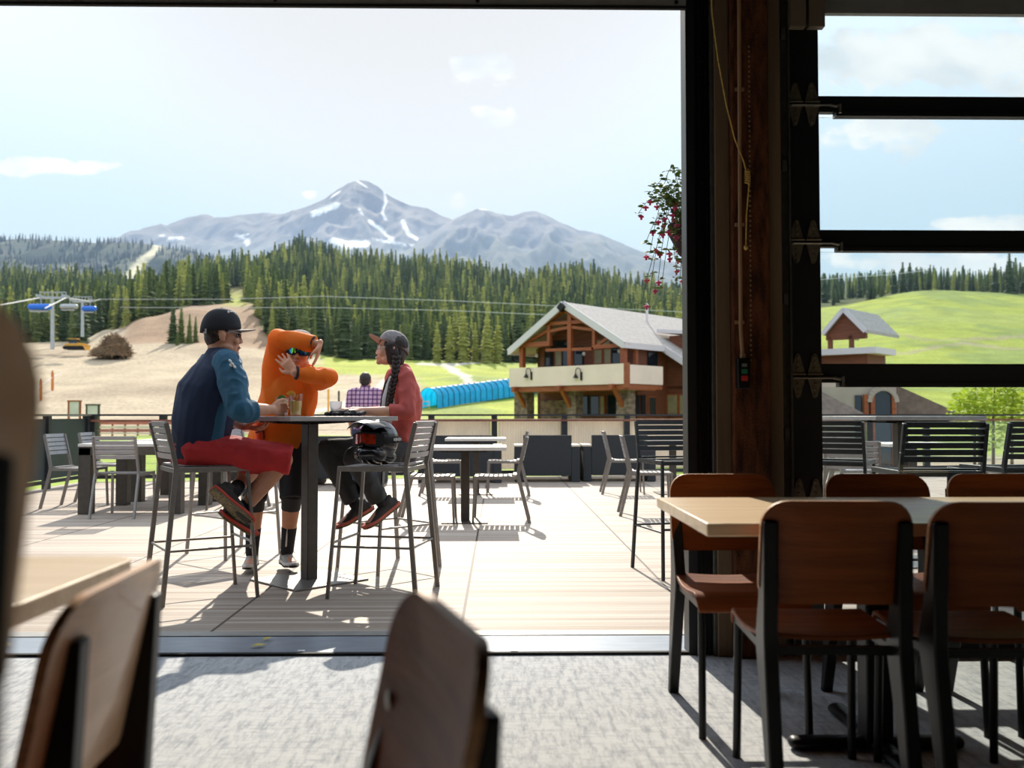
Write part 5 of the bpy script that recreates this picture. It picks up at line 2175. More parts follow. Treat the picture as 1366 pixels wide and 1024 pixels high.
for (px, py, Y, wd, m_, lab) in ((119, 413, 215, 2.3, M_LIFTBLUE, 'blue covered lift chair hanging next to the farther tower'), (53, 411, 180, 3.4, M_LIFTBLUE, 'blue covered lift chair hanging at the taller tower'), (92, 410, 225, 3.2, M_TOWER, 'bare grey lift chair between the two towers')):
    t = thing('lift_chair', lab, 'chairlift chair', (0, 0, 0), 0, 'chairs of the lift')
    c = P(px, py, Y)
    on(t, MB().loft([(c + V((-wd / 2, 0, .25)), .75, .62, (0, 1, 0)), (c + V((wd / 2, 0, .25)), .75, .62, (0, 1, 0))], 14), 'bubble' if m_ is M_LIFTBLUE else 'backrest', m_, smooth=True)
    on(t, MB().box(c + V((0, -.3, -.65)), (wd, .7, .16)), 'seat', M_TOWER)
    on(t, MB().tube([c + V((0, .3, -.5)), c + V((0, .5, 1.2)), c + V((0, 0, 2.6))], .09, 6), 'hanger', M_TOWER)
cbl = [([(P(0, 407, 170)), P(53, 397, 200)], 'pale lift cable running in to the taller tower', .12),
       ([P(60, 411, 170), P(88, 397, 200), P(122, 402, 236)], 'pale lift cable between the two chairlift towers', .12),
       ([P(122, 402, 236), P(134, 399, 270)], 'short pale lift cable beyond the farther tower', .09),
       ([P(134, 399, 245), P(300, 399, 225), P(430, 395, 215), P(600, 401, 205), P(915, 416, 190)], 'upper thin cable strung across the forest', .055),
       ([P(160, 410, 245), P(300, 410, 225), P(430, 410, 215), P(600, 414, 205), P(915, 428, 190)], 'lower thin cable strung across the forest', .055)]
M_CABLE = mat('pale_cable', rgb(214, 216, 216), 0.4, 0.4)
for pts, lab, rad in cbl:
    tag(MB().tube(pts, rad, 6).build('overhead_cable', M_CABLE), lab, 'cable')
# mast on the green hill
t = thing('hill_pole', 'thin pale pole with a cable on the green hill, seen through the glass', 'pole')
on(t, MB().tube([P(1128, 398, 400), P(1128, 365, 400)], .22, 8), 'mast', M_TOWER)
on(t, MB().tube([P(1080, 374, 400), P(1128, 370, 400), P(1190, 366, 430), P(1240, 360, 460)], .12, 6), 'cable', M_CABLE)

# bulldozer
bz = thing('bulldozer', 'yellow bulldozer parked at the foot of the brown slope', 'bulldozer', P(101, 467, 215), math.radians(4))
M_YEL = mat('machine_yellow', rgb(232, 168, 52), 0.5, 0, 0.08, 2)
for sy in (-1, 1):
    tr_ = MB()
    tr_.prism([(-2.2, .1), (2.0, .1), (2.4, .5), (2.0, .95), (-2.2, .95), (-2.6, .5)], sy * 1.1 - .28, sy * 1.1 + .28, 'XZ')
    tr_.build('track', M_BLACK, bz, bevel=.08)
MB().prism([(-2.3, .8), (1.9, .8), (2.1, 1.6), (.6, 1.75), (.5, 1.5), (-2.2, 1.5)], -.8, .8, 'XZ').build('body', M_YEL, bz, bevel=.06)
cb_ = MB()
for x in (-1.1, .4):
    for y in (-.7, .7):
        cb_.box((x, y, 2.0), (.14, .14, 1.1))
cb_.build('cab_frame', M_BLACK, bz)
MB().box((-.35, 0, 2.62), (2.0, 1.7, .16)).build('cab_roof', M_YEL, bz, bevel=.04)
MB().box((-.35, 0, 2.05), (1.3, 1.2, .85)).build('cab_glass', M_WIN, bz)
MB().prism([(2.6, .05), (2.75, .05), (2.62, .65), (2.8, 1.3), (2.65, 1.3), (2.48, .65)], -1.7, 1.7, 'XZ').build('blade', M_YEL, bz)
MB().bar((2.5, .9, .6), (.5, .9, .7), .15, .2).bar((2.5, -.9, .6), (.5, -.9, .7), .15, .2).build('push_arm', M_YEL, bz)

# brush heap
bh = thing('brush_heap', 'big heap of cut brown brush standing on the bare ground', 'brush heap', P(150, 475, 205))
rr = random.Random(4)


def mound(a, t_):
    r = 4.2 * (1 - t_ ** 1.6) ** .8
    n_ = noise.noise(V((math.cos(a) * 1.7, math.sin(a) * 1.7, t_ * 3)))
    return V((math.cos(a) * r * (1 + .25 * n_) + .5 * t_, math.sin(a) * r * .8 * (1 + .25 * n_), 4.6 * t_ + .5 * n_ * t_))


vs, fs = [], []
for j in range(10):
    for i in range(24):
        vs.append(mound(2 * PI * i / 24, j / 9.5))
for j in range(9):
    for i in range(24):
        fs.append((j * 24 + i, j * 24 + (i + 1) % 24, (j + 1) * 24 + (i + 1) % 24, (j + 1) * 24 + i))
fs.append(tuple(9 * 24 + i for i in range(24)))
MB().add(vs, fs).build('mound', mat('dark_brush', rgb(104, 84, 62), 0.95, 0, 0.4, 2, 0.8, 3), bh)
bt = MB()
for n_ in range(900):
    a, t_ = rr.uniform(0, 2 * PI), rr.uniform(0, .98) ** 1.1
    p = mound(a, t_)
    d = V((rr.gauss(0, 1), rr.gauss(0, 1), rr.gauss(0, .6))).normalized() * rr.uniform(.4, 1.2)
    bt.tube([p - d, p + d], rr.uniform(.025, .07), 4)
bt.build('branches', mat('brush_branches', rgb(142, 116, 88), 0.9, 0, 0.45, .8), bh)

# info boards behind the railing
for (px, p0, p1, py, lab) in ((99, 92, 107, 534, 'brown framed trail board behind the railing, the taller one'), (124, 116, 132, 539, 'pale trail board behind the railing beside the taller board')):
    Y = 42.0
    t = thing('trail_board', lab, 'sign board', (0, 0, 0))
    a, b_ = P(p0, py, Y), P(p1, py, Y)
    z0 = P(px, 556, Y).z
    for x in (a.x, b_.x):
        on(t, MB().box2((x - .04, Y - .04, -1.4), (x + .04, Y + .04, a.z)), 'post', M_TIMBER if py == 534 else M_ALU_D)
    pn = MB().box2((a.x + .04, Y - .03, z0), (b_.x - .04, Y + .03, a.z - .03))
    on(t, pn, 'board', mat('pale_board', rgb(206, 200, 188), .6, 0, 0.08, 3))
    on(t, MB().box2((a.x - .06, Y - .06, a.z - .05), (b_.x + .06, Y + .06, a.z + .01)), 'top_bar', M_TIMBER if py == 534 else M_ALU_D)
# orange padded posts with a rope
for (px, pb, pt, Y, lab) in ((54, 537, 505, 142, 'orange padded post on the dirt, nearer the blurred chair'), (70, 523, 494, 154, 'orange padded post on the dirt, the one farther uphill'), (33, 548, 520, 133, 'orange padded post on the dirt at the edge of the blurred chair')):
    a, b_ = P(px, pb, Y), P(px, pt, Y)
    t = thing('padded_post', lab, 'post', (0, 0, 0), 0, 'orange posts on the dirt')
    on(t, MB().tube([a - V((0, 0, .6)), b_], .10, 8), 'pole', M_TIMBER)
    on(t, MB().tube([lerp(a, b_, .1), lerp(a, b_, .92)], .22, 10), 'padding', mat('orange_padding', rgb(214, 132, 74), .8, 0, .1, 2))
tag(MB().tube([P(33, 528, 133), P(54, 514, 142), P(70, 503, 154), P(84, 496, 165)], .05, 6).build('rope', M_CABLE), 'rope strung between the orange padded posts', 'rope')
# two slim yellow poles by the track
for (px, pb, pt, Y, lab) in ((438, 549, 519, 128, 'slim yellow pole beyond the bar table'), (452, 540, 521, 135, 'slim dark pole beyond the bar table')):
    tag(MB().tube([P(px, pb + 4, Y), P(px, pt, Y)], .14, 8).build('marker_pole', M_YEL if px == 438 else M_IRON), lab, 'pole')
# low red barrier at the far side of the lawn
Y = 94.0
t = thing('plank_barrier', 'low red and cream plank barrier along the far edge of the lawn', 'barrier', (0, 0, 0))
x0, x1 = P(132, 570, Y).x, P(352, 570, Y).x
for (p0, p1, m_) in ((562, 566, mat('barrier_red', rgb(190, 112, 96), .8, 0, .2, .5)), (568, 571, mat('barrier_cream', rgb(222, 206, 180), .8, 0, .1, .5)), (572, 576, MATS['barrier_red']), (577, 579, MATS['barrier_cream'])):
    on(t, MB().box2((x0, Y, P(200, p1, Y).z), (x1, Y + .12, P(200, p0, Y).z)), 'plank', m_)
pp = MB()
n_ = 14
for k in range(n_):
    x = lerp(x0, x1, k / (n_ - 1))
    on(t, MB().box2((x - .08, Y + .12, -1.6), (x + .08, Y + .28, P(200, 561, Y).z)), 'post', M_TIMBER)
# ------------------------------------------------------------------ people
UP = V((0, 0, 1))
SKIN1 = mat('skin_warm', rgb(206, 150, 120), 0.55, 0, 0.06, 25, 0.05, 120)
SKIN2 = mat('skin_light', rgb(222, 170, 142), 0.55, 0, 0.05, 25, 0.05, 120)
SKIN3 = mat('skin_tan', rgb(212, 150, 116), 0.55, 0, 0.06, 25, 0.05, 120)


def frame_mat(f, u=UP):
    f = V(f).normalized()
    r = f.cross(V(u)).normalized()
    u2 = r.cross(f).normalized()
    return Matrix((r, f, u2)).transposed()


def head_prims(mb, c, M, s=1.0, fem=False, smile=False):
    def e(p, r, R=None):
        mb.ell(c + M @ (V(p) * s), tuple(x * s for x in r), M if R is None else M @ R, 16, 10)
    e((0, -.014, .036), (.077, .098, .086))
    e((0, .026, -.020), (.066, .068, .090))
    e((0, .036, -.070), (.050 if not fem else .044, .056, .042))
    e((0, .078, -.098), (.022, .020, .017))
    nf = .72 if fem else 1.0
    mb.loft([(c + M @ V((0, .086, .008)) * s, .0095 * s * nf, .011 * s, M @ V((1, 0, 0))), (c + M @ V((0, .088 + .013 * nf, -.016)) * s, .011 * s * nf, .011 * s * nf, M @ V((1, 0, 0))), (c + M @ V((0, .090 + .016 * nf, -.032)) * s, .013 * s * nf, .011 * s * nf, M @ V((1, 0, 0)))], 10)
    for k in (-1, 1):
        e((k * .012, .098, -.036), (.009, .011, .009))
        e((k * .030, .080, .020), (.027, .016, .010))
        e((k * .038, .066, -.030), (.027, .026, .026))
        e((k * .080, -.010, -.008), (.010, .020, .032))
        e((k * .086, -.016, .006), (.006, .014, .020))
        e((k * .080, -.004, -.032), (.008, .010, .012))
    e((0, .091, -.062), (.025, .012, .0065))
    e((0, .089, -.073), (.022, .012, .0075))
    for k in (-1, 1):
        e((k * .055, .020, -.072), (.018, .040, .022), Matrix.Rotation(k * .25, 3, 'Z'))


def eyes(parent, c, M, s=1.0):
    w_ = MATS.get('eye_white') or mat('eye_white', rgb(236, 232, 226), 0.3)
    d_ = MATS.get('eye_iris') or mat('eye_iris', rgb(60, 42, 30), 0.3)
    for k in (-1, 1):
        p = c + M @ (V((k * .031, .078, .004)) * s)
        b = on(parent, MB().ell(p, (.0135 * s,) * 3), 'eye', w_, smooth=True)
        local(b, MB().ell(p + M @ V((0, .0095 * s, 0)), (.006 * s, .005 * s, .006 * s), M, 10, 8).build('iris', d_, smooth=True))
    lp = MB().loft([(c + M @ (V((-.022, .094, -.067)) * s), .003 * s, .006 * s, M @ V((0, 0, 1))), (c + M @ (V((0, .103, -.067)) * s), .0035 * s, .006 * s, M @ V((0, 0, 1))), (c + M @ (V((.022, .094, -.067)) * s), .003 * s, .006 * s, M @ V((0, 0, 1)))], 8)
    on(parent, lp, 'lips', mat('lip_tone', rgb(186, 110, 98), .5), smooth=True)


def hand(mb, w, d, n, t, curl=0.5, s=1.0, spread=0.05, each=(1, 1, 1, 1)):
    """w wrist, d along the fingers, n the way the palm faces, t towards the thumb side"""
    d = V(d).normalized()
    t = (V(t) - d * V(t).dot(d)).normalized()
    n = (V(n) - d * V(n).dot(d))
    n = (n - t * n.dot(t)).normalized()
    w = V(w)
    mb.loft([(w - d * .01, .026 * s, .019 * s, t), (w + d * .030 * s, .034 * s, .0165 * s, t), (w + d * .088 * s, .041 * s, .013 * s, t)], 14)
    lens = (.074, .082, .077, .060)
    for i in range(4):
        off = (.0315 - .021 * i) * s
        a = spread * (1.5 - i)
        dd = (d + t * a).normalized()
        p = w + d * (.088 - .004 * abs(i - 1)) * s + t * off
        pts = [p - dd * .012]
        ang = 0.0
        q = p
        rad = [.0098, .0092, .0086, .0078, .0062]
        segs = (0.0, .45, .30, .25)
        pts.append(q)
        for k in (1, 2, 3):
            ang += curl * each[i] * (0.75 if k == 1 else 1.0)
            dr = dd * math.cos(ang) + n * math.sin(ang)
            q = q + dr * lens[i] * s * segs[k]
            pts.append(q)
        mb.loft([(pp, r * s, r * s * .95, t) for pp, r in zip(pts, rad)], 8)
    b = w + d * .022 * s + t * .024 * s
    k1 = b + (t * .62 + d * .66 + n * .25).normalized() * .042 * s
    k2 = k1 + (t * .25 + d * .85 + n * .42).normalized() * .030 * s
    k3 = k2 + (t * .02 + d * .85 + n * .45).normalized() * .024 * s
    mb.loft([(b, .016 * s, .014 * s, n), (k1, .0115 * s, .011 * s, n), (k2, .0105 * s, .010 * s, n), (k3, .0075 * s, .007 * s, n)], 10)


def foot(mb, ankle, toe_dir, up):
    M = frame_mat(toe_dir, up)
    a = V(ankle)
    mb.loft([(a + M @ V((0, -.050, -.040)), .028, .028, M @ V((1, 0, 0))), (a + M @ V((0, .0, -.036)), .032, .034, M @ V((1, 0, 0))), (a + M @ V((0, .09, -.052)), .034, .022, M @ V((1, 0, 0))), (a + M @ V((0, .150, -.056)), .028, .012, M @ V((1, 0, 0)))], 12)


def shoe(parent, ankle, toe_dir, up, m_up, m_sole, m_mid=None, m_lace=None, name='shoe'):
    """running shoe; ankle joint about 9 cm over the sole"""
    M = frame_mat(toe_dir, up)
    a = V(ankle)
    X = M @ V((1, 0, 0))
    g = lambda x, y, z: a + M @ V((x, y, z))
    mb = MB()
    mb.loft([(g(0, -.070, -.050), .036, .036, X), (g(0, -.02, -.040), .040, .044, X), (g(0, .05, -.052), .042, .034, X), (g(0, .12, -.066), .046, .024, X), (g(0, .175, -.072), .040, .017, X)], 14)
    mb.loft([(g(0, -.028, -.05), .040, .050, X), (g(0, -.030, .012), .042, .050, X)], 14, True, False)
    up_ = remesh(mb, name, m_up, parent, 0.007, 4, 0.0012, 40)
    out = [(-.030, -.108), (.030, -.108), (.042, -.07), (.040, 0), (.048, .07), (.050, .12), (.042, .175), (.018, .204), (-.012, .204), (-.038, .175), (-.047, .12), (-.044, .07), (-.038, 0), (-.042, -.07)]

    def layer(z0, z1, k):
        q = MB()
        rise = lambda y, z: z + max(0, (y - .12)) * .16 + max(0, (-.07 - y)) * .10
        n_ = len(out)
        vs = [g(x * k, y * k, rise(y, z0)) for x, y in out] + [g(x * k, y * k, rise(y, z1)) for x, y in out]
        fs = [tuple(range(n_)), tuple(range(n_, 2 * n_))] + [(i, (i + 1) % n_, n_ + (i + 1) % n_, n_ + i) for i in range(n_)]
        return q.add(vs, fs)
    local(up_, layer(-.093, -.080, .97).build('outsole', m_sole, bevel=.003))
    local(up_, layer(-.080, -.062, 1.0).build('midsole', m_mid or m_sole, bevel=.004))
    if m_lace:
        lc = MB()
        for i in range(5):
            y = .01 + .024 * i
            z = -.004 - .012 * i
            lc.tube([g(-.022, y, z - .006), g(0, y + .004, z + .006), g(.022, y, z - .006)], .0022, 6)
        lc.tube([g(.0, .01, .004), g(.035, .03, .02), g(.05, .015, -.01)], .0018, 6)
        lc.tube([g(.0, .01, .004), g(-.03, .035, .018), g(-.045, .02, -.012)], .0018, 6)
        local(up_, lc.build('laces', m_lace, smooth=True))
    return up_


def limb(mb, pts, rads, r0=True, r1=True, side=None, flat=1.0, seg=14):
    t = V(pts[-1]) - V(pts[0])
    sd = side if side is not None else t.orthogonal()
    mb.loft([(V(p), r, r * flat, sd) for p, r in zip(pts, rads)], seg, r0, r1)


def torso(mb, pel, chest, neck, R, k=1.0, off=0.0, bottom=True, belly=0.0):
    """pelvis to the base of the neck; R the person's right"""
    pel, chest, neck = V(pel), V(chest), V(neck)
    ax = (chest - pel).normalized()
    secs = []
    if bottom:
        secs.append((pel - ax * .045, .140 * k + off, .080 * k + off, R))
    secs += [(pel, .165 * k + off, .118 * k + off, R), (lerp(pel, chest, .45), .150 * k + off + belly * .6, .112 * k + off + belly, R),
             (chest, .178 * k + off, .124 * k + off + belly * .5, R), (lerp(chest, neck, .55), .172 * k + off, .100 * k + off, R), (lerp(chest, neck, .88), .100 * k + off, .072 * k + off, R), (neck, .068 * k + off, .062 * k + off, R)]
    mb.loft(secs, 20, True, True)


def cap_hat(parent, c, M, m_crown, m_brim, s=1.0, brim_len=.075, brim_tilt=-.12, front_m=None, name='cap', high=1.0, back_low=0.0):
    g = lambda p: c + M @ (V(p) * s)
    vs, fs = [], []
    nu, nv = 28, 9
    for j in range(nv + 1):
        th = (PI / 2) * j / nv
        for i in range(nu):
            ph = 2 * PI * i / nu
            x, y = math.cos(ph), math.sin(ph)
            zz = .112 * high * math.cos(th) ** .85
            rr_ = math.sin(th) ** .75
            vs.append(g((.086 * x * rr_, -.012 + .108 * y * rr_, .036 + zz - (back_low * (1 - y) / 2 if j == nv else back_low * (1 - y) / 2 * (j / nv)))))
    for j in range(nv):
        for i in range(nu):
            i2 = (i + 1) % nu
            fs.append((j * nu + i, (j + 1) * nu + i, (j + 1) * nu + i2, j * nu + i2))
    cr = MB().add(vs, fs)
    o = on(parent, cr, name, m_crown, smooth=True)
    md = o.modifiers.new('thick', 'SOLIDIFY')
    md.thickness = .004
    md.offset = 1

    def br(u, v):
        a = (u - .5) * 2
        x = .080 * a * (1 - .12 * v)
        y0 = -.012 + .108 * math.sqrt(max(0, 1 - (x / .086) ** 2)) - .004
        ln = brim_len * (1 - a * a) ** .55 if abs(a) < 1 else 0
        y = y0 + ln * v
        z = .040 + brim_tilt * ln * v - .018 * a * a
        return g((x, y, z)), M @ V((0, 0, 1))
    local(o, MB().sheet(br, 18, 8, .004).build('brim', m_brim, smooth=True))
    local(o, MB().ell(g((0, -.012, .036 + .114 * high)), (.008, .008, .005), M, 10, 6).build('button', m_crown, smooth=True))
    if front_m is not None:
        def fp(u, v):
            ph = PI / 2 + (u - .5) * 1.15
            th = PI / 2 * (.42 + .52 * v)
            rr_ = math.sin(th) ** .75
            return g((.0885 * math.cos(ph) * rr_, -.012 + .1105 * math.sin(ph) * rr_, .038 + .112 * high * math.cos(th) ** .85)), M @ V((0, 1, 0))
        local(o, MB().sheet(fp, 10, 6, .004).build('front_panel', front_m, smooth=True))
    return o


def hair_cap(parent, c, M, m, s=1.0, lowest=-.06, name='hair', wr=.003):
    mb = MB()
    mb.ell(c + M @ V((0, -.020, .038)) * s, (.082 * s, .100 * s, .087 * s), M)
    mb.ell(c + M @ V((0, -.052, lowest * .4)) * s, (.070 * s, .056 * s, .062 * s), M)
    mb.ell(c + M @ V((0, -.060, lowest)) * s, (.050 * s, .040 * s, .035 * s), M)
    return remesh(mb, name, m, parent, .006, 3, wr, 60, (1, 1, 1))


def sit(o, cx, cy, r=.245, z=.770):
    """flatten what rests on the stool seat"""
    if o.type != 'MESH' or 'shoe' in o.name or 'sock' in o.name:
        return
    for v_ in o.data.vertices:
        if math.hypot(v_.co.x - cx, v_.co.y - cy) < r and (.70 if 'body' in o.name else .5) < v_.co.z < z:
            v_.co.z = z + .0005


# cloth
M_NAVY = mat('navy_jersey', rgb(20, 36, 66), 0.8, 0, 0.12, 8, 0.1, 90)
M_TEAL = mat('teal_sleeve', rgb(34, 88, 116), 0.75, 0, 0.12, 8, 0.1, 90)
M_RED = mat('red_shorts', rgb(196, 44, 46), 0.75, 0, 0.10, 8, 0.1, 60)
M_BLK = mat('black_cloth', rgb(34, 34, 38), 0.85, 0, 0.12, 10, 0.1, 80)
M_ORG = mat('orange_jersey', rgb(255, 134, 30), 0.75, 0, 0.05, 8, 0.08, 60, transl=0.35)
M_RUST = mat('rust_jacket', rgb(190, 88, 80), 0.8, 0, 0.08, 10, 0.1, 90)
M_CHAR = mat('charcoal_trousers', rgb(62, 62, 62), 0.85, 0, 0.12, 8, 0.1, 70)
M_GREYT = mat('pale_grey_tee', rgb(176, 186, 190), 0.85, 0, 0.06, 10)
M_HAIRD = mat('dark_brown_hair', rgb(44, 30, 26), 0.55, 0, 0.25, 30, 0.5, 90, (1, 1, .25))
M_CAPBLK = mat('black_cap_cloth', rgb(26, 28, 36), 0.8, 0, 0.12, 30)
M_CAPGRY = mat('grey_cap_cloth', rgb(138, 132, 132), 0.85, 0, 0.15, 60, 0.2, 160)
M_WHITEC = mat('white_cloth', rgb(232, 230, 226), 0.8)
M_SHADES = mat('dark_lens', rgb(14, 15, 18), 0.08, 0, spec=.8)

# ---- the seated man -------------------------------------------------------
pm = thing('person', 'seated person in black cap, navy and teal jersey and red shorts', 'person', (-1.76, 5.45, 0))
Ff = V((.82, .57, 0)).normalized()
Rr = Ff.cross(UP)
pel = P(264, 600, 5.45)
chest = P(279, 520, 5.47)
neck = P(292, 477, 5.50)
hc = P(297, 447, 5.52)
Mh = frame_mat((.92, .39, -.04))
sr = neck + Rr * .185 + UP * -.055
sl = neck - Rr * .185 + UP * -.055
er, wr_ = P(319, 547, 5.20), P(363, 546, 5.42)
el_, wl_ = P(300, 556, 5.80), P(326, 568, 5.66)
hr, hl = pel + Rr * .09 + UP * -.005, pel - Rr * .09 + UP * -.005
kr, kl = P(377, 613, 5.44), P(352, 608, 5.86)
ar_, al_ = P(323, 681, 5.40), P(311, 656, 5.33)
b = MB()
torso(b, pel, chest, neck, Rr, 1.08, 0, True, .02)
limb(b, [neck - UP * .02, hc + Mh @ V((0, -.022, -.06))], [.066, .062])
head_prims(b, hc, Mh, 1.04)
for s_, e_, w_ in ((sr, er, wr_), (sl, el_, wl_)):
    limb(b, [s_, lerp(s_, e_, .5), e_], [.060, .054, .044])
    limb(b, [e_, lerp(e_, w_, .35), w_], [.046, .046, .028])
hand(b, wr_, P(380, 545, 5.58) - wr_, V((.6, .5, 0)), V((.1, .1, 1)), 1.0, 1.0)
hand(b, wl_, V((.75, -.1, -.15)), V((0, .2, 1)), V((.3, -1, .2)), .45, 1.0)
for h_, k_, a_ in ((hr, kr, ar_), (hl, kl, al_)):
    limb(b, [h_, lerp(h_, k_, .5), k_], [.092, .082, .060])
    limb(b, [k_, lerp(k_, a_, .3), lerp(k_, a_, .7), a_], [.060, .060, .046, .036])
toe_r, toe_l = (P(342, 716, 5.46) - P(300, 690, 5.26)).normalized(), (P(330, 706, 5.30) - P(287, 668, 5.24)).normalized()
up_r, up_l = (kr - ar_).normalized(), V((.42, .75, .5))
foot(b, ar_, toe_r, up_r)
foot(b, al_, toe_l, up_l)
body = remesh(b, 'body', SKIN1, pm, .0058, 4)
# jersey
j = MB()
torso(j, pel + UP * .0, chest, neck - UP * .012, Rr, 1.10, .016, False, .034)
j.loft([(pel - UP * .055, .192, .145, Rr), (pel + UP * .03, .196, .150, Rr)], 20, False, False)
limb(j, [lerp(neck, sr, .3), lerp(neck, sr, .9)], [.070, .070])
limb(j, [lerp(neck, sl, .3), lerp(neck, sl, .9)], [.070, .070])
j.loft([(neck - UP * .03, .078, .074, Rr), (neck + UP * .022, .074, .070, Rr)], 18, False, False)
remesh(j, 'jersey', M_NAVY, pm, .008, 6, .013, 8, (1, 1, .6), 2.0)
for s_, e_, w_ in ((sr, er, wr_), (sl, el_, wl_)):
    q = MB()
    limb(q, [lerp(neck, s_, .86), lerp(s_, e_, .4), lerp(s_, e_, .8), e_], [.082, .078, .068, .064])
    limb(q, [e_, lerp(e_, w_, .40)], [.064, .056], True, False)
    o = remesh(q, 'sleeve', M_TEAL, pm, .007, 4, .016, 15, (1, 1, 1), 5.0)
    o['label'] = 'teal pushed-up sleeve'
q = MB()
q.loft([(lerp(pel, chest, .0) + Rr * .11 + Ff * .035, .075, .085, Ff), (lerp(pel, chest, .55) + Rr * .105 + Ff * .03, .06, .10, Ff), (chest + Rr * .11 + Ff * .03, .05, .085, Ff)], 14)
o = remesh(q, 'side_panel', M_TEAL, pm, .008, 4, .005, 12)
o['label'] = 'teal side panel of the jersey'
# pale marks on the shoulder of the sleeve
mk = MB()
for (px, py, L_) in ((307, 481, .03), (310, 485, .028), (313, 489, .022), (308, 487, .016)):
    p = P(px, py, 5.245)
    mk.ell(p, (.012, .012, .007), Matrix.Rotation(.8, 3, 'Y'), 8, 6)
on(pm, mk, 'sleeve_print', M_WHITEC, smooth=True)
# shorts
q = MB()
q.loft([(pel + UP * .05, .178, .132, Rr), (pel - UP * .05, .190, .140, Rr)], 18, False, True)
for h_, k_ in ((hr, kr), (hl, kl)):
    limb(q, [h_, lerp(h_, k_, .5), lerp(h_, k_, .92), lerp(h_, k_, 1.10)], [.118, .106, .092, .088], True, False)
remesh(q, 'shorts', M_RED, pm, .008, 5, .014, 11, (1, 1, 1), 9.0)
M_SOLE1 = mat('tan_tread_sole', rgb(128, 116, 88), 0.8, 0, 0.45, 85, 0.8, 90)
M_RUNUP = mat('dark_shoe_mesh', rgb(56, 52, 50), 0.8, 0, 0.2, 60)
M_REDMID = mat('red_midsole', rgb(206, 74, 54), 0.7)
shoe(pm, ar_, toe_r, up_r, M_RUNUP, M_SOLE1, M_REDMID, M_BLK)
shoe(pm, al_, toe_l, up_l, M_RUNUP, M_SOLE1, M_REDMID, M_BLK)
for k_, a_ in ((kr, ar_), (kl, al_)):
    q = MB()
    limb(q, [lerp(a_, k_, .16), a_], [.044, .044], False, True)
    remesh(q, 'sock', M_BLK, pm, .007, 3)
cp = cap_hat(pm, hc, Mh, M_CAPBLK, mat('brim_grey_under', rgb(150, 140, 132), .8), 1.07, .088, .05, None, 'cap', 1.02, .03)
lg_ = MB()
for k in range(5):
    t_ = k / 4
    th, ph = PI / 2 * (.42 + .03 * math.sin(k * 2)), PI * (.60 + .28 * t_)
    rr_ = math.sin(th) ** .75
    lg_.ell(hc + Mh @ (V((-.0885 * math.cos(ph) * rr_, -.012 + .1105 * math.sin(ph) * rr_, .036 + .114 * math.cos(th) ** .85)) * 1.07), (.012, .006, .007 + .004 * math.sin(k * 1.7)), Mh, 8, 6)
local(cp, lg_.build('cap_print', M_WHITEC, smooth=True))
st_ = MB()
st_.box(hc + Mh @ V((.052, -.108, .012)), (.035, .005, .028), Mh @ Matrix.Rotation(.45, 3, 'Z'))
local(cp, st_.build('back_strap', mat('grey_strap', rgb(150, 146, 144), .7)))
hair_cap(pm, hc, Mh, M_HAIRD, .985, -.040)
eyes(body, hc, Mh, 1.04)
sg = MB()
for k in (-1, 1):
    sg.loft([(hc + Mh @ V((k * .012, .100, .010)), .010, .006, Mh @ UP), (hc + Mh @ V((k * .034, .099, .006)), .022, .006, Mh @ UP), (hc + Mh @ V((k * .060, .088, .008)), .016, .006, Mh @ UP)], 12)
go = on(pm, sg, 'sunglasses', M_SHADES, smooth=True)
ar2 = MB()
for k in (-1, 1):
    ar2.tube([hc + Mh @ V((k * .066, .086, .014)), hc + Mh @ V((k * .082, .05, .016)), hc + Mh @ V((k * .085, -.012, .014))], .0032, 6)
local(go, ar2.build('temple', mat('grey_frame', rgb(120, 124, 130), .4), smooth=True))

for o_ in list(pm.children):
    sit(o_, -1.742, 5.44)

# ---- the standing man in orange -------------------------------------------
po = thing('person', 'person in loose orange top and mirrored goggles, arms raised around the face, standing', 'person', (-1.56, 6.28, 0))
Ff = V((.22, -.97, 0)).normalized()
Rr = Ff.cross(UP)
pel = P(376, 590, 6.30)
chest = P(386, 527, 6.29)
neck = P(396, 496, 6.26)
hc = P(399, 469, 6.17)
Mh = frame_mat((.12, -.99, -.04), (.10, 0, 1))
sr, sl = P(369, 500, 6.26), P(419, 507, 6.26)
er, wr_ = P(372, 453, 6.13), P(421, 458, 6.06)
el_, wl_ = P(439, 503, 6.08), P(393, 497, 5.98)
hr, hl = pel + Rr * .085, pel - Rr * .085
kr, kl = P(341, 655, 6.18), P(390, 655, 6.20)
ar_, al_ = P(336, 737, 6.28), P(383, 735, 6.30)
b = MB()
torso(b, pel, chest, neck, Rr, .98)
limb(b, [neck - UP * .02, hc + Mh @ V((0, -.022, -.06))], [.058, .056])
head_prims(b, hc, Mh, 1.0)
for s_, e_, w_ in ((sr, er, wr_), (sl, el_, wl_)):
    limb(b, [s_, lerp(s_, e_, .5), e_], [.054, .048, .040])
    limb(b, [e_, lerp(e_, w_, .35), w_], [.041, .040, .027])
hand(b, wr_ + V((.03, 0, 0)), P(420, 492, 6.03) - P(427, 462, 6.05), V((-1, -.2, 0)), V((.1, -1, -.2)), .15, 1.0)
hand(b, wl_, P(376, 476, 6.0) - wl_, V((.4, .9, .3)), V((-.6, -.1, -.8)), .12, 1.0, .09)
for h_, k_, a_ in ((hr, kr, ar_), (hl, kl, al_)):
    limb(b, [h_, lerp(h_, k_, .5), k_], [.088, .076, .056])
    limb(b, [k_, lerp(k_, a_, .3), lerp(k_, a_, .7), a_], [.056, .060, .046, .036])
td_r, td_l = V((.15, -1, 0)), V((.45, -.9, 0))
foot(b, ar_, td_r, UP)
foot(b, al_, td_l, UP)
body = remesh(b, 'body', SKIN3, po, .0058, 4)
eyes(body, hc, Mh)
q = MB()
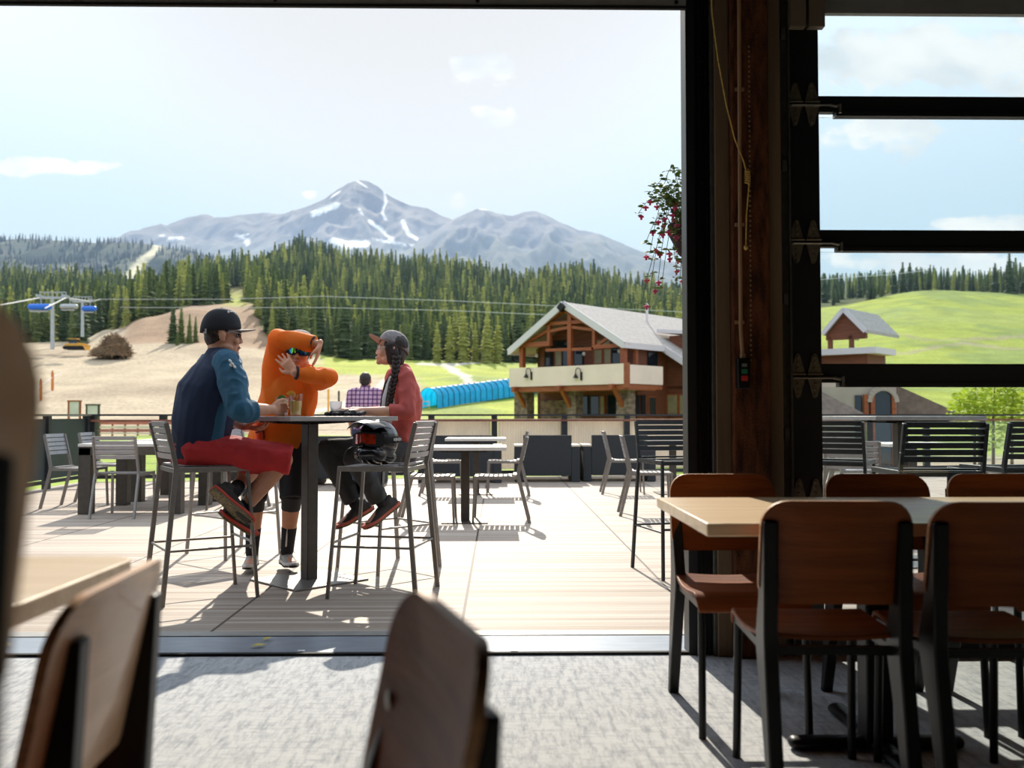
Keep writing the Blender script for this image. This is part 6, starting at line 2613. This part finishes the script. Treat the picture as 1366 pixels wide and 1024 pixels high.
q.loft([(pel + V((-.02, 0, -.015)), .205, .150, Rr), (lerp(pel, chest, .5) + V((-.02, 0, 0)), .190, .145, Rr), (chest, .190, .140, Rr), (lerp(chest, neck, .5), .170, .115, Rr), (neck - UP * .01, .085, .08, Rr)], 20, False, True)
limb(q, [lerp(neck, sr, .4), sr], [.085, .075])
limb(q, [lerp(neck, sl, .4), sl], [.085, .070])
limb(q, [sr, lerp(sr, er, .5), er], [.074, .072, .062])
limb(q, [er, lerp(er, wr_, .5), lerp(er, wr_, .95)], [.062, .058, .050], True, False)
limb(q, [sl, lerp(sl, el_, .55), el_], [.072, .070, .056])
limb(q, [el_, lerp(el_, wl_, .5), lerp(el_, wl_, .92)], [.056, .054, .044], True, False)
# loose cloth hanging from the raised arm down the flank
q.loft([(P(368, 462, 6.16), .050, .060, V((1, 0, 0))), (P(366, 500, 6.24), .075, .080, V((1, 0, 0))), (P(364, 540, 6.28), .095, .095, V((1, 0, 0))), (P(362, 578, 6.30), .100, .10, V((1, 0, 0)))], 16)
remesh(q, 'jersey', M_ORG, po, .008, 5, .020, 8, (1.2, 1.2, .45), 4.0)
for e_, w_ in ((er, wr_), (el_, wl_)):
    cu = MB()
    cu.loft([(lerp(e_, w_, .92), .050 if e_ is er else .045, .050 if e_ is er else .045, (w_ - e_).orthogonal()), (lerp(e_, w_, .97), .048 if e_ is er else .043, .048 if e_ is er else .043, (w_ - e_).orthogonal())], 16, False, False)
    on(po, cu, 'cuff_piping', M_BLK, smooth=True)
pk = MB()
pk.loft([(P(346, 566, 6.14), .035, .05, V((1, 0, 0))), (P(347, 584, 6.14), .03, .05, V((1, 0, 0)))], 12)
o = remesh(pk, 'pocket_flap', mat('red_orange_cloth', rgb(222, 84, 40), .8), po, .008, 3, .004, 20)
on(po, MB().tube([P(341, 577, 6.07), P(350, 574, 6.07), P(351, 566, 6.07), P(352, 585, 6.08)], .005, 6), 'drawcord', M_BLK)
q = MB()
q.loft([(pel + UP * .06, .170, .128, Rr), (pel - UP * .06, .180, .132, Rr)], 18, False, True)
for h_, k_ in ((hr, kr), (hl, kl)):
    limb(q, [h_, lerp(h_, k_, .5), lerp(h_, k_, 1.0), k_ + (k_ - h_).normalized() * .05], [.108, .095, .082, .080], True, False)
remesh(q, 'shorts', M_BLK, po, .008, 5, .005, 12, (1, 1, .6), 3.0)
for k_, a_ in ((kr, ar_), (kl, al_)):
    q = MB()
    limb(q, [lerp(k_, a_, .06), lerp(k_, a_, .30)], [.069, .065], False, False)
    remesh(q, 'knee_pad', mat('dark_knee_pad', rgb(44, 44, 46), .7), po, .007, 3)
    q = MB()
    limb(q, [lerp(k_, a_, .58), lerp(k_, a_, .8), a_], [.054, .048, .044], False, True)
    sk_ = remesh(q, 'sock', M_BLK, po, .007, 3)
    t_ = (a_ - k_).normalized()
    local(sk_, MB().loft([(lerp(k_, a_, .62) + V((.0, -.050, 0)), .006, .004, V((1, 0, 0))), (lerp(k_, a_, .9) + V((0, -.046, 0)), .006, .004, V((1, 0, 0)))], 8).build('sock_print', M_WHITEC, smooth=True))
M_GSHOE = mat('pale_grey_shoe', rgb(176, 172, 166), 0.8, 0, 0.3, 30)
M_DSOLE = mat('dark_sole', rgb(50, 48, 46), .8)
shoe(po, ar_, td_r, UP, M_GSHOE, M_DSOLE, M_WHITEC, M_BLK)
shoe(po, al_, td_l, UP, M_GSHOE, M_DSOLE, M_WHITEC, M_BLK)
cap_hat(po, hc, Mh, M_CAPGRY, M_CAPBLK, 1.02, .03, -.1, None, 'cap', .95)
hair_cap(po, hc, Mh, M_HAIRD, .97, -.04)
# mirrored goggles


def mirror_mat():
    m = bpy.data.materials.new('mirrored_goggle_lens')
    N, L = nt(m)
    b_ = N['Principled BSDF']
    b_.inputs['Roughness'].default_value = .12
    b_.inputs['Metallic'].default_value = .75
    tc = N.new('ShaderNodeTexCoord')
    n = N.new('ShaderNodeTexNoise')
    n.inputs['Scale'].default_value = 22
    n.inputs['Detail'].default_value = 1
    L.new(tc.outputs['Object'], n.inputs['Vector'])
    r = N.new('ShaderNodeValToRGB')
    cr = r.color_ramp
    cr.elements[0].position, cr.elements[0].color = .32, (*rgb(20, 40, 130), 1)
    cr.elements[1].position, cr.elements[1].color = .72, (*rgb(120, 40, 110), 1)
    for p_, c_ in ((.42, (30, 90, 190)), (.50, (30, 190, 130)), (.58, (150, 230, 70)), (.64, (60, 40, 90))):
        e_ = cr.elements.new(p_)
        e_.color = (*rgb(*c_), 1)
    L.new(n.outputs['Fac'], r.inputs[0])
    L.new(r.outputs[0], b_.inputs['Base Color'])
    return m


def visor(c, M, w_, zlo, zhi, off, th, s=1.0, nose=.020):
    def fn(u, v):
        a = (u - .5) * 2
        x = w_ * a
        y = .110 + off - .055 * a * a
        lo = zlo + nose * math.exp(-(a / .18) ** 2) + .010 * a * a
        hi = zhi - .010 * a * a
        return c + M @ (V((x, y, lerp(lo, hi, v))) * s), M @ V((a * .5, 1, 0)).normalized()
    return MB().sheet(fn, 20, 6, th)


gg = on(po, visor(hc, Mh, .077, -.028, .044, -.006, .010, 1.05), 'goggles', M_BLK, smooth=True)
local(gg, visor(hc, Mh, .069, -.020, .037, .004, .006, 1.05).build('lens', mirror_mat(), smooth=True))
sp_ = MB()
for k in (-1, 1):
    sp_ = MB()
    sp_.loft([(hc + Mh @ V((k * .078, .060, .010)), .014, .003, Mh @ UP), (hc + Mh @ V((k * .088, .0, .014)), .013, .003, Mh @ UP), (hc + Mh @ V((k * .080, -.06, .020)), .013, .003, Mh @ UP)], 10)
    local(gg, sp_.build('strap', M_BLK, smooth=True))

# ---- the woman --------------------------------------------------------------
pw = thing('person', 'seated person in grey cap and rust jacket with a long dark braid', 'person', (-.79, 6.38, 0))
Ff = V((-.93, -.36, 0)).normalized()
Rr = Ff.cross(UP)
pel = P(531, 603, 6.36)
chest = P(537, 533, 6.36)
neck = P(534, 496, 6.35)
hc = P(522, 466.5, 6.30)
Mh = frame_mat((-.99, -.10, .10))
sr, sl = neck + Rr * .155 - UP * .045, neck - Rr * .155 - UP * .045
el_, wl_ = P(544, 549, 6.12), P(482, 548, 6.06)
er, wr_ = P(516, 552, 6.52), P(470, 547, 6.28)
hr, hl = pel + Rr * .085, pel - Rr * .085
kl, kr = P(474, 612, 6.02), P(436, 600, 6.26)
al_, ar_ = P(509, 670, 6.10), P(474, 673, 6.24)
b = MB()
torso(b, pel, chest, neck, Rr, .88)
limb(b, [neck - UP * .02, hc + Mh @ V((0, -.026, -.055))], [.050, .048])
head_prims(b, hc, Mh, .97, True)
for s_, e_, w_ in ((sr, er, wr_), (sl, el_, wl_)):
    limb(b, [s_, lerp(s_, e_, .5), e_], [.047, .042, .036])
    limb(b, [e_, lerp(e_, w_, .35), w_], [.037, .036, .024])
hand(b, wl_, V((-1, .05, .02)), V((0, .2, -1)), V((.1, 1, .2)), .22, .92)
hand(b, wr_, V((-1, -.25, .03)), V((0, 0, -1)), V((0, -1, .2)), .25, .92)
for h_, k_, a_ in ((hr, kr, ar_), (hl, kl, al_)):
    limb(b, [h_, lerp(h_, k_, .5), k_], [.086, .074, .054])
    limb(b, [k_, lerp(k_, a_, .3), lerp(k_, a_, .7), a_], [.053, .052, .042, .034])
td_l, td_r = (P(488, 700, 6.02) - P(524, 672, 6.14)).normalized(), (P(451, 696, 6.16) - P(492, 672, 6.28)).normalized()
foot(b, al_, td_l, UP)
foot(b, ar_, td_r, UP)
body = remesh(b, 'body', SKIN2, pw, .0058, 4)
eyes(body, hc, Mh, .97)
on(body, MB().loft([(hc + Mh @ (V((-.020, .092, -.067)) * .97), .004, .004, Mh @ UP), (hc + Mh @ (V((.0, .0995, -.068)) * .97), .005, .005, Mh @ UP), (hc + Mh @ (V((.020, .092, -.067)) * .97), .004, .004, Mh @ UP)], 8), 'teeth', M_WHITEC, smooth=True)
# tee at the open front
q = MB()
q.loft([(lerp(pel, chest, .1) + Ff * .035, .13, .10, Rr), (lerp(pel, chest, .6) + Ff * .035, .12, .105, Rr), (chest + Ff * .035, .115, .105, Rr), (lerp(chest, neck, .55) + Ff * .015, .10, .085, Rr)], 18)
remesh(q, 'tee', M_GREYT, pw, .008, 4, .004, 14)
q = MB()
q.loft([(pel - UP * .035, .168, .125, Rr), (lerp(pel, chest, .5) - Ff * .006, .150, .115, Rr), (chest - Ff * .012, .165, .118, Rr), (lerp(chest, neck, .55) - Ff * .01, .158, .098, Rr), (neck - Ff * .012 - UP * .005, .075, .068, Rr)], 20, False, True)
for s_, e_, w_ in ((sr, er, wr_), (sl, el_, wl_)):
    limb(q, [lerp(neck, s_, .7), s_], [.066, .062])
    limb(q, [s_, lerp(s_, e_, .5), e_], [.064, .060, .054])
    limb(q, [e_, lerp(e_, w_, .38)], [.053, .044], True, False)
remesh(q, 'jacket', M_RUST, pw, .0075, 5, .012, 13, (1, 1, .8), 6.0)
lp_ = MB()
for k in (-1, 1):
    lp_.loft([(lerp(pel, chest, .35) + Ff * .13 + Rr * k * .075, .012, .010, Rr), (chest + Ff * .128 + Rr * k * .070, .013, .010, Rr), (lerp(chest, neck, .6) + Ff * .095 + Rr * k * .062, .013, .010, Rr), (neck + Ff * .035 + Rr * k * .062, .012, .010, Rr)], 10)
on(pw, lp_, 'lanyard', M_BLK, smooth=True)
q = MB()
q.loft([(pel + UP * .05, .150, .118, Rr), (pel - UP * .05, .165, .122, Rr)], 18, False, True)
for h_, k_, a_ in ((hr, kr, ar_), (hl, kl, al_)):
    limb(q, [h_, lerp(h_, k_, .5), k_], [.104, .092, .074])
    limb(q, [k_, lerp(k_, a_, .5), lerp(k_, a_, .93)], [.074, .066, .060], True, False)
remesh(q, 'trousers', M_CHAR, pw, .008, 5, .013, 12, (1, 1, 1), 8.0)
M_WMID = mat('coral_midsole', rgb(206, 104, 84), .7)
shoe(pw, al_, td_l, UP, M_RUNUP, M_SOLE1, M_WMID, M_BLK)
shoe(pw, ar_, td_r, UP, M_RUNUP, M_SOLE1, M_WMID, M_BLK)
for k_, a_ in ((kl, al_), (kr, ar_)):
    q = MB()
    limb(q, [lerp(a_, k_, .12), a_], [.040, .040], False, True)
    remesh(q, 'sock', M_BLK, pw, .007, 3)
cap_hat(pw, hc, frame_mat((-.87, -.40, .30), (.08, .16, 1)), M_CAPGRY, mat('taupe_brim', rgb(168, 140, 128), .85, 0, .1, 60), 1.0, .088, .16, None, 'cap', .88, .035)
hw_ = hair_cap(pw, hc, Mh, M_HAIRD, .97, -.075, 'hair', .003)
hb2 = MB()
hb2.loft([(hc + Mh @ V((-.066, .005, .03)), .045, .022, Mh @ V((0, 1, 0))), (hc + Mh @ V((-.070, -.012, -.03)), .045, .022, Mh @ V((0, 1, 0))), (hc + Mh @ V((-.062, -.014, -.085)), .035, .022, Mh @ V((0, 1, 0)))], 12)
local(hw_, remesh(hb2, 'side_hair', M_HAIRD, None, .006, 3, .003, 60))
bp_ = [P(529, 478, 6.20), P(528, 492, 6.18), P(526, 506, 6.17), P(523, 520, 6.16), P(521, 533, 6.155), P(519, 544, 6.15)]
br_ = MB()
nb_ = 13
for k in range(nb_):
    t_ = k / (nb_ - 1) * (len(bp_) - 1)
    i_ = min(int(t_), len(bp_) - 2)
    p = lerp(bp_[i_], bp_[i_ + 1], t_ - i_)
    rr_ = .023 * (1 - .35 * k / nb_)
    for sx in (-1, 1):
        br_.ell(p + V((sx * rr_ * .5, -.004, 0)), (rr_ * .72, rr_ * .8, rr_ * 1.15), Matrix.Rotation(sx * .6, 3, 'Y'), 10, 8)
br_.ell(P(518, 549, 6.15), (.012, .012, .03), None, 10, 8)
local(hw_, br_.build('braid', M_HAIRD, smooth=True))
gl = MB()
for k in (-1, 1):
    ring = [hc + Mh @ V((k * .032 + .021 * math.cos(a_), .098 - .006 * abs(math.cos(a_)), .004 + .018 * math.sin(a_))) for a_ in np.linspace(0, 2 * PI, 18, endpoint=False)]
    gl.tube(ring, .0018, 6, True)
    gl.tube([hc + Mh @ V((k * .053, .092, .008)), hc + Mh @ V((k * .078, .04, .010)), hc + Mh @ V((k * .080, -.01, .008))], .0018, 6)
gl.tube([hc + Mh @ V((-.011, .098, .006)), hc + Mh @ V((.011, .098, .006))], .0018, 6)
on(pw, gl, 'eyeglasses', mat('thin_metal_frame', rgb(190, 184, 176), .3, .6), smooth=True)

for o_ in list(pw.children):
    sit(o_, -0.775, 6.42)

# ---- the man in plaid at the railing ----------------------------------------
pp = thing('person', 'person in purple plaid shirt seen from behind, standing near the railing', 'person', (-2.05, 13.3, 0))


def plaid_mat():
    m = bpy.data.materials.new('purple_plaid')
    N, L = nt(m)
    b_ = N['Principled BSDF']
    b_.inputs['Roughness'].default_value = .85
    tc = N.new('ShaderNodeTexCoord')
    sp = N.new('ShaderNodeSeparateXYZ')
    L.new(tc.outputs['Object'], sp.inputs[0])

    def Mn(op, a, c):
        n = N.new('ShaderNodeMath')
        n.operation = op
        for i, x in enumerate((a, c)):
            if isinstance(x, (int, float)):
                n.inputs[i].default_value = x
            else:
                L.new(x, n.inputs[i])
        return n.outputs[0]
    lines = None
    for ax_, per in ((0, .062), (2, .062)):
        f = Mn('FRACT', Mn('DIVIDE', Mn('ADD', sp.outputs[ax_], 50.0), per), 0.0)
        k1 = Mn('LESS_THAN', f, .34)
        lines = k1 if lines is None else Mn('ADD', lines, k1)
    r = N.new('ShaderNodeValToRGB')
    r.color_ramp.interpolation = 'CONSTANT'
    r.color_ramp.elements[0].color = (*rgb(196, 160, 178), 1)
    r.color_ramp.elements[1].position = .3
    r.color_ramp.elements[1].color = (*rgb(128, 84, 128), 1)
    e_ = r.color_ramp.elements.new(.8)
    e_.color = (*rgb(66, 46, 84), 1)
    L.new(Mn('MULTIPLY', lines, .5), r.inputs[0])
    L.new(r.outputs[0], b_.inputs['Base Color'])
    return m


Ff = V((.05, 1, 0)).normalized()
Rr = Ff.cross(UP)
base_ = P(487, 590, 13.3)
xx, yy = base_.x, 13.3
g = lambda x, y, z: V((xx, yy, 0)) + Rr * x + Ff * y + UP * z
pel, chest, neck, hc = g(0, 0, .90), g(0, .0, 1.22), g(0, -.01, 1.42), g(.0, .01, 1.555)
Mh = frame_mat(Ff)
b = MB()
torso(b, pel, chest, neck, Rr, 1.0)
limb(b, [neck - UP * .02, hc + Mh @ V((0, -.02, -.06))], [.058, .056])
head_prims(b, hc, Mh, 1.0)
qs, qt = MB(), MB()
qs.loft([(pel - UP * .06, .185, .14, Rr), (lerp(pel, chest, .5), .178, .135, Rr), (chest, .195, .140, Rr), (lerp(chest, neck, .55), .185, .112, Rr), (neck + UP * .01, .08, .074, Rr)], 20, False, True)
for k in (-1, 1):
    s_, e_, w_ = g(k * .195, 0, 1.37), g(k * .235, -.03, 1.10), g(k * .215, .06, .87)
    limb(b, [s_, lerp(s_, e_, .5), e_], [.055, .050, .042])
    limb(b, [e_, lerp(e_, w_, .35), w_], [.042, .041, .028])
    hand(b, w_, V((0, .1, -1)), V((-k, 0, 0)), V((0, 1, 0)), .25)
    limb(qs, [lerp(neck, s_, .7), s_], [.075, .072])
    limb(qs, [s_, lerp(s_, e_, .5), e_], [.074, .066, .058])
    limb(qs, [e_, lerp(e_, w_, .30)], [.057, .052], True, False)
    h_, k_, a_ = g(k * .09, 0, .88), g(k * .10, .02, .49), g(k * .11, -.01, .092)
    limb(b, [h_, lerp(h_, k_, .5), k_], [.090, .078, .056])
    limb(b, [k_, lerp(k_, a_, .3), lerp(k_, a_, .7), a_], [.056, .058, .044, .036])
    foot(b, a_, Ff, UP)
    limb(qt, [h_, lerp(h_, k_, .5), k_], [.106, .094, .076])
    limb(qt, [k_, lerp(k_, a_, .5), a_ - UP * .03], [.076, .070, .066], True, False)
    shoe(pp, a_, Ff + Rr * k * .15, UP, M_RUNUP, M_DSOLE, M_WHITEC)
qt.loft([(pel + UP * .06, .17, .128, Rr), (pel - UP * .06, .178, .130, Rr)], 18, False, True)
remesh(b, 'body', SKIN3, pp, .0075, 4)
remesh(qs, 'shirt', plaid_mat(), pp, .009, 4, .006, 10)
remesh(qt, 'trousers', mat('dark_denim', rgb(52, 58, 78), .85, 0, .1, 20), pp, .009, 4, .006, 12)
hair_cap(pp, hc, Mh, M_HAIRD, 1.0, -.045)

# ------------------------------------------------------------------ things on the bar table and stool
TZ = 1.05


def clear_cup(m_tint):
    return mat_glass('cup_glass_%d' % len(MATS), m_tint)


M_CUP = mat_glass('cup_glass', (0.97, 0.98, 0.98), 0.10)


def liquid(name, c):
    m = bpy.data.materials.new(name)
    N, L = nt(m)
    b_ = N['Principled BSDF']
    b_.inputs['Base Color'].default_value = (*c, 1)
    b_.inputs['Roughness'].default_value = .1
    t_ = N.new('ShaderNodeBsdfTransparent')
    t_.inputs['Color'].default_value = (*[x ** .5 for x in c], 1)
    mx = N.new('ShaderNodeMixShader')
    mx.inputs[0].default_value = .3
    L.new(b_.outputs[0], mx.inputs[1])
    L.new(t_.outputs[0], mx.inputs[2])
    L.new(mx.outputs[0], N['Material Output'].inputs['Surface'])
    return m


def drink(name, label, px, Y, r0, r1, h, fill, m_liq):
    c = P(px, 555, Y)
    t = thing(name, label, 'drink', (c.x, c.y, TZ))
    th = .0022
    MB().lathe([(r0 * .2, .001), (r0, .001), (r1, h), (r1 - th, h), (r0 - th, .008), (r0 * .2, .008)], (0, 0, 0), 28).build('glass', M_CUP, t, smooth=True)
    rf_ = lerp(r0, r1, fill / h) - .003
    MB().lathe([(r0 * .3, .009), (r0 - .003, .009), (rf_, fill), (rf_ * .2, fill)], (0, 0, 0), 28).build('liquid', m_liq, t, smooth=True)
    return t


M_BEER = liquid('amber_drink', (1.0, .72, .22))
M_PINK = liquid('pink_drink', (1.0, .52, .48))
d = drink('pint_glass', 'tall glass of amber drink with an orange slice on its rim', 394.5, 5.66, .033, .043, .140, .095, M_BEER)
os_ = MB()
n_ = 16
os_.prism([(.030 * math.cos(PI * k / n_), .030 * math.sin(PI * k / n_)) for k in range(n_ + 1)], -.003, .003, 'XZ').xform(Matrix.Translation((-.028, -.012, .128)) @ Matrix.Rotation(.35, 4, 'Y'))
os_.build('orange_slice', mat('orange_slice', rgb(250, 190, 70), .5, 0, .15, 60, transl=.3), d)
for k, (x, y, z) in enumerate(((.010, -.012, .082), (-.012, .008, .088), (.006, .014, .074))):
    MB().box((x, y, z), (.024, .024, .022), Matrix.Rotation(.5 + k, 3, 'Z') @ Matrix.Rotation(.4 * k, 3, 'X')).build('ice', mat('ice', rgb(236, 226, 200), .1, transl=.6), d, bevel=.003)
d = drink('tumbler', 'short glass of pink iced drink with a lime wedge, by the seated man', 376.5, 5.76, .034, .042, .118, .085, M_PINK)
lw = MB()
lw.prism([(.026 * math.cos(PI * k / n_), .026 * math.sin(PI * k / n_)) for k in range(n_ + 1)], -.008, .008, 'XZ').xform(Matrix.Translation((.002, -.018, .108)) @ Matrix.Rotation(-.5, 4, 'Y'))
lw.build('lime_wedge', mat('lime_green', rgb(96, 140, 60), .5, 0, .25, 60), d)
for k, (x, y, z) in enumerate(((-.016, -.010, .095), (.016, .008, .098), (-.006, .016, .09))):
    MB().box((x, y, z), (.024, .024, .022), Matrix.Rotation(.9 + k, 3, 'Z') @ Matrix.Rotation(.5 * k, 3, 'X')).build('ice', MATS['ice'], d, bevel=.003)
c = P(448, 555, 6.16)
d = thing('plastic_cup', 'empty clear cup at the back of the bar table by the resting hand', 'cup', (c.x, c.y, TZ))
MB().lathe([(.008, .001), (.032, .001), (.042, .10), (.0405, .10), (.030, .006), (.008, .006)], (0, 0, 0), 24).build('cup', mat('frosted_plastic', rgb(226, 228, 232), .3, transl=.6), d, smooth=True)
# black gloves with a silver buckle
c = P(458, 553, 5.98)
gv = thing('gloves', 'crumpled black gloves with a silver buckle in front of her hand', 'gloves', (c.x, c.y, TZ))
q = MB()
for k in range(9):
    x = -.10 + .026 * k
    q.loft([(V((x, -.03 + .02 * math.sin(k * 2.1), .014)), .020, .013, (1, 0, 0)), (V((x + .02 * math.sin(k), .035, .016 + .012 * math.sin(k * 1.3) ** 2)), .018, .013, (1, 0, 0))], 10)
q.loft([(V((-.07, 0, .022)), .03, .018, (0, 1, 0)), (V((.07, 0, .024)), .03, .018, (0, 1, 0))], 12)
gm = remesh(q, 'glove_fabric', M_BLK, None, .005, 3, .004, 40)
gm.parent = gv
bk_ = MB().tube([V((.045, -.045, .03)) + V((.010 * math.cos(a_), -.002, .010 * math.sin(a_))) for a_ in np.linspace(0, 2 * PI, 14, endpoint=False)], .0022, 6, True)
bk_.box((.03, -.044, .042), (.028, .004, .005))
bk_.build('buckle', M_STEEL, gv, smooth=True)

# helmet with goggles resting on the near stool
hl_ = thing('helmet', 'black full-face helmet with orange goggles lying on the stool beside the table column', 'helmet', (-.735, 5.47, .765))
c = P(503, 591, 5.46)
Mh = frame_mat((-.42, -.90, .10))
q = MB()
q.ell(c + Mh @ V((0, -.01, .02)), (.118, .140, .125), Mh)
q.ell(c + Mh @ V((0, .06, -.07)), (.098, .110, .060), Mh)
q.ell(c + Mh @ V((0, .125, -.075)), (.060, .045, .040), Mh)
q.ell(c + Mh @ V((0, -.03, -.075)), (.105, .110, .055), Mh)
sh_ = remesh(q, 'shell', mat('glossy_black_shell', rgb(24, 25, 28), .22, 0, 0, coat=.5), hl_, .007, 5)


def vz(u, v):
    a = (u - .5) * 2
    return c + Mh @ V((.115 * a * (1 - .2 * v), .07 + .145 * v - .03 * a * a, .118 + .035 * v - .035 * a * a - .05 * v * v)), Mh @ V((0, -.2, 1))


on(hl_, MB().sheet(vz, 12, 8, .006), 'visor', mat('navy_black_visor', rgb(34, 38, 50), .35), smooth=True)
gg = on(hl_, visor(c, Mh, .105, -.030, .055, .035, .014, 1.0, .018), 'goggles', M_BLK, smooth=True)
local(gg, visor(c, Mh, .092, -.018, .045, .047, .006, 1.0, .016).build('lens', mat('orange_lens', rgb(196, 62, 34), .10, .4, .55, 26, coat=.5), smooth=True))
sp_ = MB()
for k in (-1,):
    sp_.loft([(c + Mh @ V((k * .104, .085, .012)), .020, .004, Mh @ UP), (c + Mh @ V((k * .126, .01, .022)), .020, .004, Mh @ UP), (c + Mh @ V((k * .110, -.085, .03)), .020, .004, Mh @ UP)], 12)
so = local(gg, sp_.build('strap', M_BLK, smooth=True))
mk = MB()
for k in range(5):
    p = c + Mh @ V((-.1305 + .0015 * k, .020 - .020 * k, .022 + .002 * k))
    mk.box(p, (.003, .010, .020 if k % 2 else .014), Mh)
local(so, mk.build('strap_print', M_WHITEC))
